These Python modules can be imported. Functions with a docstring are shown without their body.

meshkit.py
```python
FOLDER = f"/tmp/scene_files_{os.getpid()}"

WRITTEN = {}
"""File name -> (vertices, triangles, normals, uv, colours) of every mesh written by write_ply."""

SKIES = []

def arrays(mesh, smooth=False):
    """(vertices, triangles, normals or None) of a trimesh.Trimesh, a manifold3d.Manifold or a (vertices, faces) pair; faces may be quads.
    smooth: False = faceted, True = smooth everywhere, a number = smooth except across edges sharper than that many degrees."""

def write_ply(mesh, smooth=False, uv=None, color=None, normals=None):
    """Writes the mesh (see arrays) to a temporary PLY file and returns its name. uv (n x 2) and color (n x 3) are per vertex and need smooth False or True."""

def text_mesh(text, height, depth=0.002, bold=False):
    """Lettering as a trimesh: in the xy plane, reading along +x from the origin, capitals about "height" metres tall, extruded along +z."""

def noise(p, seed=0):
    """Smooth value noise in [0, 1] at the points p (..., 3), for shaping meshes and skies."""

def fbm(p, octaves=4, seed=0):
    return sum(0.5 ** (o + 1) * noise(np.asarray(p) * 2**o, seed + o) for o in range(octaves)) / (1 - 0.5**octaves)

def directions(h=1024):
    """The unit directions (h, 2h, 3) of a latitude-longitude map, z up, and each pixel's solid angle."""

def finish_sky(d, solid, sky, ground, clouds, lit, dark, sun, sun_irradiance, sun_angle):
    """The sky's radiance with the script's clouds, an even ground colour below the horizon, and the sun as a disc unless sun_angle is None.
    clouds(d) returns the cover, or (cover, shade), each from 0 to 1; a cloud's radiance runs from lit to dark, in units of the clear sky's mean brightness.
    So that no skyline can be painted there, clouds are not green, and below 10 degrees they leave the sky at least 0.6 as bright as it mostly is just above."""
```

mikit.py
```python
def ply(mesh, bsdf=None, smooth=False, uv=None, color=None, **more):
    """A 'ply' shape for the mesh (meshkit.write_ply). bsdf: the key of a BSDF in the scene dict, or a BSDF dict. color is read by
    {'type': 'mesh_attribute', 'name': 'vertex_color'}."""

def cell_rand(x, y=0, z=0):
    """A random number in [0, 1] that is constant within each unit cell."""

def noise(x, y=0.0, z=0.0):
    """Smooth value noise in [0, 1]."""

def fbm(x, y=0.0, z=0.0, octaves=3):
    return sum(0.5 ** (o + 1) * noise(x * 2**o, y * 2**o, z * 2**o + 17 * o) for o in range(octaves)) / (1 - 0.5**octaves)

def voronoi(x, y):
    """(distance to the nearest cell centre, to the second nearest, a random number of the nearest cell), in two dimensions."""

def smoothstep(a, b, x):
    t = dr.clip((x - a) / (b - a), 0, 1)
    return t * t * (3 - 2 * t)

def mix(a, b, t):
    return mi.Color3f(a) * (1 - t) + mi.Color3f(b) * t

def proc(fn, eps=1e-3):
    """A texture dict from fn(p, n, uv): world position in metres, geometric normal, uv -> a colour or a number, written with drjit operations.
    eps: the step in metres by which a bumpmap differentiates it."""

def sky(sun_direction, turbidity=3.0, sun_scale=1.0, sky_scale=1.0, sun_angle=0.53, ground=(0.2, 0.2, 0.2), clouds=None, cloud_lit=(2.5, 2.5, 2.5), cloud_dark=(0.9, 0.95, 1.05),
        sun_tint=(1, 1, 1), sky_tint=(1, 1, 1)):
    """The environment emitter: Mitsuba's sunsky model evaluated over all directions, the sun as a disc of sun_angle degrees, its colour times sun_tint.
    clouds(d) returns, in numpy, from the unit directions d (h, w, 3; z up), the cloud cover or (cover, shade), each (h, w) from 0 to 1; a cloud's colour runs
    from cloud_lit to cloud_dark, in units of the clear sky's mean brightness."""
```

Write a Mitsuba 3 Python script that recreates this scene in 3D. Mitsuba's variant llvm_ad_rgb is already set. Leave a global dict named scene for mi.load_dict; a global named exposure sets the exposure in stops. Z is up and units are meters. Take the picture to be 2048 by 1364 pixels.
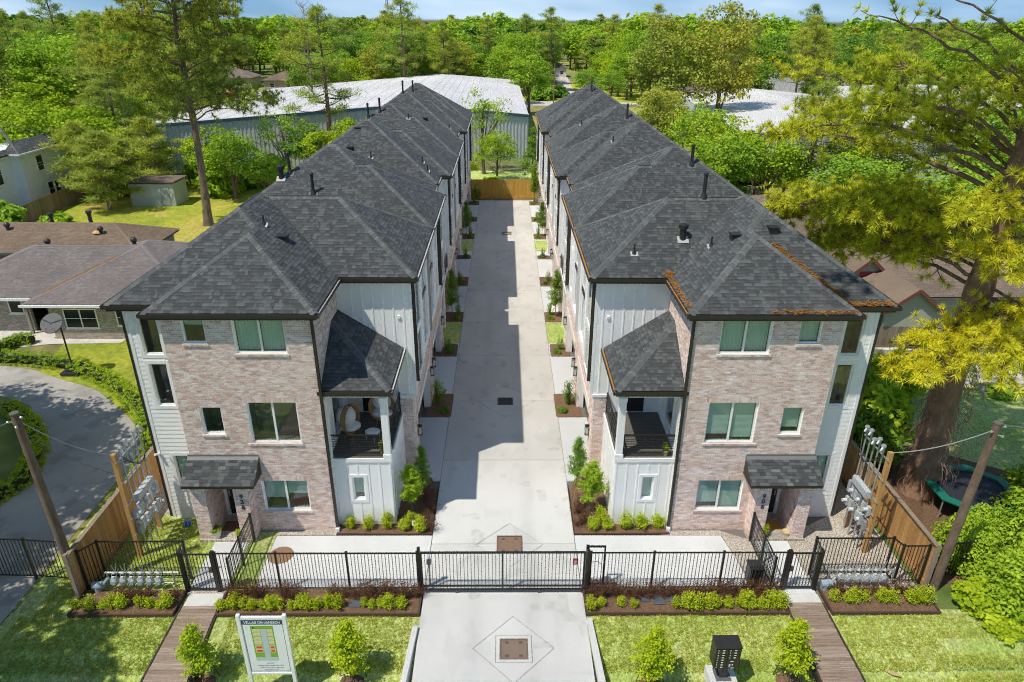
import math, random
import numpy as np
import drjit as dr
import mitsuba as mi
import mikit, meshkit
import shapely
from shapely.geometry import Polygon, box as sbox, LineString
from shapely.ops import unary_union
from mikit import noise, fbm, voronoi, cell_rand, smoothstep, mix

T = mi.ScalarTransform4f
scene, labels = {}, {}
R = random.Random(7)
NR = np.random.RandomState(11)

# ---------------------------------------------------------------- camera, sky, exposure
def _camera():
    p, yaw, roll = math.radians(24.93), math.radians(.70), math.radians(.365)
    cp, sp = math.cos(p), math.sin(p)
    f = np.array([math.sin(yaw)*cp, math.cos(yaw)*cp, -sp])
    r = np.array([math.cos(yaw), -math.sin(yaw), 0.0])
    u = np.cross(r, f)
    u2 = -math.sin(roll)*r + math.cos(roll)*u
    o = np.array([0.03, 0, 18.0])
    return {'type': 'perspective', 'fov': 2*math.degrees(math.atan(1024/1380)), 'fov_axis': 'x', 'near_clip': 0.1, 'far_clip': 6000.0,
            'to_world': T().look_at(origin=o.tolist(), target=(o+f*10).tolist(), up=u2.tolist())}
scene['camera'] = _camera()

def _clouds(d):
    el = np.degrees(np.arcsin(np.clip(d[..., 2], -1, 1)))
    az = np.arctan2(d[..., 0], d[..., 1])
    q = np.stack([az*5.0+el*.05, el*0.45+az*1.2, az*0+3.1], -1)
    c = meshkit.fbm(q, 5, 3)
    q2 = np.stack([az*2.2, el*0.22, az*0+9.0], -1)
    c2 = meshkit.fbm(q2, 3, 8)
    cov = np.clip((0.6*c+0.4*c2-.40)*3.6, 0, 1)
    veil = np.exp(-np.maximum(el, 0)/16)                      # a thin layer looks denser towards the horizon
    return .06+(.40+.5*cov)*veil+.18*cov*(1-veil), 1-cov
SUN = (-0.455, -0.315, 1.0)
scene['daylight'] = mikit.sky(SUN, turbidity=3, sun_scale=1.0, sky_scale=.72, sun_angle=0.6, clouds=_clouds, cloud_lit=(4.0, 4.9, 5.8), cloud_dark=(1.8, 3.3, 5.2),
                              sky_tint=(0.72, .98, 1.25), sun_tint=(.90, 1.0, 1.12), ground=(.14, .15, .08))
exposure = 1.52

# ---------------------------------------------------------------- helpers
class MB:
    """Collects faces; every piece carries a pair of random numbers in its uv (tone, class)."""
    def __init__(s):
        s.v, s.f, s.u, s.n = [], [], [], 0
    def add(s, v, f, uv=None):
        v = np.asarray(v, float); f = np.asarray(f, int)
        if f.shape[1] == 4:
            f = np.vstack([f[:, [0, 1, 2]], f[:, [0, 2, 3]]])
        s.v.append(v); s.f.append(f+s.n); s.n += len(v)
        if uv is None: uv = (R.random(), 0.0)
        uv = np.asarray(uv, float)
        if uv.ndim == 1: uv = np.tile(uv, (len(v), 1))
        s.u.append(uv)
        return s
    def arrays(s):
        return np.vstack(s.v), np.vstack(s.f), np.vstack(s.u)
    def box(s, x0, x1, y0, y1, z0, z1, uv=None, skip=''):
        if x0 > x1: x0, x1 = x1, x0
        if y0 > y1: y0, y1 = y1, y0
        v = [(x, y, z) for x in (x0, x1) for y in (y0, y1) for z in (z0, z1)]
        F = {'l': (0, 1, 3, 2), 'r': (4, 6, 7, 5), 'f': (0, 4, 5, 1), 'b': (2, 3, 7, 6), 'd': (0, 2, 6, 4), 't': (1, 5, 7, 3)}
        return s.add(v, [F[k] for k in F if k not in skip], uv)
    def quad(s, a, b, c, d, uv=None):
        return s.add([a, b, c, d], [(0, 1, 2, 3)], uv)
    def obox(s, c, ax, ay, az, uv=None):
        """box with centre c and half axes ax, ay, az"""
        c, ax, ay, az = (np.asarray(k, float) for k in (c, ax, ay, az))
        v = [c+i*ax+j*ay+k*az for i in (-1, 1) for j in (-1, 1) for k in (-1, 1)]
        return s.add(v, [(0, 1, 3, 2), (4, 6, 7, 5), (0, 4, 5, 1), (2, 3, 7, 6), (0, 2, 6, 4), (1, 5, 7, 3)], uv)
    def beam(s, a, b, w, h, uv=None, up=(0, 0, 1)):
        a, b = np.asarray(a, float), np.asarray(b, float)
        d = b-a; L = np.linalg.norm(d); d = d/L
        x = np.cross(d, up)
        if np.linalg.norm(x) < 1e-6: x = np.array([1.0, 0, 0])
        x /= np.linalg.norm(x); y = np.cross(x, d)
        return s.obox((a+b)/2, d*L/2, x*w/2, y*h/2, uv)
    def tube(s, pts, rad, n=8, uv=None, cap=True):
        pts = np.asarray(pts, float); m = len(pts)
        rad = np.broadcast_to(np.asarray(rad, float), (m,))
        t = np.gradient(pts, axis=0); t /= np.linalg.norm(t, axis=1, keepdims=True)+1e-12
        ref = np.array([0, 0, 1.0]) if abs(t[0][2]) < .9 else np.array([1.0, 0, 0])
        a = np.arange(n)*2*np.pi/n; vs = []
        for i in range(m):
            x = np.cross(t[i], ref); x /= np.linalg.norm(x)+1e-12; y = np.cross(t[i], x); ref = np.cross(x, t[i]) if False else ref
            vs.append(pts[i]+rad[i]*(np.cos(a)[:, None]*x+np.sin(a)[:, None]*y))
        f = [(i*n+j, i*n+(j+1) % n, (i+1)*n+(j+1) % n, (i+1)*n+j) for i in range(m-1) for j in range(n)]
        v = np.vstack(vs)
        s.add(v, f, uv)
        if cap:
            for i in (0, m-1):
                s.add(np.vstack([vs[i], pts[i][None]]), [(j, (j+1) % n, n) if i else ((j+1) % n, j, n) for j in range(n)], uv)
        return s
    def lathe(s, prof, c=(0, 0, 0), n=16, uv=None):
        prof = np.asarray(prof, float); a = np.arange(n)*2*np.pi/n
        v = np.vstack([np.stack([r*np.cos(a)+c[0], r*np.sin(a)+c[1], a*0+z+c[2]], 1) for r, z in prof])
        f = [(i*n+j, i*n+(j+1) % n, (i+1)*n+(j+1) % n, (i+1)*n+j) for i in range(len(prof)-1) for j in range(n)]
        return s.add(v, f, uv)
    def ball(s, c, r, n=10, uv=None):
        r = np.broadcast_to(np.asarray(r, float), (3,))
        a = np.linspace(-np.pi/2, np.pi/2, n//2+1)
        v, f = [], []
        th = np.arange(n)*2*np.pi/n
        for k in a: v.append(np.stack([np.cos(th)*np.cos(k)*r[0]+c[0], np.sin(th)*np.cos(k)*r[1]+c[1], th*0+np.sin(k)*r[2]+c[2]], 1))
        f = [(i*n+j, i*n+(j+1) % n, (i+1)*n+(j+1) % n, (i+1)*n+j) for i in range(n//2) for j in range(n)]
        return s.add(np.vstack(v), f, uv)
    def poly(s, pts, z0, z1, uv=None):
        """extruded plan polygon (shapely or points), with top and sides"""
        P = pts if hasattr(pts, 'exterior') else Polygon(pts)
        P = shapely.geometry.polygon.orient(P)
        tri = [t for t in shapely.constrained_delaunay_triangles(P).geoms] if hasattr(shapely, 'constrained_delaunay_triangles') else [t for t in shapely.ops.triangulate(P) if P.contains(t.representative_point())]
        for t in tri:
            c = np.array(shapely.geometry.polygon.orient(t).exterior.coords)[:3]
            s.add(np.c_[c, np.full(3, z1)], [(0, 1, 2)], uv)
        for ring in [P.exterior, *P.interiors]:
            c = np.array(ring.coords)
            for a, b in zip(c[:-1], c[1:]):
                s.quad((*a, z0), (*b, z0), (*b, z1), (*a, z1), uv)
        return s
    def mirrored(s, sx):
        if sx > 0: return s
        o = MB()
        for v, f, u in zip(s.v, s.f, s.u):
            pass
        v, f, u = s.arrays()
        o.v, o.f, o.u, o.n = [v*np.array([-1.0, 1, 1])], [f[:, ::-1]], [u], len(v)
        return o
    def moved(s, x=0, y=0, z=0, rz=0, sc=1):
        v, f, u = s.arrays(); c, sn = math.cos(rz), math.sin(rz)
        v = v*sc
        v = np.stack([v[:, 0]*c-v[:, 1]*sn+x, v[:, 0]*sn+v[:, 1]*c+y, v[:, 2]+z], 1)
        o = MB(); o.v, o.f, o.u, o.n = [v], [f], [u], len(v)
        return o
    def join(s, o):
        v, f, u = o.arrays(); s.v.append(v); s.f.append(f+s.n); s.u.append(u); s.n += len(v)
        return s

def shape(mb, bsdf, smooth=False):
    v, f, u = mb.arrays()
    return mikit.ply((v, f), 'mat_'+bsdf, smooth=smooth, uv=u)

_count = {}
def key_for(name):
    n = _count.get(name)
    _count[name] = 0 if n is None else n+1
    return name if n is None else f'{name}_{n+1:03d}'

def thing(name, label, cat, group=None):
    k = key_for(name)
    labels[k] = {'label': label, 'category': cat}
    if group: labels[k]['group'] = group
    return k
def part(parent, name, mb, bsdf, smooth=False, stuff=False, label=None, to_world=None):
    k = key_for(parent+'__'+name)
    d = dict(mb) if isinstance(mb, dict) else shape(mb, bsdf, smooth)
    if to_world is not None: d['to_world'] = to_world
    scene[k] = d
    if stuff: labels.setdefault(k, {})['kind'] = 'stuff'
    if label: labels.setdefault(k, {})['label'] = label
    return k
def solo(name, label, cat, mb, bsdf, smooth=False, group=None, to_world=None):
    k = thing(name, label, cat, group)
    d = dict(mb) if isinstance(mb, dict) else shape(mb, bsdf, smooth)
    if to_world is not None: d['to_world'] = to_world
    scene[k] = d
    return k
def setting(name, mb, bsdf, kind='structure', smooth=False, label=None):
    k = key_for(name)
    scene[k] = dict(mb) if isinstance(mb, dict) else shape(mb, bsdf, smooth)
    labels[k] = {'kind': kind}
    if label: labels[k]['label'] = label
    return k
def place(x, y, z=0, rz=0, s=1, sz=None):
    return T().translate([x, y, z]).rotate([0, 0, 1], math.degrees(rz)).scale([s, s, sz or s])

# ---------------------------------------------------------------- materials
def principled(col, rough=.6, **k):
    c = col if isinstance(col, dict) else {'type': 'rgb', 'value': list(col)}
    return {'type': 'twosided', 'bsdf': {'type': 'principled', 'base_color': c, 'roughness': rough, **k}}
def M(key, col, rough=.6, bump=None, **k):
    b = principled(col, rough, **k)
    if bump is not None:
        b = {'type': 'twosided', 'bsdf': {'type': 'bumpmap', 'arbitrary': bump[0], 'scale': bump[1], 'bsdf': b['bsdf']}}
    scene['mat_'+key] = b
def pick(u, cols):
    n = len(cols); out = mi.Color3f(cols[0])
    for i in range(1, n):
        out = dr.select(u*n >= i, mi.Color3f(cols[i]), out)
    return out

def f_brick(p, n, uv):
    c = pick(uv.x, [(.605, .425, .355), (.66, .485, .415), (.535, .37, .305), (.69, .55, .49), (.62, .45, .38), (.72, .61, .565), (.45, .34, .31), (.66, .50, .435), (.565, .40, .335), (.615, .49, .445)])
    w = smoothstep(.45, .72, fbm(p.x*5.1+p.y*3.7, p.z*7.0, p.y, 3))
    c = mix(c, (.80, .74, .71), .45*w)
    return c*(.84+.32*noise(p.x*55, p.y*55, p.z*55))
M('brick', mikit.proc(f_brick), .85)
M('mortar', (.86, .825, .785), .9)
def f_shingle(p, n, uv):
    t = uv.x
    c = mix((.043, .047, .050), (.120, .129, .130), t)
    c = mix(c, (.155, .160, .155), smoothstep(.85, .95, t)*.7)
    return c*(.78+.44*noise(p.x*70, p.y*70, p.z*70))*(.93+.14*fbm(p.x*.4, p.y*.4, 0, 2))
M('shingle', mikit.proc(f_shingle), .9)
def f_oldshingle(p, n, uv):
    a, b = mi.Color3f(.19, .165, .16), mi.Color3f(.20, .145, .10)
    c = mix(a, b, uv.y)*(.82+.36*uv.x)
    return c*(.85+.3*noise(p.x*40, p.y*40, p.z*40))*(.8+.4*fbm(p.x*.6, p.y*.6, 1, 3))
M('old_shingle', mikit.proc(f_oldshingle), .9)
def f_concrete(p, n, uv):
    new = smoothstep(.5, .5001, uv.y)
    warm = smoothstep(23.0, 34.0, p.y+3.0*fbm(p.x*.4, p.y*.2, 2, 2))
    c = mix(mi.Color3f(.60, .60, .585), mi.Color3f(.53, .51, .475), warm)
    c = mix(c, mi.Color3f(.59, .60, .605), new)
    s = fbm(p.x*.55, p.y*.35, 1, 4)
    st = smoothstep(.52, .75, fbm(p.x*1.7, p.y*.9, 5, 3))
    tr = dr.exp(-dr.square((dr.abs(p.x)-.95)/.28))*smoothstep(.35, .65, fbm(p.x*.8, p.y*.12, 9, 3))*(1-new)
    c = c*(1-.07*tr)*(1-.18*smoothstep(.80, .86, noise(p.x*1.9, p.y*1.9, 6))*noise(p.x*6, p.y*6, 2)*(1-new))
    return c*(.93+.10*uv.x)*(.92+.24*s)*(1-.07*st*(1-new))*(.95+.1*noise(p.x*60, p.y*60, p.z*60))
M('concrete', mikit.proc(f_concrete), .85)
def f_oldconcrete(p, n, uv):
    s = fbm(p.x*.35, p.y*.35, 1, 4)
    g = smoothstep(.55, .72, fbm(p.x*1.3, p.y*1.3, 4, 3))
    return mi.Color3f(.40, .375, .34)*(.65+.6*s)*(1-.22*g)*(.92+.16*noise(p.x*40, p.y*40, 0))
M('old_concrete', mikit.proc(f_oldconcrete), .9)
def f_white(p, n, uv):
    s = fbm(p.x*.9, p.y*.9, p.z*.5, 3)
    return mi.Color3f(.86, .86, .85)*(.92+.1*s)*(.985+.03*uv.x)
M('white_paint', mikit.proc(f_white), .5)
M('white_trim', (.82, .82, .81), .45)
M('dark_trim', (.030, .026, .022), .45)
M('black_metal', (.018, .017, .016), .38, specular=.5)
M('galvanised', (.45, .47, .48), .38, metallic=.55)
M('meter_grey', (.42, .46, .48), .5)
scene['mat_glass'] = {'type': 'thindielectric', 'int_ior': 1.6, 'specular_transmittance': {'type': 'rgb', 'value': [.76, .90, .85]}}
M('blind', (.52, .60, .56), .7)
M('room_dark', (.10, .10, .095), .8)
def f_grass(p, n, uv):
    a = fbm(p.x*.5, p.y*.5, 3, 3); b = noise(p.x*26, p.y*19, 0); d = noise(p.x*11, p.y*9, 2)
    c = mix(mi.Color3f(.33, .43, .10), mi.Color3f(.43, .50, .16), smoothstep(.3, .7, a))
    c = mix(c, mi.Color3f(.52, .49, .24), smoothstep(.55, .80, fbm(p.x*1.3+9, p.y*1.3, 1, 4))*.45)
    return c*(.42+.70*b+.35*d)
M('turf', mikit.proc(f_grass), .95)
def f_land(p, n, uv):
    a = fbm(p.x*.05, p.y*.05, 3, 4); b = noise(p.x*2, p.y*2, 0); e = smoothstep(.45, .6, fbm(p.x*.18, p.y*.18, 7, 3))
    c = mix(mi.Color3f(.10, .15, .03), mi.Color3f(.23, .24, .05), smoothstep(.35, .65, a))
    c = mix(c, mi.Color3f(.17, .13, .075), e*.55)
    return c*(.7+.6*b)
M('land', mikit.proc(f_land), .95)
def f_mulch(p, n, uv):
    b = noise(p.x*34, p.y*34, p.z*34); a = noise(p.x*13, p.y*17, 0)
    return mix(mi.Color3f(.105, .058, .034), mi.Color3f(.27, .165, .10), b*b*.7+a*.3)*(.8+.4*uv.x)
M('mulch', mikit.proc(f_mulch), .95)
def f_gravel(p, n, uv):
    d, e, r = voronoi(p.x*24, p.y*24)
    return mix(mi.Color3f(.38, .33, .27), mi.Color3f(.66, .61, .54), r)*(1-.45*smoothstep(.35, .62, d))*(.8+.3*fbm(p.x, p.y, 0, 2))
M('gravel', mikit.proc(f_gravel), .9)
def f_deck(p, n, uv):
    g = noise(p.x*3.0+uv.x*40, p.y*60, 0); k = noise(p.x*1.2, p.y*30, uv.x*20)
    c = mix(mi.Color3f(.21, .145, .10), mi.Color3f(.40, .32, .26), uv.x*.6+k*.4)
    return c*(.72+.5*g)
M('deck_wood', mikit.proc(f_deck), .85)
def f_cedar(p, n, uv):
    g = noise((p.x+p.y)*45, uv.x*30, p.z*2.0); k = fbm((p.x+p.y)*2, p.z*.7, uv.x*9, 3)
    new = mix(mi.Color3f(.36, .185, .065), mi.Color3f(.52, .30, .11), uv.x)
    back = mix(mi.Color3f(.50, .27, .045), mi.Color3f(.62, .36, .07), uv.x)
    old = mix(mi.Color3f(.19, .14, .10), mi.Color3f(.30, .235, .18), uv.x)
    c = dr.select(uv.y < .33, new, dr.select(uv.y < .66, back, old))
    return c*(.72+.3*g+.26*k)
M('cedar', mikit.proc(f_cedar), .8)
def f_bark(p, n, uv):
    a = mi.Float(noise(p.x*9, p.y*9, p.z*2.2)); b = noise(p.x*30, p.y*30, p.z*9)
    c = mix(mi.Color3f(.085, .065, .05), mi.Color3f(.25, .195, .155), a*.6+b*.4)
    return c*(.75+.5*uv.x)*mix((1, 1, 1), (1.75, 1.28, 1.0), uv.y)
M('bark', mikit.proc(f_bark), .9)
# leaf classes by uv.y: 0 broadleaf bright, 1 broadleaf dark, 2 pine, 3 yellow pine, 4 spring shrub, 5 purple shrub, 6 grass blade, 7 dry needles
LEAF = [((.16, .31, .022), (.50, .70, .080)), ((.085, .19, .030), (.31, .52, .080)), ((.21, .28, .042), (.56, .66, .14)), ((.46, .48, .034), (.90, .91, .085)),
        ((.22, .36, .018), (.48, .60, .050)), ((.050, .029, .024), (.17, .09, .07)), ((.32, .42, .10), (.58, .66, .22)), ((.36, .15, .03), (.66, .34, .09)), ((.24, .28, .038), (.60, .63, .12)), ((.22, .37, .018), (.55, .70, .060))]
def lc(i): return (i+.5)/len(LEAF)
def f_leaf(p, n, uv):
    a = pick(uv.y, [k[0] for k in LEAF]); b = pick(uv.y, [k[1] for k in LEAF])
    c = mix(a, b, uv.x)
    h = fbm(p.x*.11, p.y*.11, p.z*.05, 2)
    return c*mix((.85, .92, 1.0), (1.25, 1.1, .8), smoothstep(.25, .75, h))
scene['mat_leaf'] = {'type': 'principledthin', 'base_color': mikit.proc(f_leaf), 'roughness': .55, 'diff_trans': .62, 'eta': 1.35}
def f_roofwhite(p, n, uv):
    return mi.Color3f(.57, .555, .55)*(.86+.22*fbm(p.x*.06, p.y*.12, 0, 3))*(.96+.08*noise(p.x*1.2, p.y*.15, 0))
M('metal_roof', mikit.proc(f_roofwhite), .5)
M('metal_wall', (.56, .58, .61), .5)
M('blue_trim', (.10, .19, .33), .5)
M('road_grey', (.40, .36, .335), .9)
PAL = {}
def C(r, g, b, rough=.6, **k):
    """a plain painted colour, one BSDF per colour"""
    key = PAL.get((r, g, b, rough))
    if key is None:
        key = PAL[(r, g, b, rough)] = 'paint_%02d' % len(PAL)
        M(key, (r, g, b), rough, **k)
    return key
# ---------------------------------------------------------------- the setting: land, lawns, slabs, beds
def flat(P, z, uv=None, mb=None):
    mb = mb or MB()
    for g in (P.geoms if hasattr(P, 'geoms') else [P]):
        if g.area < 1e-4: continue
        for t in shapely.constrained_delaunay_triangles(shapely.geometry.polygon.orient(g)).geoms:
            c = np.array(shapely.geometry.polygon.orient(t).exterior.coords)[:3]
            mb.add(np.c_[c, np.full(3, z)], [(0, 1, 2)], uv)
    return mb
def solidpoly(P, z0, z1, uv=None, mb=None):
    mb = mb or MB()
    for g in (P.geoms if hasattr(P, 'geoms') else [P]):
        if g.area > 1e-4: mb.poly(g, z0, z1, uv)
    return mb

a = np.linspace(0, 2*np.pi, 65)[:-1]
land = Polygon(np.c_[3000*np.cos(a), 3000*np.sin(a)+200]).difference(sbox(-16.4, 9, 40, 17.15))
setting('ground', flat(land, -.03), 'land')

def ditch(x, y):
    d = -.42*math.exp(-((y-14.75)/.75)**2)
    return d+.035*(meshkit.noise(np.array([x*.9, y*.9, 0]))-.5)
def lawn_sheet(x0, x1, y0, y1, st=.2):
    mb = MB(); xs = np.arange(x0, x1+1e-6, st); ys = np.arange(y0, y1+1e-6, st)
    v = [(x, y, ditch(x, y)) for y in ys for x in xs]; n = len(xs)
    f = [(j*n+i, j*n+i+1, (j+1)*n+i+1, (j+1)*n+i) for j in range(len(ys)-1) for i in range(n-1)]
    return mb.add(v, f, (.5, 0))
lawn = lawn_sheet(-16.4, 40.0, 9.0, 17.2)
setting('front_lawn', lawn, 'turf', smooth=True)
setting('fenced_lawn', flat(unary_union([sbox(-14.25, 18.1, -10.9, 22.2), sbox(-9.6, 18.1, -8.7, 21.2), sbox(-16.3, 17.15, -14.5, 26)]), .004), 'turf')

# old neighbour drive on the left and its lawn island
drive = Polygon([(-17, 9), (-16.45, 9), (-16.45, 19), (-16.6, 24), (-16.4, 26.8), (-17.6, 28.6), (-19.4, 30.5), (-21.5, 32.3), (-24.4, 34.2), (-29, 35.5), (-45, 35.6), (-60, 36), (-60, 31), (-38, 31), (-30, 31.8), (-26.5, 31.9), (-24.3, 30.9), (-21.7, 28.1), (-19.9, 24.6), (-20.6, 22.6), (-21, 9)])
setting('old_driveway', flat(drive, -.015), 'old_concrete')
setting('neighbour_path', flat(Polygon([(-34, 37.8), (-28.9, 37.8), (-27.6, 38.2), (-23.4, 38.4), (-23.2, 39.6), (-34, 40.8)]), .0), 'concrete')
M('sunny_turf', mikit.proc(lambda p, n, uv: mix(mix(mi.Color3f(.17, .23, .02), mi.Color3f(.36, .36, .03), fbm(p.x*.5, p.y*.5, 3, 3)), mi.Color3f(.42, .33, .08), smoothstep(.55, .7, fbm(p.x*.3, p.y*.3, 8, 3))*.7)*(.75+.5*noise(p.x*6, p.y*6, 0))), .95)
setting('back_lawn', flat(Polygon([(-47, 44), (-14.7, 44), (-14.7, 84), (-34, 88), (-47, 70)]), -.02), 'sunny_turf')
setting('side_lawn', flat(Polygon([(-26, 34.5), (-21.5, 32.4), (-17.8, 28.9), (-15, 24), (-15, 40), (-27, 39.3)]), -.012), 'sunny_turf')
setting('rear_lawn', flat(sbox(-14.4, 76.3, 14.4, 92), -.018), 'turf')
setting('pine_litter_soil', flat(Polygon([(15, 18.4), (26, 18.4), (24, 24), (19.5, 27), (15, 28)]), -.012), 'mulch')
setting('side_yard', flat(Polygon([(19.5, 27), (24, 24), (34, 24), (34, 33), (28, 34), (16, 40), (15, 28)]), -.02), 'turf')
setting('patio', flat(Polygon([(26.3, 33.5), (33, 32.5), (40, 34), (40, 38), (27.5, 35.6)]), -.004), 'concrete')
setting('far_road', flat(unary_union([Polygon([(-5, 170), (120, 158), (120, 168), (-5, 180)]), Polygon([(14.6, 180), (18.2, 176), (24, 300), (19, 300)]), Polygon([(12, 168), (18.5, 168), (18, 178), (14.5, 178)])]), .0), 'road_grey')
setting('road_verge', flat(Polygon([(-60, 181), (120, 169), (120, 230), (-60, 230)]), -.012), 'sunny_turf')

# alley slabs, with open joints
def slabs(name, P, z0, z1, cuts_y, uv2=0.0, gap=.020, extra=()):
    """splits P at the lines y = cuts_y and round the polygons in extra; each slab a part of the pavement"""
    k = key_for(name); labels[k] = {'kind': 'structure'}
    lines = [LineString([(-60, y), (60, y)]) for y in cuts_y]+[LineString(q.exterior.coords) for q in extra]
    Q = P
    for l in lines: Q = Q.difference(l.buffer(gap/2, cap_style='flat'))
    for g in (Q.geoms if hasattr(Q, 'geoms') else [Q]):
        if g.area < .02: continue
        mb = MB(); mb.poly(g, z0, z1-.004, (R.random(), uv2)); part(k, 'slab', mb, 'concrete')
    return k
def sq(cx, cy, hx, hy): return sbox(cx-hx, cy-hy, cx+hx, cy+hy)
def diamond(cx, cy, hx, hy): return Polygon([(cx-hx, cy), (cx, cy-hy), (cx+hx, cy), (cx, cy+hy)])
lid_a, lid_b, grate_a, grate_b = sq(.34, 15.64, .45, .40), sq(.24, 20.42, .49, .50), sq(.08, 31.23, .41, .40), sq(.23, 62.4, .45, .55)
apron = Polygon([(-2.72, 12), (2.78, 12), (2.75, 17.95), (-2.75, 17.95)]).difference(lid_a)
slabs('apron', apron, -.5, .03, [], extra=[diamond(.33, 15.66, 1.28, 1.28), lid_a.buffer(.12, join_style='mitre')])
alley = sbox(-2.71, 17.95, 2.71, 75.4).difference(unary_union([lid_b, grate_a, grate_b]))
JY = [20.45, 25.94, 31.33, 36.64, 41.6, 47.41, 52.47, 57.4, 62.4, 67.4, 71.8]
al = slabs('alley', alley, -.06, .03, JY, extra=[diamond(.24, 20.42, 1.27, 1.2), diamond(.08, 31.3, 1.55, 1.6), diamond(.23, 62.4, 1.4, 1.5)])
base = MB(); base.box(-13, 13, 17.9, 76.3, -.2, -.022, (.1, 0)); base.box(-2.68, 2.7, 12.05, 17.9, -.4, .010, (.1, 0)); setting('subsoil', base, C(.16, .15, .14, .9))

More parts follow.
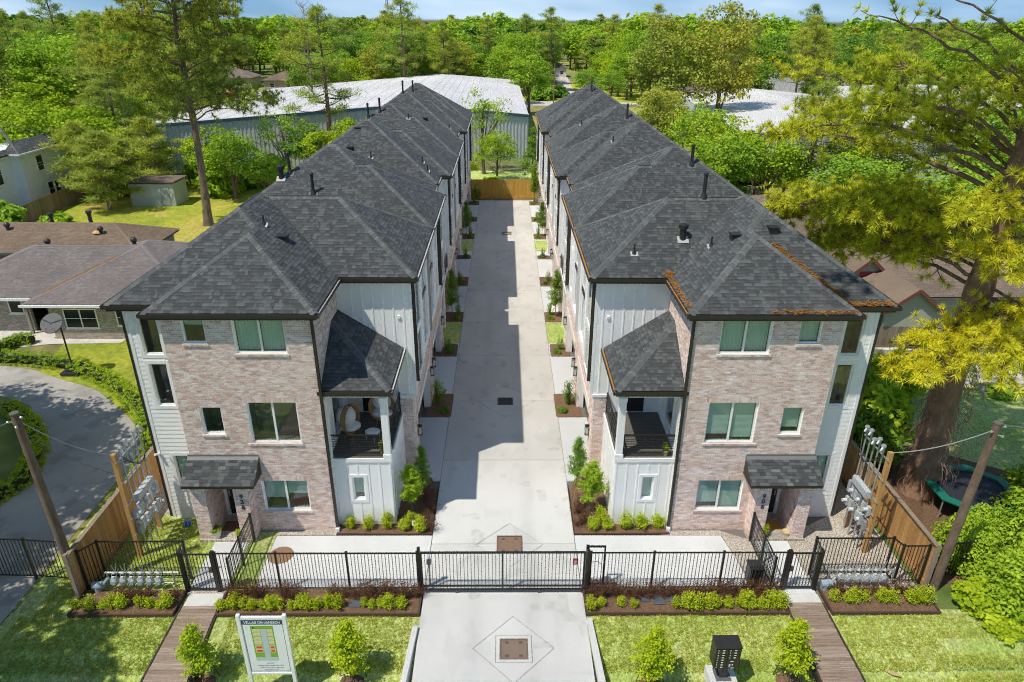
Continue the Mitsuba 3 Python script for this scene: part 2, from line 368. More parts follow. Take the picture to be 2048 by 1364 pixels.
# side strips of pale concrete with planting beds left out (y0, y1, x0, x1)
BEDS = [(29.75, 31.9, 2.73, 3.72), (36.6, 38.1, 2.95, 3.72), (41.75, 43.2, 2.85, 3.75), (48.45, 50.3, 2.85, 3.7), (54.9, 55.7, 2.95, 3.6), (60.6, 62.2, 2.9, 3.7), (66.6, 68.2, 2.85, 3.6), (73.3, 74.9, 2.85, 3.6)]
TURFS = [(38.3, 41.6), (57.0, 60.1)]
for s in (-1, 1):
    strip = sbox(2.73, 24.4, 4.45, 75.4)
    for y0, y1, x0, x1 in BEDS: strip = strip.difference(sbox(x0-.05, y0, x1+.4, y1).buffer(.12).intersection(sbox(2.72, 20, 5, 80)))
    for y0, y1 in TURFS: strip = strip.difference(sbox(2.7, y0, 4.6, y1))
    if s < 0: strip = shapely.affinity.scale(strip, -1, 1, origin=(0, 0))
    slabs('side_paving', strip, -.06, .026, [29.7, 36.6, 41.6, 48.4, 57, 60.1, 67.4], uv2=1.0, gap=.02)
    mbt = MB()
    for y0, y1 in TURFS: mbt.box(s*2.74, s*4.4, y0+.02, y1-.02, -.05, .02, (.5, 0))
    setting('alley_turf', mbt, 'turf')
    for y0, y1, x0, x1 in BEDS:
        m = MB(); c = sbox(x0, y0, x1+.1, y1).buffer(.1)
        if s < 0: c = shapely.affinity.scale(c, -1, 1, origin=(0, 0))
        m.poly(c, -.05, .035+.01*R.random(), (R.random(), 0)); setting('planting_bed', m, 'mulch')
    # front corner bed in an L, with steel edging
    L = Polygon([(2.76, 21.0), (6.42, 21.05), (6.42, 21.6), (4.25, 21.6), (4.25, 24.9), (3.1, 24.6), (2.78, 23.6)])
    if s < 0: L = shapely.affinity.scale(L, -1, 1, origin=(0, 0))
    m = MB(); m.poly(L, -.05, .05, (.6, 0)); k = setting('corner_bed', m, 'mulch')
    e = MB(); e.box(s*2.76, s*6.42, 20.965, 20.995, -.05, .07); e.box(s*2.73, s*2.758, 20.99, 24.0, -.05, .065); part(k, 'edging', e, C(.07, .04, .025, .7))

# concrete pads, porch walks
slabs('front_pad', sbox(-8.68, 18.2, -2.74, 20.93).difference(shapely.Point(-8.22, 19.88).buffer(.46)), -.06, .02, [], 1.0)
slabs('front_pad', Polygon([(2.74, 18.2), (8.72, 18.2), (8.6, 19.6), (8.38, 20.9), (2.74, 20.93)]), -.06, .02, [], 1.0)
slabs('porch_walk', sbox(-10.9, 18.2, -9.62, 20.58), -.06, .03, [], 1.0)
slabs('porch_walk', Polygon([(9.6, 17.9), (10.85, 17.9), (10.85, 20.58), (9.6, 20.58)]), -.06, .03, [], 1.0)
slabs('walk_end', sbox(-10.78, 17.42, -9.6, 17.98), -.1, .04, [], 0.0)
slabs('walk_end', sbox(9.68, 17.5, 10.88, 17.88), -.1, .04, [], 0.0)
g = MB(); g.poly(Polygon([(8.9, 18.15), (9.55, 18.15), (9.55, 20.6), (8.4, 21.2), (2.9, 21.2), (6.3, 20.95), (8.42, 20.92), (8.62, 19.6)]), -.06, .012, (.5, 0))
g.poly(Polygon([(10.88, 18.15), (14.55, 18.15), (14.6, 34), (13.1, 34), (13.1, 22.1), (11.5, 21.2), (10.88, 20.6)]), -.06, .015, (.5, 0))
g.poly(Polygon([(-14.6, 22.2), (-13.1, 22.2), (-13.1, 40), (-14.7, 40)]), -.06, .015, (.5, 0))
g.poly(Polygon([(-8.7, 20.98), (-6.42, 20.98), (-6.42, 21.3), (-8.7, 21.3)]), -.06, .012, (.5, 0))
g.poly(Polygon([(-10.9, 17.98), (-9.5, 17.98), (-9.5, 18.18), (-10.9, 18.18)]), -.06, .02, (.5, 0))
setting('gravel', g, 'gravel', kind='stuff', label='pale crushed stone beside the front walls and under the meters')

# mulch beds in front of the fence, timber edging
def front_bed(x0, x1, y0=17.02, y1=18.12):
    m = MB(); xs = np.linspace(x0, x1, 60); ys = np.linspace(y0, y1, 10)
    v = [(x, y, .045+.05*meshkit.fbm(np.array([x*3, y*3, 1.0]), 3)) for y in ys for x in xs]; n = len(xs)
    m.add(v, [(j*n+i, j*n+i+1, (j+1)*n+i+1, (j+1)*n+i) for j in range(9) for i in range(n-1)], (.5, 0))
    k = setting('mulch_bed', m, 'mulch')
    c = C(.075, .045, .03, .8)
    e = MB(); e.box(x0-.05, x1+.05, y0-.06, y0, -.2, .13); part(k, 'edging', e, c)
    e = MB(); e.box(x0-.05, x0, y0, y1, -.2, .125); part(k, 'edging', e, c)
    e = MB(); e.box(x1, x1+.05, y0, y1, -.2, .125); part(k, 'edging', e, c)
front_bed(-9.48, -2.83); front_bed(2.80, 9.5); front_bed(-14.35, -10.98); front_bed(11.05, 14.62)

# boardwalks: every plank its own part
for x0, x1, xb0, xb1 in ((-10.78, -9.6, -10.75, -9.42), (9.66, 10.86, 9.6, 10.84)):
    k = thing('boardwalk', 'weathered plank boardwalk over the ditch, '+('left of the tall white sign' if x0 < 0 else 'right of the black mailbox'), 'boardwalk')
    y = 17.4 if x0 < 0 else 17.48; i = 0
    while y > 11.9:
        t = (17.4-y)/3.0; a0, a1 = x0+(xb0-x0)*t, x1+(xb1-x1)*t
        m = MB(); m.box(a0+R.uniform(-.008, .008), a1+R.uniform(-.008, .008), y-.134, y, .02, .062+R.uniform(-.003, .003)); part(k, 'plank', m, 'deck_wood')
        y -= .14
    for s in (0, 1):
        b0, b1 = (x0, xb0) if s == 0 else (x1, xb1); d = -.045 if s == 0 else .045
        e = MB(); e.beam((b0+d, 17.45, -.06), (b0+(b1-b0)*1.85+d, 11.9, -.06), .05, .26); part(k, 'stringer', e, C(.05, .035, .026, .8))
# headwalls (curbs) beside the apron over the ditch
for s, (p0, p1) in ((-1, ((-2.8, 16.45), (-2.92, 13.2))), (1, ((2.79, 16.75), (2.92, 13.2)))):
    m = MB(); m.beam((p0[0]+s*.05, p0[1], -.2), (p1[0]+s*.12, p1[1], -.2), .17, .72); solo('headwall', 'low pale concrete curb wall on the '+('left' if s < 0 else 'right')+' side of the entrance apron', 'curb', m, 'concrete')

# iron covers and drain grates
def cover(name, label, cat, cx, cy, hx, hy, z, slots, col, knobs=True):
    k = thing(name, label, cat)
    f = MB(); 
    for x0, x1, y0, y1 in ((-hx, hx, -hy, -hy+.04), (-hx, hx, hy-.04, hy), (-hx, -hx+.04, -hy+.04, hy-.04), (hx-.04, hx, -hy+.04, hy-.04)): f.box(cx+x0, cx+x1, cy+y0, cy+y1, z-.08, z)
    part(k, 'frame', f, C(.17, .12, .085, .7))
    p = MB(); p.box(cx-hx+.045, cx+hx-.045, cy-hy+.045, cy+hy-.045, z-.07, z-.035); part(k, 'plate', p, C(*col, .7))
    rb = MB(); n = slots
    for i in range(n):
        x = cx-hx+.07+(2*hx-.14)*i/(n-1); rb.box(x-.012, x+.012, cy-hy+.06, cy+hy-.06, z-.045, z-.018)
    part(k, 'rib', rb, C(col[0]*1.5, col[1]*1.5, col[2]*1.5, .7), stuff=True)
    if knobs:
        for dx in (-.5, .5):
            for dy in (-.65, .65):
                q = MB(); q.box(cx+dx*hx-.06, cx+dx*hx+.06, cy+dy*hy-.04, cy+dy*hy+.04, z-.02, z-.008); part(k, 'lift_slot', q, C(.10, .07, .05, .7))
cover('iron_cover', 'ribbed rusty iron cover in the entrance apron in front of the gate', 'manhole cover', .34, 15.64, .44, .39, .03, 22, (.16, .105, .075))
cover('iron_cover', 'flat brown iron cover in the alley just behind the sliding gate', 'manhole cover', .24, 20.42, .48, .49, .03, 26, (.19, .125, .085))
cover('drain_grate', 'near black drain grate half in shadow in the middle of the alley', 'drain grate', .08, 31.23, .40, .39, .02, 9, (.05, .05, .05), False)
cover('drain_grate', 'far slotted drain grate in the alley before the back fence', 'drain grate', .23, 62.4, .44, .53, .025, 6, (.20, .19, .17), False)
m = MB(); m.lathe([(.0, .012), (.40, .012), (.41, .005), (.45, .005), (.455, -.05)][::-1], (-8.22, 19.88, .012), 28); solo('round_cover', 'round rusty brown cover set in the left front pad behind the fence', 'manhole cover', m, C(.27, .155, .09, .75))
# ---------------------------------------------------------------- townhouses
SL = 2/3; CO = 1/math.sqrt(1+SL*SL)
class Face:
    """a wall plane: u along it, z up, d outwards"""
    def __init__(s, o, U, N): s.o, s.U, s.N = np.array(o, float), np.array(U, float), np.array(N, float)
    def p(s, u, z, d=0): return s.o+s.U*u+s.N*d+np.array([0, 0, z])
    def box(s, mb, u0, u1, z0, z1, d0, d1, uv=None):
        return mb.obox(s.p((u0+u1)/2, (z0+z1)/2, (d0+d1)/2), s.U*(u1-u0)/2, s.N*(d1-d0)/2, (0, 0, (z1-z0)/2), uv)
    def quad(s, mb, u0, u1, z0, z1, d, uv=None):
        return mb.quad(s.p(u0, z0, d), s.p(u1, z0, d), s.p(u1, z1, d), s.p(u0, z1, d), uv)
def cells(u0, u1, z0, z1, ops):
    us = sorted({u0, u1, *[min(max(k, u0), u1) for o in ops for k in o[:2]]}); zs = sorted({z0, z1, *[min(max(k, z0), z1) for o in ops for k in o[2:4]]})
    for a, b in zip(zs[:-1], zs[1:]):
        run = None
        for c, d in zip(us[:-1], us[1:]):
            m, k = (c+d)/2, (a+b)/2
            if any(o[0] < m < o[1] and o[2] < k < o[3] for o in ops):
                if run: yield (*run, a, b)
                run = None
            else: run = (run[0], d) if run else (c, d)
        if run: yield (*run, a, b)
def panel(F, u0, u1, z0, z1, ops=(), th=.2, d=0.0, mb=None):
    mb = mb or MB()
    for a, b, c, e in cells(u0, u1, z0, z1, ops): F.box(mb, a, b, c, e, d-th, d)
    return mb
def spans(u0, u1, zc, ops):
    iv = [(u0, u1)]
    for o in ops:
        if o[2] <= zc <= o[3]:
            iv = [q for a, b in iv for q in ((a, min(b, o[0])), (max(a, o[1]), b)) if q[1]-q[0] > .012]
    return iv
BH, BL = .0762, .203
def brick_list(F, u0, u1, z0, z1, ops=(), proud=.008, phase=0.0):
    out = []; n = int((z1-z0)/BH)
    for j in range(n):
        za, zb = z0+j*BH+.008, z0+(j+1)*BH-.010
        off = (BL/2 if j % 2 else 0)+phase
        for a, b in spans(u0, u1, (za+zb)/2, ops):
            k = math.floor((a-off)/BL)
            while True:
                p0, p1 = max(a, off+k*BL+.006), min(b, off+(k+1)*BL-.007)
                if off+k*BL >= b: break
                if p1-p0 > .02: out.append((p0, p1, za, zb))
                k += 1
    return out
def put_bricks(parent, groups, single=0):
    """groups: (Face, list); the nearest `single` bricks become parts, the rest one stuff part"""
    allb = [(F, q) for F, L in groups for q in L]
    if single: allb.sort(key=lambda t: -t[1][2]+R.random()*3)
    rest = MB()
    for i, (F, (a, b, c, e)) in enumerate(allb):
        m = MB() if i < single else rest
        pr = .006+.006*R.random()
        F.box(m, a, b, c, e, -.01, pr, (R.random(), 0))
        if i < single: part(parent, 'brick', m, 'brick')
    part(parent, 'bricks', rest, 'brick', stuff=True)
def blind_mesh(F, u0, u1, z0, z1, d, pitch=.05):
    m = MB(); z = z1
    while z > z0+.01:
        b = max(z-pitch*.97, z0)
        m.quad(F.p(u0, b, d+.014), F.p(u1, b, d+.014), F.p(u1, z, d-.012), F.p(u0, z, d-.012), (R.random(), 0)); z -= pitch
    return m
def window(parent, F, u0, u1, z0, z1, panes=1, inside='blind', trim=0.0, fr=.055, dep=.09, name='window', frame_bsdf='white_trim', label=None, drop=0.0):
    f = MB()
    F.box(f, u0, u0+fr, z0, z1, -dep-.05, -dep+.02); F.box(f, u1-fr, u1, z0, z1, -dep-.05, -dep+.02)
    F.box(f, u0+fr, u1-fr, z0, z0+fr, -dep-.05, -dep+.018); F.box(f, u0+fr, u1-fr, z1-fr, z1, -dep-.05, -dep+.018)
    us = np.linspace(u0+fr, u1-fr, panes+1)
    for q in us[1:-1]: F.box(f, q-.035, q+.035, z0+fr, z1-fr, -dep-.048, -dep+.016)
    if trim:
        for a, b, c, e in ((u0-trim, u0, z0-trim, z1+trim), (u1, u1+trim, z0-trim, z1+trim), (u0, u1, z1, z1+trim), (u0, u1, z0-trim, z0)): F.box(f, a, b, c, e, -.02, .03)
    k = part(parent, name, f, frame_bsdf, label=label)
    for i in range(panes):
        a, b = us[i]+(.035 if i else 0), us[i+1]-(.035 if i < panes-1 else 0)
        m = MB(); F.quad(m, a, b, z0+fr, z1-fr, -dep-.015); part(k, 'pane', m, 'glass')
        if inside == 'blind': part(k, 'blind', blind_mesh(F, a, b, z0+fr+(drop+R.choice((0, 0, .0, .06, .14)))*(z1-z0), z1-fr, -dep-.11), 'blind')
        if inside == 'curtain':
            m = MB(); n = 14
            for j in range(n):
                ua, ub = a+(b-a)*j/n, a+(b-a)*(j+1)/n; da = -dep-.12-.03*(j % 2); db = -dep-.12-.03*((j+1) % 2)
                m.quad(F.p(ua, z0+fr, da), F.p(ub, z0+fr, db), F.p(ub, z1-fr, db), F.p(ua, z1-fr, da))
            part(k, 'curtain', m, 'blind')
    m = MB(); D = -dep-.62; a, b = u0+.02, u1-.02
    F.quad(m, a, b, z0, z1, D); 
    m.quad(F.p(a, z0, D), F.p(a, z0, -dep-.05), F.p(a, z1, -dep-.05), F.p(a, z1, D)); m.quad(F.p(b, z0, D), F.p(b, z0, -dep-.05), F.p(b, z1, -dep-.05), F.p(b, z1, D))
    m.quad(F.p(a, z0, D), F.p(b, z0, D), F.p(b, z0, -dep-.05), F.p(a, z0, -dep-.05)); m.quad(F.p(a, z1, D), F.p(b, z1, D), F.p(b, z1, -dep-.05), F.p(a, z1, -dep-.05))
    part(k, 'reveal', m, 'room_dark')
    return k
def battens(parent, F, u0, u1, z0, z1, ops=(), step=.41, start=.2, w=.05, d=.022):
    u = u0+start
    while u < u1-.05:
        iv = [(z0, z1)]
        for o in ops:
            if o[0]-.03 < u < o[1]+.03: iv = [q for a, b in iv for q in ((a, min(b, o[2])), (max(a, o[3]), b)) if q[1]-q[0] > .04]
        for a, b in iv:
            m = MB(); F.box(m, u-w/2, u+w/2, a, b, 0, d); part(parent, 'batten', m, 'white_paint')
        u += step
def lap(parent, F, u0, u1, z0, z1, ops=(), exp=.178, stuff=False):
    all_ = MB(); z = z0
    while z < z1-.02:
        zt = min(z+exp, z1)
        for a, b in spans(u0, u1, (z+zt)/2, ops):
            m = all_ if stuff else MB(); uv = (R.random(), 0)
            v = [F.p(a, z, .024), F.p(b, z, .024), F.p(b, zt+.004, .006), F.p(a, zt+.004, .006), F.p(a, z, 0), F.p(b, z, 0)]
            m.add(v, [(0, 1, 2, 3), (4, 5, 1, 0)], uv); m.add([v[4], v[0], v[3], v[5], v[1], v[2]], [(0, 1, 2), (3, 5, 4)], uv)
            if not stuff: part(parent, 'siding_board', m, 'white_paint')
        z += exp
    if stuff: part(parent, 'siding', all_, 'white_paint', stuff=True)

# --- roofs: the upper envelope of hip roofs of one pitch
class Roof:
    def __init__(s, rects, e, clip=None, m=SL):
        s.faces, s.m = [], m
        for x0, x1, y0, y1 in rects:
            w, d = x1-x0, y1-y0; h = min(w, d)/2
            if w >= d: P = dict(f=[(x0, y0), (x1, y0), (x1-h, y0+h), (x0+h, y0+h)], b=[(x1, y1), (x0, y1), (x0+h, y1-h), (x1-h, y1-h)], l=[(x0, y1), (x0, y0), (x0+h, y0+h)], r=[(x1, y0), (x1, y1), (x1-h, y1-h)])
            else: P = dict(f=[(x0, y0), (x1, y0), (x0+h, y0+h)], b=[(x1, y1), (x0, y1), (x0+h, y1-h)], l=[(x0, y1), (x0, y0), (x0+h, y0+h), (x0+h, y1-h)], r=[(x1, y0), (x1, y1), (x1-h, y1-h), (x1-h, y0+h)])
            for k, q in P.items():
                base = dict(f=y0, b=y1, l=x0, r=x1)[k]
                s.faces.append((k, base, Polygon(q)))
        s.e = e; vis = []
        hs = [s.lin(k, b) for k, b, _ in s.faces]
        for i, (k, b, P) in enumerate(s.faces):
            V = P
            for j, (k2, b2, P2) in enumerate(s.faces):
                if i == j or not V.intersects(P2): continue
                da = np.array(hs[j])-np.array(hs[i])      # h_j - h_i = da.x*x + da.y*y + da.c
                if np.allclose(da, 0, atol=1e-9):
                    if j < i: V = V.difference(P2)
                    continue
                if abs(da[0])+abs(da[1]) < 1e-9:
                    if da[2] > 0: V = V.difference(P2)
                    continue
                nrm = np.hypot(da[0], da[1]); p0 = -da[2]*da[:2]/nrm**2; d = da[:2]/nrm; t = np.array([-d[1], d[0]])
                half = Polygon([p0+t*300, p0-t*300, p0-t*300+d*300, p0+t*300+d*300])
                V = V.difference(P2.intersection(half))
            if clip is not None: V = V.intersection(clip)
            for g in (V.geoms if hasattr(V, 'geoms') else [V]):
                if g.geom_type == 'Polygon' and g.area > .01: vis.append((k, b, g))
        s.vis = vis
    def lin(s, k, b):
        return dict(f=(0, s.m, s.e-s.m*b), b=(0, -s.m, s.e+s.m*b), l=(s.m, 0, s.e-s.m*b), r=(-s.m, 0, s.e+s.m*b))[k]
    def height(s, x, y):
        return max((lambda c: c[0]*x+c[1]*y+c[2])(s.lin(k, b)) for k, b, g in s.vis if g.distance(shapely.Point(x, y)) < .02)
def wrap(mb, W):
    mb.v = [np.array([W(q) for q in v]) for v in mb.v]; return mb
def roof_parts(house, roof, sx, yr, single=0, ox=0.0, capw=.15, mat='shingle', cls=0.0, exp=.143, wd_=1.0, W=lambda v: v):
    SL = roof.m; CO = 1/math.sqrt(1+SL*SL)
    y0, y1 = yr; band = sbox(-50, y0, 50, y1)
    X = lambda x: sx*x+ox
    deck = MB(); tabs = []
    for k, b, P in roof.vis:
        P = P.intersection(band)
        c = roof.lin(k, b)
        for g in (P.geoms if hasattr(P, 'geoms') else [P]):
            if g.geom_type != 'Polygon' or g.area < .01: continue
            for t in shapely.constrained_delaunay_triangles(g).geoms:
                q = np.array(t.exterior.coords)[:3]; z = c[0]*q[:, 0]+c[1]*q[:, 1]+c[2]
                deck.add(np.c_[X(q[:, 0]), q[:, 1], z], [(0, 1, 2)], (.3, 0)); deck.add(np.c_[X(q[:, 0]), q[:, 1], z-.12], [(0, 1, 2)], (.3, 0))
            along = 0 if k in 'fb' else 1; up = {'f': 1, 'b': -1, 'l': 1, 'r': -1}[k]
            mn, mx = g.bounds[1-along], g.bounds[3-along]; st = exp*CO
            j0, j1 = (math.floor((mn-b)/st), math.ceil((mx-b)/st)) if up > 0 else (math.floor((b-mx)/st), math.ceil((b-mn)/st))
            for j in range(j0, j1):
                lo, hi = b+up*j*st, b+up*(j+1)*st; mid = (lo+hi)/2
                if not (mn < mid < mx): continue
                ln = LineString([(-60, mid), (60, mid)]) if along == 0 else LineString([(mid, -60), (mid, 120)])
                I = g.intersection(ln)
                for q in (I.geoms if hasattr(I, 'geoms') else [I]):
                    if q.is_empty or q.length < .03: continue
                    cs = np.array(q.coords)[:, along]; a, e_ = cs.min(), cs.max(); u = a-R.uniform(0, .2)
                    while u < e_:
                        wd = R.choice((.08, .11, .15, .20, .27))*wd_; p0, p1 = max(u, a), min(u+wd, e_); u += wd
                        if p1-p0 < .02: continue
                        th = R.choice((.007, .012, .02)); tone = .10+.75*R.random()**1.25 if R.random() < .9 else .93
                        zl, zh = roof.e+SL*(j*st), roof.e+SL*((j+1)*st)
                        pt = (lambda w, r, z: (X(w), r, z)) if along == 0 else (lambda w, r, z: (X(r), w, z))
                        tabs.append(([pt(p0, lo, zl+th), pt(p1, lo, zl+th), pt(p1, hi, zh+.004), pt(p0, hi, zh+.004), pt(p0, lo, zl), pt(p1, lo, zl)], tone))
    rk = part(house, 'roof', wrap(deck, W), mat)
    FQ = [(0, 1, 2), (0, 2, 3), (4, 5, 1), (4, 1, 0), (4, 0, 3), (5, 2, 1)]
    if single:
        tabs.sort(key=lambda t: (t[0][0][0])**2+t[0][0][1]**2+(18-t[0][0][2])**2)
    rest = MB()
    for i, (v, tone) in enumerate(tabs):
        m = MB() if i < single else rest
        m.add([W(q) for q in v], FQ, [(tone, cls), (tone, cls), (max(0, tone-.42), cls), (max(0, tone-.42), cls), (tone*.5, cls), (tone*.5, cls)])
        if i < single: part(rk, 'shingle', m, mat)
    part(rk, 'shingles', rest, mat, stuff=True)
    # hip and ridge caps
    cap = MB(); V = roof.vis
    for i in range(len(V)):
        for j in range(i+1, len(V)):
            if not V[i][2].buffer(.01).intersects(V[j][2]): continue
            I = V[i][2].buffer(.004).intersection(V[j][2].buffer(.004))
            if I.is_empty or I.area/.008 < .25: continue
            r = np.array(I.minimum_rotated_rectangle.exterior.coords)
            e1, e2 = r[1]-r[0], r[2]-r[1]
            (a, bb) = ((r[0]+r[3])/2, (r[1]+r[2])/2) if np.linalg.norm(e1) > np.linalg.norm(e2) else ((r[0]+r[1])/2, (r[2]+r[3])/2)
            L = np.linalg.norm(bb-a)
            if L < .25: continue
            ci, cj = roof.lin(*V[i][:2]), roof.lin(*V[j][:2])
            H = lambda c, p: c[0]*p[0]+c[1]*p[1]+c[2]
            m0 = (a+bb)/2; d = (bb-a)/L; nn = np.array([-d[1], d[0]])
            if np.array(shapely.Point(m0+nn*.05).distance(V[i][2])) > np.array(shapely.Point(m0+nn*.05).distance(V[j][2])): nn = -nn
            if H(ci, m0+nn*.1)+H(cj, m0-nn*.1) > 2*H(ci, m0)-1e-4: continue
            if not (y0 <= m0[1] < y1): continue
            if H(ci, a) > H(ci, bb): a, bb = bb, a; d = -d
            n = max(1, int(L/.13))
            for q in range(n):
                p, p2 = a+d*L*q/n, a+d*L*(q+1)/n+d*.01; tone = .62+.38*R.random()
                lift, l2 = .026, .012
                A = [(*(p+nn*capw), H(ci, p+nn*capw)+lift), (*p, H(ci, p)+lift+.012), (*(p-nn*capw), H(cj, p-nn*capw)+lift)]
                B = [(*(p2+nn*capw), H(ci, p2+nn*capw)+l2), (*p2, H(ci, p2)+l2+.012), (*(p2-nn*capw), H(cj, p2-nn*capw)+l2)]
                v = [W((X(t[0]), t[1], t[2])) for t in A+B]
                cap.add(v, [(0, 1, 4, 3), (1, 2, 5, 4)], (tone, cls))
                cap.add([v[0], v[1], v[2], (v[0][0], v[0][1], v[0][2]-.03), (v[1][0], v[1][1], v[1][2]-.03), (v[2][0], v[2][1], v[2][2]-.03)], [(3, 4, 1, 0), (4, 5, 2, 1)], (tone*.6, cls))
    if cap.v: part(rk, 'ridge_caps', cap, mat, stuff=True)
    return rk
def gutters(house, poly, e, sx, yr, glare_or_litter, ox=0.0):
    """gutters and fascia along the eaves: one part per straight run"""
    c = np.array(shapely.geometry.polygon.orient(poly).exterior.coords)
    for p, q in zip(c[:-1], c[1:]):
        d = q-p; L = np.linalg.norm(d)
        if L < .15: continue
        d = d/L; n = np.array([d[1], -d[0]])
        if abs(d[1]) > .5:                                   # clip runs along the alley to this house
            lo, hi = sorted((p[1], q[1])); lo, hi = max(lo, yr[0]), min(hi, yr[1])
            if hi-lo < .1: continue
            p, q = np.array([p[0], lo]), np.array([p[0], hi])
        elif not (yr[0] <= p[1] < yr[1]): continue
        m = MB(); mid = (p+q)/2; hl = np.linalg.norm(q-p)/2; dd = (q-p)/(2*hl)
        w = lambda v, z: np.array([sx*v[0]+ox, v[1], z])
        ax = np.array([sx*dd[0], dd[1], 0]); nx = np.array([sx*n[0], n[1], 0])
        m.obox(w(mid+n*.105, e-.07), ax*(hl+.11), nx*.008, (0, 0, .065)); m.obox(w(mid+n*.05, e-.13), ax*(hl+.10), nx*.055, (0, 0, .006))
        m.obox(w(mid-n*.012, e-.13), ax*(hl-.002), nx*.011, (0, 0, .11))
        k = part(house, 'gutter', m, 'dark_trim')
        g = MB(); g.obox(w(mid+n*.052, e-.085), ax*(hl+.09), nx*.043, (0, 0, .02)); part(k, 'glare_or_litter', g, glare_or_litter)  # strip in the gutter: painted sun glare on the left, needle litter on the right
def pent(house, F, u0, u1, z1, z0, dep, name='awning'):
    """small shingled lean-to over the front door"""
    m = MB(); m.quad(F.p(u0, z0, dep), F.p(u1, z0, dep), F.p(u1, z1, 0), F.p(u0, z1, 0), (.2, 0)); m.quad(F.p(u0, z0-.12, dep), F.p(u1, z0-.12, dep), F.p(u1, z0, dep), F.p(u0, z0, dep), (.0, 0))
    k = part(house, name, m, 'dark_trim')
    for u in (u0, u1):
        m = MB(); m.add([F.p(u, z0-.12, dep), F.p(u, z0, dep), F.p(u, z1, 0), F.p(u, z0-.12, 0)], [(0, 1, 2, 3)]); part(k, 'end_board', m, 'dark_trim')
    m = MB(); m.quad(F.p(u0, z0-.1, dep), F.p(u1, z0-.1, dep), F.p(u1, z0-.1, 0), F.p(u0, z0-.1, 0)); part(k, 'soffit', m, 'white_paint')
    n = 8; rest = MB()
    for j in range(n):
        a, b = j/n, (j+1)/n; u = u0-R.uniform(0, .2)
        while u < u1:
            w = R.choice((.13, .18, .22, .27, .33)); p0, p1 = max(u, u0-.02), min(u+w, u1+.02); u += w
            if p1-p0 < .02: continue
            th = R.choice((.007, .012, .02)); f = lambda t: (z0+(z1-z0)*t, dep*(1-t))
            (za, da), (zb, db) = f(a*.9), f(b*.9)
            v = [F.p(p0, za+th, da+.01), F.p(p1, za+th, da+.01), F.p(p1, zb+.004, db), F.p(p0, zb+.004, db), F.p(p0, za, da+.01), F.p(p1, za, da+.01)]
            mm = MB(); mm.add(v, [(0, 1, 2, 3), (4, 5, 1, 0)], (R.random()**1.6, 0)); part(k, 'shingle', mm, 'shingle')
    m = MB(); m.quad(F.p(u0, z0+(z1-z0)*.88, dep*.12+.012), F.p(u1, z0+(z1-z0)*.88, dep*.12+.012), F.p(u1, z1+.02, .012), F.p(u0, z1+.02, .012)); F.box(m, u0, u1, z1-.02, z1+.09, 0, .02)
    part(k, 'flashing', m, C(.16, .165, .165, .6))
    return k

E0 = 9.2
RECTS = [(6.19, 11.91, 21.04, 30.0), (6.19, 13.5, 21.8, 31.4), (3.31, 13.5, 24.6, 31.4)]
for q in (31.4, 50.2, 69.0):
    RECTS += [(3.95, 13.5, q, q+9.1), (3.31, 13.5, q, q+6.8)]
for q in (50.2, 69.0):
    RECTS += [(3.95, 13.5, q-9.1, q), (3.31, 13.5, q-6.8, q)]
MAIN = Roof(RECTS, E0)
FOOT = unary_union([sbox(x0, y0, x1, y1) for x0, x1, y0, y1 in RECTS]+[sbox(4.2, 40.4, 13.5, 41.2), sbox(4.2, 59.2, 13.5, 60)])
UNITS = [(21.0, 31.4), (31.4, 40.8), (40.8, 50.2), (50.2, 59.6), (59.6, 69.0), (69.0, 78.4)]
BAYS = [(24.9, 31.4), (31.4, 37.9), (43.7, 50.2), (50.2, 56.7), (62.5, 69.0), (69.0, 75.5)]
RECESS = [None, (37.9, 40.8), (40.8, 43.7), (56.7, 59.6), (59.6, 62.5), (75.5, 77.8)]
ORD = ['front', 'second', 'third', 'fourth', 'fifth', 'last']

def railing(parent, F, u0, u1, z0, z1, n=8, d=0.0, posts=2, name='railing'):
    m = MB(); F.box(m, u0, u1, z1-.045, z1, d-.03, d+.03); k = part(parent, name, m, 'black_metal')
    for u in np.linspace(u0+.025, u1-.025, posts):
        m = MB(); F.box(m, u-.02, u+.02, z0, z1-.045, d-.02, d+.02); part(k, 'post', m, 'black_metal')
    for i in range(n):
        z = z0+.1+(z1-z0-.2)*i/(n-1); m = MB(); F.box(m, u0, u1, z-.008, z+.008, d-.012, d+.008); part(k, 'bar', m, 'black_metal')
    return k
def sconce(parent, F, u, z):
    m = MB(); F.box(m, u-.06, u+.06, z-.02, z+.16, 0, .02); F.box(m, u-.085, u+.085, z+.2, z+.23, .02, .2)
    for a in (-.08, .07): 
        for d in (.03, .18): F.box(m, u+a, u+a+.012, z-.22, z+.2, d, d+.012)
    F.box(m, u-.085, u+.085, z-.235, z-.22, .02, .2); F.box(m, u-.03, u+.03, z+.23, z+.27, .0, .12)
    k = part(parent, 'wall_lantern', m, 'black_metal')
    g = MB(); F.box(g, u-.05, u+.05, z-.2, z+.12, .06, .16); part(k, 'lamp_glass', g, C(.62, .60, .55, .3))

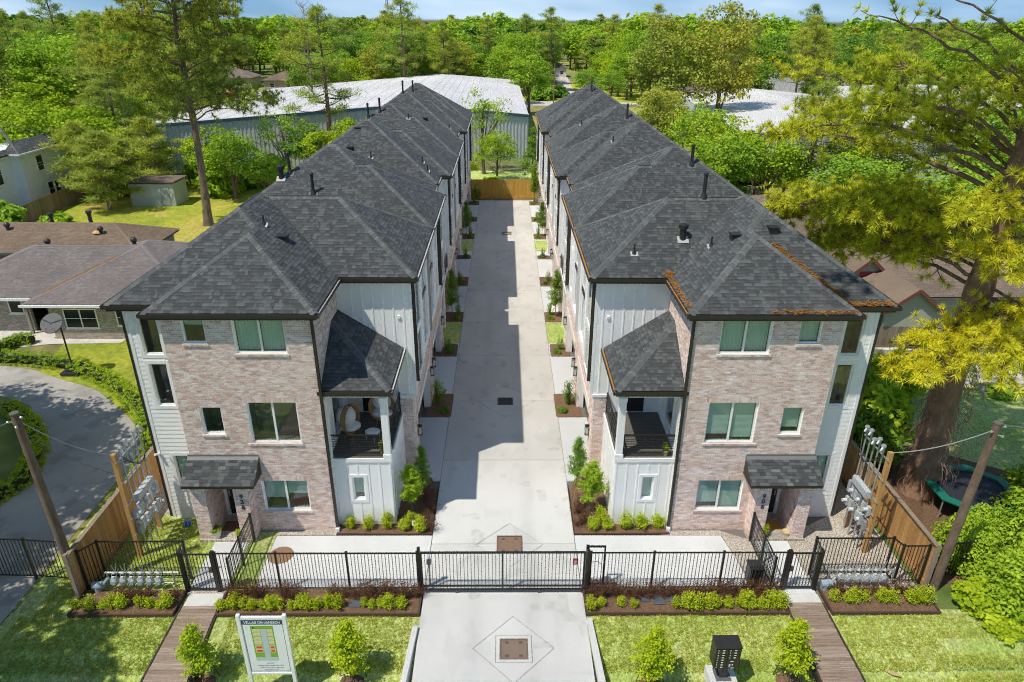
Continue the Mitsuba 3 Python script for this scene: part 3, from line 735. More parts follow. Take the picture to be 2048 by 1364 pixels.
def alley_side(h, s, i):
    """upper bay, garage and recess of one house, seen along the alley"""
    y0, y1 = BAYS[i]; FA = Face((s*3.65, 0, 0), (0, 1, 0), (-s, 0, 0)); near = i % 2 == 0
    w = y1-y0
    if near: tb = (y0+.12, y0+1.55); sm = (y0+2.1, y0+3.0); tw = (y0+4.0, y0+5.6)
    else: tb = (y1-1.55, y1-.12); sm = (y1-3.0, y1-2.1); tw = (y1-5.6, y1-4.0)
    ops = [(*tw, 4.35, 8.7), (*sm, 7.0, 8.55), (*sm, 4.6, 5.9)]
    wk = part(h, 'alley_wall', panel(FA, y0, y1, 3.97, 9.08, ops), 'white_paint')
    battens(wk, FA, y0, y1, 4.0, 9.05, ops+[(tb[0], tb[1], 4.4, 9.1)], step=.42 if i < 2 else .62)
    window(h, FA, *tw, 6.7, 8.7, 2, 'blind'); window(h, FA, *tw, 4.35, 6.5, 2, 'room', label='dark glazed window over the garage')
    m = MB(); FA.box(m, tw[0], tw[1], 6.5, 6.7, -.14, -.02); part(h, 'spandrel', m, 'dark_trim')
    window(h, FA, *sm, 7.0, 8.55, 1, 'blind'); window(h, FA, *sm, 4.6, 5.9, 1, 'blind')
    # projecting tall window box with dark cheeks
    FB = Face((s*3.43, 0, 0), (0, 1, 0), (-s, 0, 0)); b0, b1 = tb
    m = MB()
    for yy in (b0, b1-.03): m.box(s*3.43, s*3.66, yy, yy+.03, 4.55, 9.07)
    m.box(s*3.43, s*3.66, b0+.03, b1-.03, 4.55, 4.6); k = part(h, 'window_box', m, 'dark_trim')
    m = MB(); 
    for a, b, c, e in cells(b0+.03, b1-.03, 4.6, 9.07, [(b0+.12, b1-.12, 4.75, 6.55), (b0+.12, b1-.12, 6.85, 8.85)]): FB.box(m, a, b, c, e, -.05, 0)
    part(k, 'frame', m, 'white_trim')
    for z0_, z1_ in ((4.75, 6.55), (6.85, 8.85)):
        m = MB(); FB.quad(m, b0+.12, b1-.12, z0_, z1_, -.03); part(k, 'pane', m, 'glass')
    m = MB(); FB.quad(m, b0+.05, b1-.05, 4.62, 9.0, -.15); part(k, 'curtain', m, 'blind')
    # ground floor: brick piers, lintel, garage door, brick band and cap
    FG = Face((s*3.72, 0, 0), (0, 1, 0), (-s, 0, 0)); g0, g1 = y0+.95, y1-.75
    gk = part(h, 'garage_front', panel(FG, y0, y1, 0, 3.9, [(g0, g1, -.1, 2.55)], th=.35), 'mortar')
    put_bricks(gk, [(FG, brick_list(FG, y0, g0, 0, 3.88)+brick_list(FG, g1, y1, 0, 3.88)+brick_list(FG, g0, g1, 2.95, 3.88))])
    m = MB(); FG.box(m, g0-.05, g1+.05, 2.55, 2.92, -.3, .05); part(gk, 'lintel', m, C(.62, .58, .53, .8))
    m = MB(); FG.box(m, y0-.02, y1+.02, 3.9, 3.98, -.3, .06); part(gk, 'cap_band', m, 'white_trim')
    m = MB(); FG.box(m, g0, g1, 0, 2.55, -.5, -.45); dk = part(h, 'garage_door', m, C(.10, .085, .07, .5))
    for a in range(4):
        m = MB(); FG.box(m, g0+.05, g1-.05, .06+a*.62, .62+a*.62, -.45, -.43); part(dk, 'panel', m, C(.12, .10, .085, .5))
    sconce(h, FG, g0-.35, 1.9); sconce(h, FG, g1+.35, 1.9)
    if near and True:
        # near face of the bay: white panel over a brick pier
        FN = Face((0, y0, 0), (s, 0, 0), (0, -1, 0))
        if i:
            wk = part(h, 'bay_wall', panel(FN, 3.655, 4.4, 3.98, 9.05), 'white_paint'); battens(wk, FN, 3.65, 4.4, 4.0, 9.0, step=.3)
        m = panel(FN, 3.74, 4.32, 0, 3.9, th=.3); pk = part(h, 'brick_pier', m, 'mortar'); put_bricks(pk, [(FN, brick_list(FN, 3.73, 4.32, 0, 3.88))])
        m = MB(); FN.box(m, 3.66, 4.36, 3.9, 4.0, -.2, .05); part(pk, 'cap', m, 'white_trim')
        m = MB(); FN.box(m, 3.56, 3.67, 4.0, 9.0, -.06, .012); part(h, 'corner_board', m, 'white_trim')
    else:
        FN = Face((0, y1, 0), (s, 0, 0), (0, 1, 0)); part(h, 'bay_wall', panel(FN, 3.655, 4.4, 0, 9.05), 'white_paint')
    if RECESS[i]:
        r0, r1 = RECESS[i]; FR = Face((s*4.28, 0, 0), (0, 1, 0), (-s, 0, 0)); rw = (r0+.9, r1-.9)
        o2 = [(*rw, 3.3, 5.6), (*rw, 6.9, 8.5)]
        wk = part(h, 'recess_wall', panel(FR, r0, r1, 3.0, 9.08, o2), 'white_paint'); battens(wk, FR, r0, r1, 3.1, 9.05, o2)
        window(h, FR, *rw, 3.3, 5.6, 1, 'room'); window(h, FR, *rw, 6.9, 8.5, 1, 'blind')
        gk = part(h, 'recess_base', panel(FR, r0, r1, 0, 3.0, th=.3), 'mortar'); put_bricks(gk, [(FR, brick_list(FR, r0, r1, 0, 2.95))])
        FD = Face((s*3.78, 0, 0), (0, 1, 0), (-s, 0, 0))
        m = MB(); m.box(s*3.74, s*4.28, r0, r1, 2.92, 3.08); bk = part(h, 'balcony', m, 'white_trim'); 
        railing(bk.replace('x', 'x'), FD, r0+.02, r1-.02, 3.1, 4.05, 7, posts=3) if False else railing(h, FD, r0+.02, r1-.02, 3.1, 4.05, 7, posts=3)
        m = MB(); FD.box(m, (r0 if near else r1-.14), (r0+.14 if near else r1), 0, 2.92, -.1, .04); part(h, 'balcony_post', m, 'white_trim')
    # downpipe
    m = MB(); yy = y1-.15 if near else y0+.15; FA.box(m, yy-.04, yy+.04, 4.0, 9.0, .02, .09); part(h, 'downpipe', m, C(.33, .32, .30, .5) if s < 0 else C(.55, .54, .52, .5))

def body(h, s, i):
    """outer walls that close the house"""
    y0, y1 = UNITS[i]; y0 = max(y0, 22.06)
    FO = Face((s*13.08, 0, 0), (0, 1, 0), (s, 0, 0))
    k = part(h, 'outer_wall', panel(FO, y0, y1 if i < 5 else 77.8, -.2, 9.1), 'white_paint'); lap(k, FO, y0, y1 if i < 5 else 77.8, 0, 9.05, stuff=True)
    if i == 5:
        FK = Face((0, 77.8, 0), (s, 0, 0), (0, 1, 0)); part(h, 'rear_wall', panel(FK, 4.3, 13.08, -.2, 9.1), 'white_paint')
    m = MB(); lo, hi = UNITS[i]
    P = FOOT.intersection(sbox(3, lo, 14, hi)).buffer(-.02)
    if s < 0: P = shapely.affinity.scale(P, -1, 1, origin=(0, 0))
    flat(P, 9.075, None, m); part(h, 'soffit', m, C(.50, .49, .46, .7))

def front_house(s, h):
    FF = Face((0, 21.28, 0), (s, 0, 0), (0, -1, 0))
    W3B, W3S, W2B, W2S, W1B = (7.38, 9.12, 7.62, 9.05), (10.05, 10.82, 8.0, 8.87), (7.33, 9.12, 4.0, 5.7), (10.03, 10.79, 4.37, 5.52), (7.34, 9.07, .95, 2.33)
    PORCH = (9.9, 10.95, -.1, 2.56)
    ops = [W3B, W3S, W2B, W2S, W1B, PORCH]
    k = part(h, 'brick_wall', panel(FF, 6.46, 11.5, -.2, 9.08, ops, th=.3), 'mortar')
    hd = [(W2B[0]-.1, W2B[1]+.1, W2B[3], W2B[3]+.2), (W1B[0]-.1, W1B[1]+.1, W1B[3], W1B[3]+.2)]
    L = brick_list(FF, 6.46, 11.5, 0, 9.05, ops+hd)
    for a, b, c, e in hd:
        u = a
        while u < b-.03: L.append((u+.004, min(u+.072, b), c+.003, e-.003)); u += .0762
    FS = Face((s*6.46, 0, 0), (0, 1, 0), (-s, 0, 0)); FO = Face((s*11.5, 0, 0), (0, 1, 0), (s, 0, 0))
    o2 = [(22.6, 24.1, 3.5, 5.3)]
    k2 = part(h, 'brick_wall', panel(FS, 21.28, 24.9, 6.0, 9.08, th=.25), 'mortar'); k3 = part(h, 'brick_wall', panel(FO, 21.28, 22.06, -.2, 9.08, th=.25), 'mortar')
    put_bricks(k, [(FF, L)], 300); put_bricks(k2, [(FS, brick_list(FS, 21.28, 24.9, 6.02, 9.05))]); put_bricks(k3, [(FO, brick_list(FO, 21.28, 22.05, 0, 9.05))])
    kin = ['curtain', 'curtain', 'room', 'room', 'blind'] if s < 0 else ['curtain', 'curtain', 'blind', 'blind', 'blind']
    for (a, b, c, e), n, ins, dr_ in zip((W3B, W3S, W2B, W2S, W1B), (2, 1, 2, 1, 2), kin, (0, .65 if s < 0 else 0, 0, 0.08, .32 if s < 0 else 0)):
        if (s < 0 and n == 1 and ins == 'curtain'): ins = 'blind'; 
        w = window(h, FF, a, b, c, e, n, ins, drop=dr_)
        if e < 9 or True:
            m = MB(); u = a-.06
            while u < b+.05: FF.box(m, u+.004, u+.095, c-.085, c-.01, -.05, .055, (R.random(), 0)); u += .1
            part(w, 'sill', m, 'brick')
            m = MB(); FF.box(m, a-.02, b+.02, c-.012, c+.002, -.09, .05); part(w, 'sill_cap', m, C(.66, .62, .58, .8))
    # blind strip at window head where the room shows
    # porch: brick pillars, recess and door
    for a, b in ((9.38, 9.9), (10.95, 11.45)):
        m = MB(); m.box(s*a, s*b, 20.66, 21.27, 0, 2.62); p = part(h, 'porch_pillar', m, 'mortar')
        FP = Face((0, 20.66, 0), (s, 0, 0), (0, -1, 0)); A = Face((s*a, 0, 0), (0, 1, 0), (-s, 0, 0)); B = Face((s*b, 0, 0), (0, 1, 0), (s, 0, 0))
        put_bricks(p, [(FP, brick_list(FP, a, b, 0, 2.6)), (A, brick_list(A, 20.66, 21.27 if a < 10 else 22.1, 0, 2.6)), (B, brick_list(B, 20.66, 21.27 if a > 10 else 22.1, 0, 2.6))])
    m = MB(); m.box(s*9.7, s*9.89, 21.27, 22.2, 0, 2.62); m.box(s*10.96, s*11.2, 21.27, 22.2, 0, 2.62); m.box(s*9.7, s*11.2, 21.3, 22.2, 2.58, 2.64); part(h, 'porch_recess', m, 'mortar')
    m = MB(); m.box(s*9.36, s*11.47, 20.58, 22.3, -.1, .12); part(h, 'porch_slab', m, 'gravel')
    FD = Face((0, 22.12, 0), (s, 0, 0), (0, -1, 0))
    m = MB(); 
    for a, b, c, e in cells(9.9, 10.95, .12, 2.58, [(9.98, 10.82, 0, 2.42)]): FD.box(m, a, b, c, e, -.1, .03)
    part(h, 'door_frame', m, 'white_trim')
    m = MB()
    for a, b, c, e in cells(9.98, 10.82, .12, 2.42, [(10.14, 10.66, 1.1, 2.22)]): FD.box(m, a, b, c, e, -.07, -.03)
    d = part(h, 'door', m, C(.035, .03, .028, .35))
    m = MB(); FD.quad(m, 10.14, 10.66, 1.1, 2.22, -.05); part(d, 'pane', m, 'glass'); m = MB(); FD.quad(m, 10.1, 10.7, 1.0, 2.3, -.3); part(d, 'curtain', m, 'blind')
    m = MB(); FD.box(m, 10.72, 10.76, 1.0, 1.3, -.03, .03); part(d, 'handle', m, 'galvanised')
    m = MB(); FD.box(m, 9.9, 10.95, .0, .12, -.2, .04); part(h, 'door_step', m, 'mortar')
    num = '938' if s < 0 else '906'
    for q, ch in enumerate(num):
        t = meshkit.text_mesh(ch, .17, .012, True); v = np.array(t.vertices)
        cx = -9.7 if s < 0 else 9.58; m = MB(); m.add(np.c_[v[:, 0]+cx, 20.655-.012-v[:, 2], v[:, 1]+2.0-.24*q], t.faces); part(h, 'house_number', m, C(.02, .02, .02, .4))
    pent(h, FF, 8.98, 11.58, 3.42, 2.78, .95)
    # white wing with tall corner windows
    FW = Face((0, 22.05, 0), (s, 0, 0), (0, -1, 0))
    C3, C2, C1 = (12.0, 12.68, 7.2, 8.85), (12.0, 12.64, 5.12, 6.85), (12.0, 12.56, 1.45, 2.95)
    ops = [C3, C2, C1]; tr = .12
    k = part(h, 'siding_wall', panel(FW, 11.5, 13.08, -.2, 9.08, ops), 'white_paint')
    wide = [(a-tr, b+tr, c-tr, e+tr) for a, b, c, e in ops]+[(11.5, 12.0, 6.9, 7.15)]
    lap(k, FW, 11.52, 12.99, 0, 9.05, wide)
    for q in ops: window(h, FW, *q, 1, 'room' if q is not C1 else 'curtain', trim=tr, dep=.06)
    m = MB(); FW.box(m, 12.98, 13.11, 0, 9.05, -.1, .035); part(h, 'corner_board', m, 'white_trim')
    # balcony over the white ground-floor box
    FB = Face((0, 21.57, 0), (s, 0, 0), (0, -1, 0)); FBs = Face((s*4.22, 0, 0), (0, 1, 0), (-s, 0, 0))
    wn = (5.28, 5.74, 1.24, 2.29)
    k = part(h, 'balcony_base', panel(FB, 4.22, 6.46, 0, 3.0, [wn]), 'white_paint'); battens(k, FB, 4.22, 6.46, .02, 2.98, [(wn[0]-.12, wn[1]+.12, wn[2]-.12, wn[3]+.12)], start=.04)
    window(h, FB, *wn, 1, 'blind', trim=.12)
    k = part(h, 'balcony_base', panel(FBs, 21.58, 24.9, 0, 3.0), 'white_paint'); battens(k, FBs, 21.58, 24.85, .02, 2.98)
    m = MB(); FB.box(m, 4.18, 6.46, 2.98, 3.13, -.1, .045); FBs.box(m, 21.57, 24.9, 2.98, 3.13, -.1, .04); part(h, 'balcony_trim', m, 'white_trim')
    y = 21.6; j = 0
    while y < 24.85:
        m = MB(); m.box(s*4.24, s*6.45, y, y+.132, 3.10, 3.15); part(h, 'deck_board', m, C(.14, .125, .11, .8) if j % 2 else C(.12, .11, .10, .8)); y += .14; j += 1
    m = MB(); m.box(s*4.2, s*4.45, 21.56, 21.81, 3.13, 5.72); m.box(s*4.17, s*4.48, 21.53, 21.84, 3.13, 3.3); m.box(s*4.18, s*4.47, 21.54, 21.83, 5.56, 5.72); part(h, 'balcony_column', m, 'white_trim')
    m = MB(); m.box(s*4.2, s*6.46, 21.6, 21.78, 5.72, 6.0); m.box(s*4.22, s*4.42, 21.78, 24.9, 5.72, 6.0); part(h, 'balcony_beam', m, 'white_trim')
    m = MB(); m.box(s*6.36, s*6.46, 21.5, 21.66, 3.13, 5.72); part(h, 'balcony_pilaster', m, 'white_trim')
    railing(h, FB, 4.46, 6.42, 3.2, 4.12, 8, -.08, 2); railing(h, FBs, 21.84, 24.85, 3.2, 4.12, 8, -.06, 3)
    FBk = Face((0, 24.9, 0), (s, 0, 0), (0, -1, 0))
    dd = (4.95, 5.85, 3.15, 5.4)
    k = part(h, 'bay_wall', panel(FBk, 3.655, 6.46, 3.97, 9.08, [dd, (4.32, 6.46, 2, 3.99)]), 'white_paint'); battens(k, FBk, 3.7, 6.46, 4.02, 9.05, [(dd[0]-.1, dd[1]+.1, 2, dd[3]+.1)], step=.4)
    m = panel(FBk, 4.3, 6.46, 3.0, 3.99, [dd], d=-.002); part(h, 'balcony_wall', m, 'white_paint')
    m = MB(); FBk.box(m, *dd, -.12, -.08); dk = part(h, 'balcony_door', m, C(.025, .024, .024, .35))
    m = MB(); FBk.box(m, dd[0]+.15, dd[1]-.15, 4.0, 5.2, -.08, -.07); part(dk, 'pane', m, C(.04, .055, .06, .08))
    m = panel(FS, 21.5, 24.9, 3.0, 6.0, o2, th=.2); part(h, 'balcony_wall', m, 'white_paint'); window(h, FS, *o2[0], 1, 'room', trim=.1)
    m = MB(); FBk.box(m, 4.05, 4.16, 7.4, 7.52, 0, .06); part(h, 'wall_vent', m, 'white_trim')
    # small hipped roof over the balcony
    pr = Roof([(4.0, 20.0, 21.36, 40.0)], 6.13, clip=sbox(4.0, 21.36, 6.45, 24.89))
    rk = roof_parts(h, pr, s, (21, 25), 120 if s > 0 else 60)
    gutters(h, sbox(4.0, 21.36, 6.44, 24.88), 6.13, s, (21, 25), 'gutter_glare' if s < 0 else 'gutter_litter')
    # downpipe at the inner brick corner
    m = MB(); FF.box(m, 6.36, 6.46, .1, 9.05, .0, .09); part(h, 'downpipe', m, 'dark_trim'); m = MB(); m.box(s*6.33, s*6.47, 21.1, 21.27, .02, .2); part(h, 'downpipe_shoe', m, 'white_trim')
    m = MB(); m.box(s*13.1, s*13.19, 22.0, 22.09, .1, 9.0); part(h, 'downpipe', m, 'dark_trim')

M('gutter_glare', (.62, .60, .57), .4); M('gutter_litter', (.36, .19, .06), .9)  # pale tone paints sun glare into the left gutters; brown is needle litter
HOUSES = {}
for s in (-1, 1):
    side = 'left' if s < 0 else 'right'
    for i in range(6):
        if i == 0: lab = 'three-storey brick-fronted townhouse at the street end of the left row, egg chairs on its balcony' if s < 0 else 'three-storey brick-fronted townhouse at the street end of the right row, pine needles in its gutters'
        elif i == 5: lab = f'last white townhouse of the {side} row, beside the back fence'
        else: lab = f'{ORD[i]} townhouse from the street in the {side} row, white with dark hipped roof'
        h = thing('townhouse', lab, 'townhouse', 'townhouses along the alley'); HOUSES[s, i] = h
        roof_parts(h, MAIN, s, UNITS[i], {0: 300, 1: 150}.get(i, 0))
        gutters(h, FOOT, E0, s, UNITS[i], 'gutter_glare' if s < 0 else 'gutter_litter')
        alley_side(h, s, i); body(h, s, i)
        if i == 0: front_house(s, h)
        if i in (2, 4):
            m = MB(); y = UNITS[i][0]; m.box(s*4.2, s*13.4, y-.32, y+.32, E0-.06, E0+.01); part(h, 'valley_gutter', m, 'dark_trim')
# ---------------------------------------------------------------- roof vents (each stands on a roof: a thing of its own)
def vent(kind, x, y, z, label):
    m = MB()
    if kind == 'tall': m.tube([(x, y, z-.2), (x, y, z+.95)], .075, 10); m.lathe([(.10, .98), (.11, .92), (.0, 1.05)][1::-1]+[(0, 1.06)], (x, y, z), 10); m.lathe([(.17, -.05), (.1, .14), (.08, .22)], (x, y, z), 10)
    if kind == 'fat': m.tube([(x, y, z-.2), (x, y, z+.55)], .13, 12); m.lathe([(.19, .42), (.19, .56), (.0, .64)], (x, y, z), 12)
    if kind == 'pipe': m.tube([(x, y, z-.1), (x, y, z+.36)], .035, 8); m.lathe([(.11, -.03), (.05, .10)], (x, y, z), 10)
    if kind == 'box':
        m.box(x-.16, x+.16, y-.17, y+.17, z-.1, z+.13); m.box(x-.2, x+.2, y-.21, y+.2, z+.13, z+.16)
    k = solo('roof_vent', label, 'roof vent', m, C(.022, .022, .022, .5), group='vents on the townhouse roofs')
    if kind in ('fat', 'pipe', 'tall'):
        f = MB(); sg = SL; w = .22 if kind != 'pipe' else .15
        f.add([(x-w, y-w, z-w*sg+.03), (x+w, y-w, z-w*sg+.03), (x+w, y+w*.3, z+w*.3*sg+.03), (x-w, y+w*.3, z+w*.3*sg+.03)], [(0, 1, 2, 3)]); part(k, 'flashing', f, C(.42, .42, .40, .6) if kind != 'tall' else C(.12, .12, .12, .6))
VT = {'tall': [(-9.16, 33.18, 10.38), (-10.51, 34.31, 11.14), (-9.27, 53.98, 11.72), (-10.07, 53.5, 11.4), (-9.06, 72.54, 11.56), (-8.91, 64.33, 12.15), (9.36, 34.86, 11.5), (9.15, 53.56, 11.44), (8.67, 72.64, 11.63), (8.18, 28.02, 11.48)],
      'fat': [(-10.86, 34.01, 10.96), (7.02, 26.2, 10.27)], 'pipe': [(-8.94, 25.26, 11.04), (-8.1, 42.87, 10.38), (5.04, 25.58, 9.86), (7.84, 25.1, 10.3), (-7.1, 53.46, 11.37), (-5.08, 43.68, 9.95), (-4.65, 42.44, 9.67), (-4.64, 60.64, 9.66), (6.85, 44.58, 11.13), (5.82, 53.96, 10.88)],
      'box': [(-8.22, 25.03, 10.55), (-9.46, 43.44, 10.76), (-9.2, 45.1, 11.7), (-6.77, 61.48, 10.26), (8.55, 24.66, 10.77), (9.88, 24.59, 11.06)]}
for kd, ps in VT.items():
    word = {'tall': 'tall black capped vent pipe', 'fat': 'stout black vent stack with cap', 'pipe': 'thin black vent pipe', 'box': 'low square black box vent'}[kd]
    for x, y, z in ps:
        n = next(i for i, (a, b) in enumerate(UNITS) if a <= y < b); same = sorted([q for q in ps if (q[0] < 0) == (x < 0) and UNITS[n][0] <= q[1] < UNITS[n][1]])
        w = '' if len(same) == 1 else (', left one' if same[0] == (x, y, z) else ', right one' if same[-1] == (x, y, z) else ', middle one')
        vent(kd, x, y, z, f'{word}, {ORD[n]} {"left" if x < 0 else "right"} townhouse roof{w}')

# ---------------------------------------------------------------- iron fences
def fence(label, runs, zt=1.68, z0=.05, name='iron_fence', cat='fence', posts=True, gate=False, group=None, pick_sp=.118):
    """runs: list of lists of post points (x, y)"""
    k = thing(name, label, cat, group)
    for pts in runs:
        pts = [np.array(p, float) for p in pts]
        for p in pts:
            m = MB(); m.box(p[0]-.034, p[0]+.034, p[1]-.034, p[1]+.034, z0-.12, zt+.05); m.box(p[0]-.042, p[0]+.042, p[1]-.042, p[1]+.042, zt+.05, zt+.065); part(k, 'post', m, 'black_metal')
        for a, b in zip(pts[:-1], pts[1:]):
            L = np.linalg.norm(b-a); d = (b-a)/L; A, B = a+d*.034, b-d*.034
            for z, w in ((zt, .04), (z0+.09, .036)):
                m = MB(); m.beam((*A, z), (*B, z), w, w); part(k, 'rail', m, 'black_metal')
            n = max(1, int(round((L-.07)/pick_sp)))
            for i in range(1, n):
                p = A+(B-A)*i/n; m = MB(); m.box(p[0]-.0095, p[0]+.0095, p[1]-.0095, p[1]+.0095, z0+.11, zt-.018); part(k, 'picket', m, 'black_metal')
    return k
Yf = 18.12
fence('black iron fence between the left pedestrian gate and the sliding gate', [[(-9.72, Yf), (-7.68, Yf), (-5.3, Yf), (-2.92, Yf)]])
fence('black iron fence between the sliding gate and the right pedestrian gate', [[(2.98, Yf), (5.13, Yf), (7.5, Yf), (9.68, Yf)]])
fence('low black iron side fence from the left gate to the numbered porch pillar', [[(-9.4, Yf+.12), (-9.4, 19.35), (-9.42, 20.6)]], 1.3)
fence('low black iron side fence from the right gate to the porch pillar beside a bin', [[(9.38, Yf+.12), (9.38, 19.35), (9.4, 20.6)]], 1.3)
fence('black iron enclosure fence behind the left row of gas meters', [[(-10.98, Yf+.1), (-11.02, 18.72), (-13.98, 18.72), (-14.36, 18.2)]])
fence('black iron enclosure fence behind the right row of gas meters', [[(10.88, Yf+.1), (10.95, 18.82), (13.66, 18.82), (13.8, 18.42), (14.7, 18.42)]])
# pedestrian gates
for s, x0, x1 in ((-1, -10.9, -9.8), (1, 9.76, 10.84)):
    side = 'left' if s < 0 else 'right'
    k = thing('pedestrian_gate', f'black iron pedestrian gate at the top of the {side} boardwalk', 'gate', 'pedestrian gates in the front fence')
    for x in (x0, x1):
        m = MB(); m.box(x-.055, x+.055, Yf-.055, Yf+.055, -.05, 1.78); part(k, 'post', m, 'black_metal')
    for a, b, c, e in ((x0+.07, x1-.07, .1, .15), (x0+.07, x1-.07, 1.62, 1.67), (x0+.07, x0+.11, .15, 1.62), (x1-.11, x1-.07, .15, 1.62)):
        m = MB(); m.box(a, b, Yf-.022, Yf+.022, c, e); part(k, 'frame_bar', m, 'black_metal')
    n = 8
    for i in range(1, n):
        x = x0+.11+(x1-x0-.22)*i/n; m = MB(); m.box(x-.0095, x+.0095, Yf-.01, Yf+.01, .15, 1.62); part(k, 'picket', m, 'black_metal')
    m = MB(); lx = x1-.14 if s < 0 else x0+.14; m.box(lx-.05, lx+.05, Yf-.045, Yf+.04, .88, 1.06); part(k, 'lock_box', m, C(.05, .05, .05, .4))
# sliding gate
k = thing('sliding_gate', 'wide black iron sliding gate across the driveway', 'gate'); Yg = 18.02
for a, b, c, e in ((-2.8, 2.78, .12, .18), (-2.8, 2.78, 1.76, 1.82), (-2.8, 2.78, .30, .34)):
    m = MB(); m.box(a, b, Yg-.03, Yg+.03, c, e); part(k, 'rail', m, 'black_metal')
for x in (-2.77, -.02, 2.75):
    m = MB(); m.box(x-.03, x+.03, Yg-.028, Yg+.028, .18, 1.76); part(k, 'upright', m, 'black_metal')
for i in range(1, 46):
    x = -2.77+5.52*i/46
    if abs(x+.02) < .04: continue
    m = MB(); m.box(x-.0095, x+.0095, Yg-.0095, Yg+.0095, .18, 1.76); part(k, 'picket', m, 'black_metal')
for x in (-1.6, 1.25):
    m = MB(); m.tube([(x, Yg-.05, .09), (x, Yg+.05, .09)], .065, 14); part(k, 'wheel', m, C(.08, .08, .085, .4))
m = MB(); m.box(-2.8, 2.9, Yg-.014, Yg+.014, .026, .045); solo('gate_track', 'steel floor track under the sliding gate', 'track', m, C(.10, .095, .09, .5))
k = thing('gate_guide', 'tall black guide posts at the right end of the sliding gate', 'gate frame')
for x, y, h in ((2.86, Yg+.12, 1.98), (2.86, Yg-.1, 1.98), (-2.86, Yg+.12, 1.9)):
    m = MB(); m.box(x-.05, x+.05, y-.05, y+.05, 0, h); part(k, 'post', m, 'black_metal')
m = MB(); m.box(2.9, 3.5, Yg+.26, Yg+.31, 1.76, 1.82); m.box(3.45, 3.5, Yg+.26, Yg+.31, .1, 1.76); m.box(2.9, 4.0, Yg+.26, Yg+.31, .1, .16); part(k, 'tail', m, 'black_metal')
for nm, lab, x in (('gate_sensor', 'small grey sensor box on a post left of the sliding gate', -2.55),):
    m = MB(); m.box(x-.09, x+.06, Yf+.2, Yf+.3, .98, 1.16); m.tube([(x, Yf+.27, 0), (x, Yf+.27, 1.0)], .02, 6); solo(nm, lab, 'sensor', m, C(.28, .26, .22, .5))
k = thing('gate_sign', 'small red warning plate hung behind the right end of the gate', 'sign'); x = 2.46
m = MB(); m.box(x-.09, x+.09, Yg+.06, Yg+.075, 1.2, 1.46); part(k, 'plate', m, C(.62, .03, .03, .5))
m = MB(); m.box(x-.03, x+.03, Yg+.05, Yg+.059, 1.25, 1.38); part(k, 'mark', m, C(.8, .78, .75, .5))
m = MB(); m.tube([(2.9, Yg+.33, 1.05), (3.25, Yg+.33, 1.08), (3.42, Yg+.33, .95), (3.4, Yg+.33, .5), (3.36, Yg+.33, .05)], .012, 6); solo('gate_cable', 'pale flexible cable looping down beside the gate motor post', 'cable', m, C(.5, .5, .5, .5))

# ---------------------------------------------------------------- gas meters
def gas_row(s, x0, n, y, lab):
    k = thing('gas_manifold', f'grey gas pipe manifold carrying the {lab} row of meters', 'pipes')
    xs = [x0+.305*i for i in range(n)]
    m = MB(); m.tube([(xs[0]-.35, y+.12, .62), (xs[-1]+(.65 if s < 0 else .4), y+.12, .62)], .035, 8); part(k, 'pipe', m, 'galvanised')
    m = MB(); m.tube([(xs[0]-.2, y-.02, .30), (xs[-1]+.5, y-.02, .30)], .024, 8); part(k, 'pipe', m, 'galvanised')
    for x in (xs[0]-.3, xs[-1]+.45):
        m = MB(); m.tube([(x, y+.12, -.05), (x, y+.12, .66)], .03, 8); part(k, 'riser', m, 'galvanised')
    for x in xs:
        m = MB(); m.tube([(x-.08, y+.12, .62), (x-.08, y+.02, .62), (x-.08, y, .5)], .016, 6); m.tube([(x+.08, y, .5), (x+.08, y+.04, .66), (x+.10, y+.12, .70)], .016, 6)
        m.tube([(x+.02, y+.12, .64), (x+.10, y+.12, 1.02)], .016, 6); m.tube([(x-.07, y+.12, .95), (x-.01, y+.12, .70)], .012, 6); part(k, 'fitting', m, 'galvanised')
    for i, x in enumerate(xs):
        t = thing('gas_meter', f'grey gas meter, {["first","second","third","fourth","fifth","sixth"][i]} from the left in the {lab} row', 'gas meter', f'gas meters in the {lab} row')
        m = MB(); m.box(x-.10, x+.10, y-.11, y+.05, .28, .46); m.box(x-.085, x+.085, y-.10, y+.04, .46, .52); part(t, 'body', m, 'meter_grey')
        m = MB(); m.tube([(x, y-.12, .38), (x, y-.15, .38)], .085, 12); part(t, 'drum', m, 'meter_grey')
        m = MB(); m.box(x-.045, x+.045, y-.09, y-.02, .52, .60); part(t, 'index', m, C(.55, .57, .57, .4))
        m = MB(); m.ball((x+.02, y+.02, .70), (.06, .06, .035), 8); part(t, 'regulator', m, 'meter_grey')
gas_row(-1, -13.4, 6, 18.25, 'left'); gas_row(1, 11.75, 6, 18.3, 'right')
for x, y, lab in ((-13.95, 18.1, 'left'), (11.2, 18.1, 'right')):
    m = MB(); m.tube([(x, y, .0), (x, y, .22), (x+.03, y-.02, .32)], .12, 12); m.tube([(x-.14, y, .3), (x+.2, y, .34)], .13, 12); m.tube([(x+.2, y, .34), (x+.38, y+.1, .55)], .05, 8)
    solo('gas_regulator', f'round blue grey gas regulator at the {"left" if x<0 else "left"} end of the {lab} meter row', 'regulator', m, C(.30, .38, .44, .45))

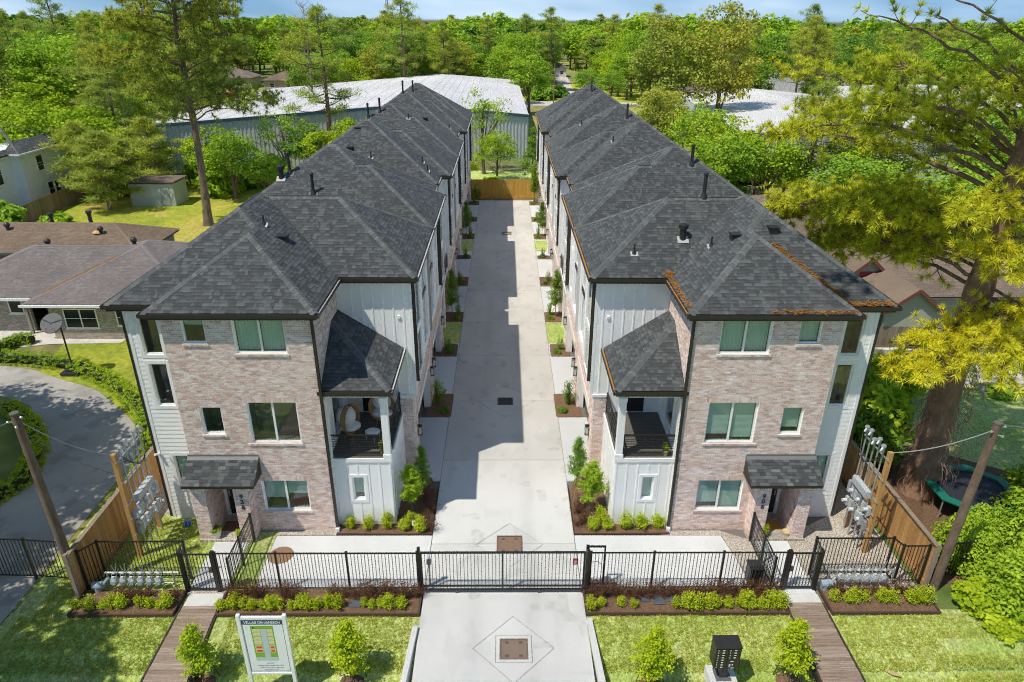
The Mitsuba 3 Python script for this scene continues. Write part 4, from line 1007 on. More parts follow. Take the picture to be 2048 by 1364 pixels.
# ---------------------------------------------------------------- electric meter racks
def rack(s, ya, yb, x, lab):
    k = thing('meter_rack', f'wooden-post rack of grey electric meters and conduits inside the {lab} fence', 'meter rack')
    X = lambda v: x+s*v*-1     # v > 0 is towards the alley
    m = MB(); m.beam((x, ya, -.2), (x+s*-.02, ya, 4.45), .15, .15, (.6, .1), up=(0, 1, 0)); part(k, 'wood_post', m, 'cedar')
    m = MB(); m.beam((x, yb, -.2), (x, yb, 3.2), .14, .14, (.4, .1), up=(0, 1, 0)); part(k, 'wood_post', m, 'cedar')
    for z in (1.05, 1.75, 2.35, 3.3, 4.15):
        m = MB(); m.beam((X(.1), ya-.12, z), (X(.1), yb+.12, z), .04, .045); part(k, 'strut', m, 'galvanised')
    for i in range(5):
        y = ya+.2+(yb-ya-.3)*i/4; h = 4.55+.12*math.sin(i*2.3)
        m = MB(); m.tube([(X(.16), y, 2.3), (X(.16), y, h-.05), (X(.2), y-.02, h)], .030, 8); m.ball((X(.22), y-.03, h+.05), (.10, .09, .085), 8); m.tube([(X(.24), y-.05, h+.03), (X(.34), y-.12, h-.1)], .045, 6)
        part(k, 'conduit', m, 'galvanised')
    r = random.Random(3+s)
    for i in range(6):
        for j, z in enumerate((.95, 1.62)):
            y = ya+.12+(yb-ya-.1)*i/5
            m = MB(); hb = r.uniform(.36, .54); m.box(X(.12), X(r.uniform(.22, .30)), y-.085, y+.085, z+r.uniform(0, .08), z+hb); b = part(k, 'meter_box', m, 'meter_grey' if (i+j) % 3 else 'galvanised')
            if (i+j) % 2:
                m = MB(); m.tube([(X(.22), y, z+.28), (X(.38), y, z+.28)], .07, 12); part(b, 'dial', m, C(.60, .64, .65, .15))
    for i in range(4):
        y = ya+.2+(yb-ya-.4)*i/3; m = MB(); m.tube([(X(.18), y, -.05), (X(.18), y, 1.0)], .035, 8); part(k, 'conduit', m, 'galvanised')
    m = MB(); m.box(X(.14), X(.34), ya+.25, yb-.2, 2.28, 2.55); part(k, 'wireway', m, 'meter_grey')
    cab = MB(); 
    for q in range(3):
        t = np.linspace(0, 1, 14); cab.tube(np.c_[X(.25+.2*np.sin(t*np.pi)), ya+.1+(yb-ya-.1)*t, 4.3-.1*q-.75*np.sin(t*np.pi)*(1-.2*q)], .012, 5)
    part(k, 'cables', cab, C(.02, .02, .02, .5), stuff=True)
rack(-1, 19.9, 21.5, -13.38, 'left'); rack(1, 20.0, 21.5, 13.5, 'right')

# ---------------------------------------------------------------- utility poles and wires
def pole(x0, x1, y, h, lab):
    k = thing('utility_pole', f'brown wooden utility pole standing {lab}', 'utility pole')
    t = np.linspace(0, 1, 9); p = np.c_[x0+(x1-x0)*t, t*0+y, -.3+(h+.3)*t]
    m = MB(); m.tube(p, .165-.05*t, 14, (.1, .25)); part(k, 'shaft', m, 'bark', True)
    m = MB(); m.tube([(x1, y, h-.02), (x1, y, h+.03)], .13, 14); part(k, 'cap', m, C(.12, .11, .10, .8))
    m = MB(); 
    for dx, dy, dz in ((.22, -.05, -.15), (-.2, -.1, -.3), (.1, -.22, -.4)): m.tube([(x1, y, h+dz), (x1+dx, y+dy, h+dz+.05)], .022, 6); m.ball((x1+dx, y+dy, h+dz+.05), .05, 6)
    part(k, 'clamp', m, 'galvanised')
    return k
pole(-14.6, -14.76, 18.1, 7.15, 'at the left end of the front fence'); pole(15.1, 15.36, 18.2, 6.75, 'at the right end of the front fence by the ivy')
def wire(a, b, sag, r, lab):
    t = np.linspace(0, 1, 24)[:, None]; p = np.array(a)*(1-t)+np.array(b)*t; p[:, 2] -= sag*4*(t*(1-t))[:, 0]
    m = MB(); m.tube(p, r, 5); solo('overhead_wire', lab, 'wire', m, C(.16, .16, .16, .5) if r < .016 else C(.36, .37, .38, .5))
wire((-14.7, 18.1, 6.9), (-13.38, 19.95, 4.4), .25, .016, 'grey service wire from the left pole down to the meter rack')
wire((-14.8, 18.05, 6.95), (-19.5, 15.0, 6.3), .2, .013, 'thin wire running off the left pole towards the picture edge')
wire((-14.7, 18.1, 6.5), (-13.4, 20.6, 3.0), .3, .009, 'thin black wire hanging lowest between left pole and rack')
wire((15.3, 18.2, 6.5), (13.5, 20.05, 4.4), .2, .016, 'grey service wire from the right pole down to the meter rack')
wire((15.36, 18.25, 6.6), (21.5, 21.0, 6.0), .35, .014, 'pale wire running off the right pole over the ivy')
wire((15.36, 18.2, 6.75), (22, 16.5, 7.2), .3, .011, 'thin wire leaving the right pole towards the picture edge')

# ---------------------------------------------------------------- sign on the lawn
k = thing('site_sign', 'tall white sign with a navy header reading VILLAS ON JANISCH and a site plan', 'sign')
sx0, sx1, sy, zb, zt = -7.44, -6.24, 14.46, .42, 2.66
for x in (sx0-.05, sx1+.05):
    m = MB(); m.box(x-.05, x+.05, sy-.05, sy+.05, -.6, zt+.09); part(k, 'post', m, 'white_trim')
for z in (zt-.06, zb-.02):
    m = MB(); m.box(sx0, sx1, sy-.035, sy+.035, z, z+.08); part(k, 'crossbar', m, 'white_trim')
m = MB(); m.box(sx0, sx1, sy-.02, sy+.02, zb+.06, zt-.06); b = part(k, 'board', m, C(.80, .81, .84, .4))
sw, sh = sx1-sx0, zt-.06-zb-.06; yq = sy-.021
def dec(nm, u0, u1, v0, v1, col, lift=0):
    m = MB(); m.box(sx0+sw*u0, sx0+sw*u1, yq-.003-lift, yq+.001-lift, zb+.06+sh*v0, zb+.06+sh*v1); return part(b, nm, m, C(*col, .45))
navy = (.035, .055, .13)
dec('header', .015, .985, .905, .985, navy)
for q in ((.02, .03, .02, .905), (.97, .98, .02, .905), (.03, .97, .02, .027)): dec('border', *q, navy)
dec('plan', .20, .74, .26, .88, (.22, .42, .06)); dec('plan_road', .43, .57, .26, .82, (.50, .56, .62), .003); dec('plan_foot', .20, .74, .235, .29, (.50, .57, .60), .0035)
rows = [.76, .69, .61, .54, .455, .39]
for i, v in enumerate(rows):
    for c0, c1 in ((.235, .42), (.58, .71)):
        lot = dec('plan_lot', c0, c1, v, v+.062, (.66, .60, .36), .003)
        if i > 3: dec('plan_tag', c0+.02, c1-.02, v+.012, v+.05, (.62, .09, .05), .006)
        else: dec('plan_line', c0+.05, c1-.05, v+.026, v+.034, (.55, .40, .18), .006)
m = MB(); m.tube([(sx0+sw*.27, yq-.004, zb+.06+sh*.85), (sx0+sw*.27, yq-.009, zb+.06+sh*.85)], .035, 10); part(b, 'plan_tree', m, C(.05, .10, .02, .6))
def sign_text(txt, u, v, h, col, width=None, bold=False):
    t = meshkit.text_mesh(txt, h, .003, bold); w = np.array(t.vertices); L = w[:, 0].max()-w[:, 0].min(); f = (width/L) if width else 1
    w[:, 0] = (w[:, 0]-w[:, 0].min())*f; x = sx0+sw*u-(L*f)/2
    m = MB(); m.add(np.c_[x+w[:, 0], yq-.005-w[:, 2], zb+.06+sh*v+w[:, 1]], t.faces); part(b, 'lettering', m, C(*col, .5))
sign_text('VILLAS ON JANISCH', .5, .926, .085, (.82, .82, .84), .93*sw*.92, True)
sign_text('PHASE 1', .52, .175, .035, (.30, .31, .36))
for v, w, h in ((.128, .62, .036), (.085, .56, .036), (.05, .36, .022)):           # lines too small to read in the photograph
    u = .52-w/2; rr = random.Random(int(v*1000))
    while u < .52+w/2: a = rr.uniform(.012, .03); dec('small_print', u, u+a*.8, v, v+h*.5, (.42, .43, .47), .002); u += a+rr.choice((0, 0, .012))

# ---------------------------------------------------------------- mailbox
k = thing('mailbox_unit', 'black pedestal mailbox unit with rows of small doors on the front lawn', 'mailbox')
mx0, mx1, my0, my1, mz0, mz1 = 6.24, 6.99, 14.40, 14.86, .58, 1.42
m = MB(); m.box(mx0, mx1, my0+.02, my1, mz0, mz1); m.box(mx0-.012, mx1+.012, my0-.01, my1+.012, mz1, mz1+.025); part(k, 'cabinet', m, C(.028, .027, .026, .38))
m = MB(); m.box(6.52, 6.74, 14.52, 14.76, .05, .58); part(k, 'pedestal', m, C(.035, .034, .033, .4))
m = MB(); m.box(6.4, 6.86, 14.42, 14.86, .04, .07); part(k, 'base_plate', m, C(.12, .13, .14, .4))
cols = [(mx0+.03, mx0+.35), (mx0+.38, mx1-.03)]
def mdoor(x0, x1, z0, z1, lock=True, tag=True):
    m = MB(); m.box(x0, x1, my0, my0+.02, z0+.004, z1-.004); d = part(k, 'door', m, C(.034, .033, .031, .4))
    if lock: m = MB(); m.box(x0+.03, x0+.055, my0-.006, my0, (z0+z1)/2-.02, (z0+z1)/2+.015); part(d, 'lock', m, C(.6, .6, .58, .3))
    if tag: m = MB(); m.box(x0+.16, x0+.225, my0-.005, my0, (z0+z1)/2-.013, (z0+z1)/2+.016); part(d, 'number_tag', m, C(.75, .75, .73, .5))
for i in range(8): mdoor(*cols[0], mz1-.03-.098*(i+1), mz1-.03-.098*i)
for i in range(4): mdoor(*cols[1], mz1-.03-.098*(i+1), mz1-.03-.098*i)
mdoor(*cols[1], mz0+.02, mz1-.03-.098*4, False, False)
for q in ((.46, .56, .30, .325), (.43, .49, .16, .19), (.52, .56, .16, .19), (.44, .47, .09, .14), (.50, .60, .045, .058)):
    m = MB(); m.box(mx0+q[0], mx0+q[1], my0-.006, my0+.001, mz0+q[2], mz0+q[3]); part(k, 'marking', m, C(.75, .75, .73, .5))
m = MB(); m.box(6.22, 7.04, 14.2, 15.0, -.5, .04); solo('mailbox_pad', 'concrete pad under the black mailbox unit', 'concrete pad', m, 'concrete')

# ---------------------------------------------------------------- wooden fences
def board_fence(label, a, b, h, cls, cap=True, n_parts=400, kick=True, flip=1, w=.14):
    k = thing('wood_fence', label, 'fence'); a, b = np.array(a, float), np.array(b, float); L = np.linalg.norm(b-a); d = (b-a)/L; n = np.array([-d[1], d[0]])*flip
    N = int(L/w); r = random.Random(5)
    rest = MB()
    for i in range(N):
        p = a+d*(i+.5)*w; q = r.uniform(-.004, .004); m = MB() if i < n_parts else rest
        m.obox((*(p+n*q), h/2), (*(d*(w/2-.003)), 0), (*(n*.009), 0), (0, 0, h/2+r.uniform(-.006, .006)), (r.random(), cls))
        if i < n_parts: part(k, 'board', m, 'cedar')
    if rest.v: part(k, 'boards', rest, 'cedar', stuff=True)
    if cap:
        m = MB(); m.beam((*(a-d*.1+n*.02), h+.03), (*(b+n*.02), h+.03), .15, .04, (.6, .9)); part(k, 'cap_rail', m, 'cedar')
    if kick:
        m = MB(); m.beam((*(a+n*.03), .12), (*(b+n*.03), .12), .03, .24, (.4, cls)); part(k, 'kickboard', m, 'cedar')
    for z in (.45, h-.35):
        m = MB(); m.beam((*(a-n*.04), z), (*(b-n*.04), z), .04, .09, (.4, cls)); part(k, 'back_rail', m, 'cedar')
    m = MB(); m.box(a[0]-.06, a[0]+.06, a[1]-.12, a[1]+.0, -.1, h+.1, (.7, .9)); part(k, 'post', m, 'cedar')
    return k
board_fence('honey brown board fence behind the left meter rack', (-14.45, 17.85), (-14.75, 44), 1.85, .1, flip=-1)
board_fence('honey brown board fence behind the right meter rack, under the big pine', (14.8, 18.25), (14.8, 44), 1.85, .1, flip=1)
board_fence('new orange board fence closing the far end of the alley', (-4.1, 76.2), (4.1, 76.2), 2.15, .5, cap=False, flip=-1)

# ---------------------------------------------------------------- things on balconies and porches
def egg_chair(x, y, z, rz, lab, ottoman=False):
    k = thing('egg_chair', lab, 'egg chair'); c, s_ = math.cos(rz), math.sin(rz)
    P = lambda a, b, h: (x+a*c-b*s_, y+a*s_+b*c, z+h)
    m = MB(); r = random.Random(2)
    for i in range(34):                                              # woven shell open to the front (local -y)
        th = math.pi*(.02+.96*i/33); pts = []
        for j in range(15):
            ph = math.pi*(.12+.88*j/14); pts.append(P(.50*math.sin(ph)*math.cos(th), .42*math.sin(ph)*math.sin(th), .85+.62*math.cos(ph)))
        m.tube(pts, .020, 4, cap=False)
    for j in range(1, 14):
        ph = math.pi*(.12+.88*j/14); pts = [P(.50*math.sin(ph)*math.cos(math.pi*t), .42*math.sin(ph)*math.sin(math.pi*t), .85+.62*math.cos(ph)) for t in np.linspace(0.02, .98, 18)]
        m.tube(pts, .012, 4, cap=False)
    part(k, 'woven_shell', m, C(.36, .21, .10, .8))
    m = MB(); pts = [P(.52*math.sin(t), -.01, .85+.64*math.cos(t)) for t in np.linspace(0, 2*math.pi, 30)]; m.tube(pts, .024, 6); part(k, 'rim', m, C(.28, .16, .08, .7))
    m = MB(); m.ball(P(0, .12, .52), (.43, .36, .16), 14); cu = part(k, 'seat_cushion', m, C(.72, .72, .70, .9), True)
    m = MB(); m.ball(P(0, .28, .95), (.40, .14 if abs(s_) < .5 else .36, .42), 14); part(k, 'back_cushion', m, C(.70, .70, .68, .9), True)
    m = MB()
    for a in (-.3, .3):
        for b in (-.15, .25): m.tube([P(a*.7, b*.7, .3), P(a, b, 0)], .018, 5)
    part(k, 'legs', m, C(.30, .18, .09, .7))
    if ottoman:
        t = thing('ottoman', 'white cushioned footstool between egg chair and balcony railing', 'footstool')
        m = MB(); m.ball(P(.15, -.78, .38), (.30, .24, .10), 14); part(t, 'cushion', m, C(.74, .74, .73, .9), True)
        m = MB()
        for a in (-.05, .35):
            for b in (-.95, -.6): m.tube([P(a, b, .32), P(a, b, 0)], .014, 5)
        part(t, 'legs', m, C(.6, .6, .6, .5))
egg_chair(-5.85, 22.95, 3.15, 1.2, 'brown woven egg chair nearer the balcony railing, opening to the right', True)
egg_chair(-4.85, 23.9, 3.15, .15, 'egg chair with big white tufted cushion against the balcony back wall')
# ---------------------------------------------------------------- plants
def leaves(mb, c, size, aspect, tone, cls, rs, up=.35, out=None, fold=0.0):
    """rhombic leaves at the centres c (n, 3)"""
    n = len(c)
    nr = rs.normal(size=(n, 3)); nr[:, 2] += up*3
    if out is not None: nr += out*1.2
    nr /= np.linalg.norm(nr, axis=1, keepdims=True)
    t = rs.normal(size=(n, 3)); t -= nr*(t*nr).sum(1, keepdims=True); t /= np.linalg.norm(t, axis=1, keepdims=True)
    b = np.cross(nr, t)
    L = (size*(.7+.6*rs.rand(n)))[:, None]/2 if np.ndim(size) == 0 else size[:, None]/2
    W = L*aspect
    v = np.stack([c+t*L, c+b*W, c-t*L, c-b*W], 1).reshape(-1, 3)
    f = (np.arange(n)*4)[:, None, None]+np.array([[0, 1, 2], [0, 2, 3]])[None]
    uv = np.repeat(np.stack([np.clip(tone, 0, 1), np.full(n, lc(cls))], 1), 4, 0)
    mb.v.append(v); mb.f.append(f.reshape(-1, 3)+mb.n); mb.u.append(uv); mb.n += len(v)
def needles(mb, c, d, L, w, tone, cls, rs):
    """thin triangles from c along d"""
    n = len(c); d = d/np.linalg.norm(d, axis=1, keepdims=True)
    s = np.cross(d, [0, 0, 1.0])+.35*np.cross(d, rs.normal(size=(n, 3))); s /= np.linalg.norm(s, axis=1, keepdims=True)
    L = (L*(.75+.5*rs.rand(n)))[:, None]
    v = np.stack([c+s*w/2, c-s*w/2, c+d*L+np.array([0, 0, -1])*L*.12], 1).reshape(-1, 3)
    f = np.arange(3*n).reshape(-1, 3)
    uv = np.repeat(np.stack([np.clip(tone, 0, 1), np.full(n, lc(cls))], 1), 3, 0)
    mb.v.append(v); mb.f.append(f+mb.n); mb.u.append(uv); mb.n += len(v)
def unit(rs, n):
    d = rs.normal(size=(n, 3)); return d/np.linalg.norm(d, axis=1, keepdims=True)
def puff(mb, c, r, n, size, aspect, cls, rs, tone0=.5, flat=.75, up=.35):
    d = unit(rs, n); d[:, 2] = np.where(d[:, 2] < -.35, -d[:, 2], d[:, 2])
    q = d*(rs.rand(n)**.4)[:, None]*np.array([r, r, r*flat])
    leaves(mb, q+c, size, aspect, tone0*.55+.45*rs.rand(n), cls, rs, up, out=d)
def bez(a, b, bow, n=7):
    t = np.linspace(0, 1, n)[:, None]; return np.array(a)*(1-t)+np.array(b)*t+np.array(bow)*(4*t*(1-t))

def broadleaf(seed, cls, H=12.0, Rr=4.8, clumps=150, per=36, leaf=.36, open_=0.0, base=.30, tall=.38):
    rs = np.random.RandomState(seed); cr, tk = MB(), MB()
    cz, rz = H*(1-tall), H*tall
    lobes = unit(rs, 9)*np.array([Rr*.6, Rr*.6, rz*.6]); lobes[:, 2] = np.abs(lobes[:, 2])*1.0-.15*rz
    C = []
    while len(C) < clumps:
        d = unit(rs, 1)[0]; k = rs.rand()**.45
        p = d*k*np.array([Rr, Rr, rz]); 
        if p[2] < -rz*.75: continue
        l = lobes[np.argmin(((lobes-p)**2).sum(1))]; p = p*.72+l*.34
        if rs.rand() < open_*(.4+.6*meshkit.noise((p*.8+seed))): continue
        C.append(p+np.array([0, 0, cz]))
    C = np.array(C)
    for p in C:
        r = Rr*(.17+.13*rs.rand()); puff(cr, p, r, int(per*(.6+.8*rs.rand())), leaf, .62, cls, rs, tone0=rs.rand()*.8+.15)
    r0 = .022*H+.05; top = np.array([rs.uniform(-.5, .5), rs.uniform(-.5, .5), cz+rz*.35])
    tr = bez((0, 0, -.3), top, (rs.uniform(-.3, .3), rs.uniform(-.3, .3), 0), 9); tk.tube(tr, np.linspace(r0, r0*.3, 9), 9, (.5, .2))
    for i in range(16):
        b = C[rs.randint(len(C))]; k = rs.uniform(base, .85); a = tr[int(k*8)]
        if b[2] < a[2]-.5: continue
        tk.tube(bez(a, b, (0, 0, .3), 6), np.linspace(r0*.45*(1.1-k), .025, 6), 6, (.5, .2))
    return tk, cr
def pine(seed, H=16.0, Rr=3.8, cls=2, nb=34, bare=.38, pu=5, nn=42, nl=.5, nw=.085, ragged=.3):
    rs = np.random.RandomState(seed); cr, tk = MB(), MB()
    top = np.array([rs.uniform(-.6, .6), rs.uniform(-.6, .6), H]); tr = bez((0, 0, -.3), top, (rs.uniform(-.3, .3), rs.uniform(-.3, .3), 0), 12)
    r0 = .016*H+.06; tk.tube(tr, np.linspace(r0, .06, 12), 9, (.5, .5))
    for i in range(nb):
        k = bare+(1-bare)*(i+.5)/nb; q = (k-bare)/(1-bare); a = tr[0]+(top-tr[0])*k
        az = i*2.4+rs.uniform(-.5, .5); ln = Rr*(math.sin(math.pi*min(1, .22+.80*q))**.7)*rs.uniform(1-ragged*1.6, 1.15)
        e = a+np.array([math.cos(az)*ln, math.sin(az)*ln, ln*rs.uniform(-.1, .45)]); B = bez(a, e, (0, 0, -.08*ln), 6); tk.tube(B, np.linspace(.06*(1.25-q)+.02, .018, 6), 5, (.4, .4))
        for j in range(pu):
            t = rs.uniform(.35, 1.05); c = a+(e-a)*t+rs.normal(size=3)*np.array([.45, .45, .22])*(.35+.25*ln*.3)
            d = unit(rs, nn); d[:, 2] = d[:, 2]*.7+.35; tn = .25+.5*rs.rand()
            needles(cr, c+d*(.25*rs.rand(nn)[:, None])+rs.normal(size=(nn, 3))*np.array([.28, .28, .12]), d, nl, nw, tn+.35*(rs.rand(nn)-.35), cls, rs)
    return tk, cr
def conifer(seed, H=7, Rr=1.8, cls=1):
    rs = np.random.RandomState(seed); cr, tk = MB(), MB(); tk.tube([(0, 0, -.2), (0, 0, H*.9)], [.12, .03], 7, (.5, .2))
    for i in range(110):
        k = rs.rand()**.8; z = .4+k*(H-.5); r = Rr*(1-k)**.8*rs.uniform(.5, 1.05); a = rs.uniform(0, 6.28)
        puff(cr, np.array([r*math.cos(a), r*math.sin(a), z]), .42, 26, .24, .4, cls, rs, tone0=rs.rand(), up=.1)
    return tk, cr
def bush(seed, cls, n=70, per=30, leaf=.16, H=1.0, W=1.0):
    rs = np.random.RandomState(seed); cr = MB()
    for i in range(n):
        d = unit(rs, 1)[0]; d[2] = abs(d[2]); p = d*rs.rand()**.4*np.array([W*.85, W*.85, H*.8])
        puff(cr, p+np.array([0, 0, .08*H]), W*.26, per, leaf, .6, cls, rs, tone0=rs.rand())
    return cr
def little_shrub(seed, cls, H=.62, W=.30, stems=19, per=46, leaf=.062):
    """young shrub: upright stems with small leaves"""
    rs = np.random.RandomState(seed); cr, st = MB(), MB()
    for i in range(stems):
        a = rs.uniform(0, 6.28); sp = rs.rand()**.6; e = np.array([math.cos(a)*W*sp, math.sin(a)*W*sp, H*(1.05-.5*sp**2)*rs.uniform(.75, 1.1)])
        B = bez((e[0]*.2, e[1]*.2, -.03), e, (0, 0, 0.03), 5); st.tube(B, np.linspace(.008, .003, 5), 4, (.6, .4), cap=False)
        k = rs.rand(per)**.7; c = B[0]+(e-B[0])*k[:, None]+rs.normal(size=(per, 3))*np.array([.05, .05, .035])
        leaves(cr, c, leaf, .55, .25+.5*k*rs.rand(per)+.3*rs.rand(per), cls, rs, .3)
    return st, cr
def sapling(seed, H=2.2, cls=9):
    rs = np.random.RandomState(seed); cr, tk = MB(), MB()
    tk.tube(bez((0, 0, -.1), (rs.uniform(-.06, .06), 0, H*.92), (.03, 0, 0), 8), np.linspace(.028, .008, 8), 6, (.8, .2))
    for i in range(64):
        k = rs.uniform(.26, 1.0); a = rs.uniform(0, 6.28); ln = (.60*math.sin(math.pi*min(1, .30+.68*(k-.26)/.74)))*rs.uniform(.5, 1.1)
        s_ = np.array([0, 0, H*k*.95]); e = s_+np.array([math.cos(a)*ln, math.sin(a)*ln, .10+.16*rs.rand()]); tk.tube([s_, e], [.008, .003], 4, (.8, .2), cap=False)
        n = 62; t = rs.rand(n)**.8; c = s_+(e-s_)*t[:, None]+rs.normal(size=(n, 3))*.065
        leaves(cr, c, .085, .6, .15+.55*t*rs.rand(n)+.35*rs.rand(n), cls, rs, .45)
    return tk, cr

GROUPS = {}
def proto(key, **parts):
    g = {'type': 'shapegroup'}
    for n, (mb, mat) in parts.items(): g[n] = shape(mb, mat)
    scene['kind_'+key] = g
    return 'kind_'+key
def grow(name, label, cat, g, x, y, z=0.0, rz=0.0, s=1.0, sz=None, group=None):
    k = thing(name, label, cat, group)
    scene[k] = {'type': 'instance', 'to_world': place(x, y, z, rz, s, sz), 'ref': {'type': 'ref', 'id': g}}
    return k

SHRUB = [proto(f'shrub_{i}', stems=(a, 'bark'), foliage=(b, 'leaf')) for i, (a, b) in enumerate(little_shrub(40+i, 9 if i != 2 else 4, H=.5+.06*i, W=.24+.03*(i % 2)) for i in range(4))]
PURPLE = [proto(f'purple_{i}', stems=(a, 'bark'), foliage=(b, 'leaf')) for i, (a, b) in enumerate(little_shrub(60+i, 5, H=.58, W=.42, stems=22, per=34, leaf=.048) for i in range(3))]
DARKS = [proto(f'alley_shrub_{i}', stems=(a, 'bark'), foliage=(b, 'leaf')) for i, (a, b) in enumerate(little_shrub(70+i, 1, H=1.3, W=.42, stems=18, per=40, leaf=.09) for i in range(2))]
LOW = [proto('low_shrub', foliage=(bush(80, 1, 34, 26, .09, .35, .42), 'leaf'))]
SAP = [proto(f'sapling_{i}', trunk=(a, 'bark'), crown=(b, 'leaf')) for i, (a, b) in enumerate(sapling(90+i) for i in range(3))]
SAPC = proto('corner_tree', trunk=(sapling(98, 2.5, 0)[0], 'bark'), crown=(sapling(98, 2.5, 0)[1], 'leaf'))
SAPD = [proto('alley_sapling', trunk=(lambda q: (q[0], 'bark'))(sapling(95, 3.0, 1)), crown=(sapling(95, 3.0, 1)[1], 'leaf'))]
rs4 = random.Random(44)
def ordinal(i): return ['first', 'second', 'third', 'fourth', 'fifth', 'sixth', 'seventh', 'eighth', 'ninth', 'tenth', 'eleventh', 'twelfth', 'thirteenth', 'fourteenth', 'fifteenth', 'sixteenth', 'seventeenth', 'eighteenth', 'nineteenth', 'twentieth'][i] if i < 20 else f'{i+1}th'
def shrub_row(xs, y, protos, s0, s1, name, txt, where, cat='shrub', z=.06, jy=.06):
    for i, x in enumerate(xs):
        if isinstance(x, tuple): x, yy = x
        else: yy = y
        s = rs4.uniform(s0, s1)
        grow(name, f'{txt}, {ordinal(i)} from the left in {where}', cat, rs4.choice(protos), x, yy+rs4.uniform(-jy, jy), z, rs4.uniform(0, 6.28), s, group=f'{txt}s in {where}')
shrub_row([-9.45, -9.22, -8.98, -8.66, -8.41, -8.06, -7.77, -7.51, -7.07, -6.8, -6.53, -6.22, -5.89, -5.53, -4.65, -4.4, -4.11, -3.83, -3.43], 17.32, SHRUB, .6, 1.08, 'green_shrub', 'bright green shrub', 'the mulch bed behind the white sign')
shrub_row([2.98, 3.3, 4.0, 4.4, 5.86, 6.24, 6.54, 6.88, 7.14, 7.59, 7.95, 8.2, 8.35, 8.72, 9.02, 9.4], 17.30, SHRUB, .6, 1.1, 'green_shrub', 'bright green shrub', 'the mulch bed right of the driveway')
shrub_row([-14.3, -13.8, -13.4, -13.1, -12.8, -12.2, -11.85, -11.5, -11.3], 17.36, SHRUB, .6, 1.1, 'green_shrub', 'bright green shrub', 'the bed below the left gas meters')
shrub_row([11.31, 11.72, 11.98, 12.36, 12.87, 12.95, 13.28, 13.95, 14.2, 14.4], 17.52, SHRUB, .6, 1.08, 'green_shrub', 'bright green shrub', 'the bed below the right gas meters')
px_ = [-9.2+.42*i for i in range(16) if i not in (3, 6, 7)]; shrub_row(px_, 17.82, PURPLE, .8, 1.15, 'purple_shrub', 'dark purple shrub', 'the mulch bed behind the white sign')
shrub_row([3.1+.41*i for i in range(16)], 17.82, PURPLE, .85, 1.2, 'purple_shrub', 'dark purple shrub', 'the mulch bed right of the driveway')
shrub_row([-12.9, -12.55, -12.2, -11.2], 17.78, PURPLE, .7, .95, 'purple_shrub', 'dark purple shrub', 'the bed below the left gas meters')
shrub_row([11.6, 12.2, 12.5, 12.95, 13.3, 13.75, 14.1], 17.85, PURPLE, .75, 1.05, 'purple_shrub', 'dark purple shrub', 'the bed below the right gas meters')
# corner beds
shrub_row([-5.92, -5.21, -4.5, (-3.86, 21.25), (-3.62, 21.6), (-3.21, 21.25)], 21.33, SHRUB, .9, 1.2, 'green_shrub', 'bright green shrub', 'the corner bed of the left front house')
shrub_row([(3.46, 21.3), (4.05, 21.35), (3.8, 21.8), 4.75, 5.37, 6.04], 21.35, SHRUB, .9, 1.2, 'green_shrub', 'bright green shrub', 'the corner bed of the right front house')
shrub_row([(-3.05, 21.9), (-2.95, 22.5), (-3.15, 23.1), (-2.9, 21.2)], 22, PURPLE, .8, 1.1, 'purple_shrub', 'dark purple shrub', 'the corner bed of the left front house')
shrub_row([(2.98, 22.2), (3.0, 21.5), (3.2, 22.7), (3.3, 21.75)], 22, PURPLE, .8, 1.0, 'purple_shrub', 'dark purple shrub', 'the corner bed of the right front house')
for x, y, s, lab in ((-3.62, 22.15, 1.0, 'young leafy tree at the corner of the left front house'), (-3.35, 23.5, .8, 'darker young tree behind, beside the brick pier of the left front house'), (3.5, 22.3, 1.02, 'young leafy tree at the corner of the right front house'), (3.1, 23.9, .85, 'slim young tree beside the brick pier of the right front house')):
    grow('young_tree', lab, 'tree', SAPD[0] if 'dark' in lab or 'slim' in lab else SAPC, x, y, .03, rs4.uniform(0, 6), s*.95)
# alley beds, both sides
for s in (-1, 1):
    sd = 'left' if s < 0 else 'right'
    for i, (y0, y1, x0, x1) in enumerate(BEDS):
        yc = (y0+y1)/2; tall = i in (0, 4)
        if i in (0, 1, 3, 4, 6, 7): grow('alley_shrub', f'upright green shrub in the {ordinal(i)} planting bed from the gate, {sd} side of the alley', 'shrub', DARKS[i % 2], s*(x1-.35), yc+.1, .03, rs4.uniform(0, 6), 1.1 if i == 0 else .6, group='upright shrubs along the alley')
        grow('low_shrub', f'low dark shrub in the {ordinal(i)} planting bed from the gate, {sd} side of the alley', 'shrub', LOW[0], s*(x0+.25), y0+.4, .02, rs4.uniform(0, 6), .8, group='low shrubs along the alley')
    for y, w in ((42.6, 'second'), (61.4, 'third')):
        grow('alley_tree', f'small tree in the {sd} alley bed beside the {w} pair of houses', 'tree', SAPD[0], s*3.45, y, .03, rs4.uniform(0, 6), 1.05, group='small trees along the alley')
        grow('alley_shrub', f'leafy shrub beside the small {sd} alley tree at the {w} pair of houses', 'shrub', DARKS[0], s*3.1, y+.2, .03, rs4.uniform(0, 6), .7)
grow('fence_tree', 'slim young tree in front of the orange back fence, right side', 'tree', SAPD[0], 3.3, 74.9, .03, 1.0, 1.2)
grow('fence_tree', 'small dark tree in front of the orange back fence, left side', 'tree', DARKS[1], -3.0, 75.6, .03, 1.0, 1.3)
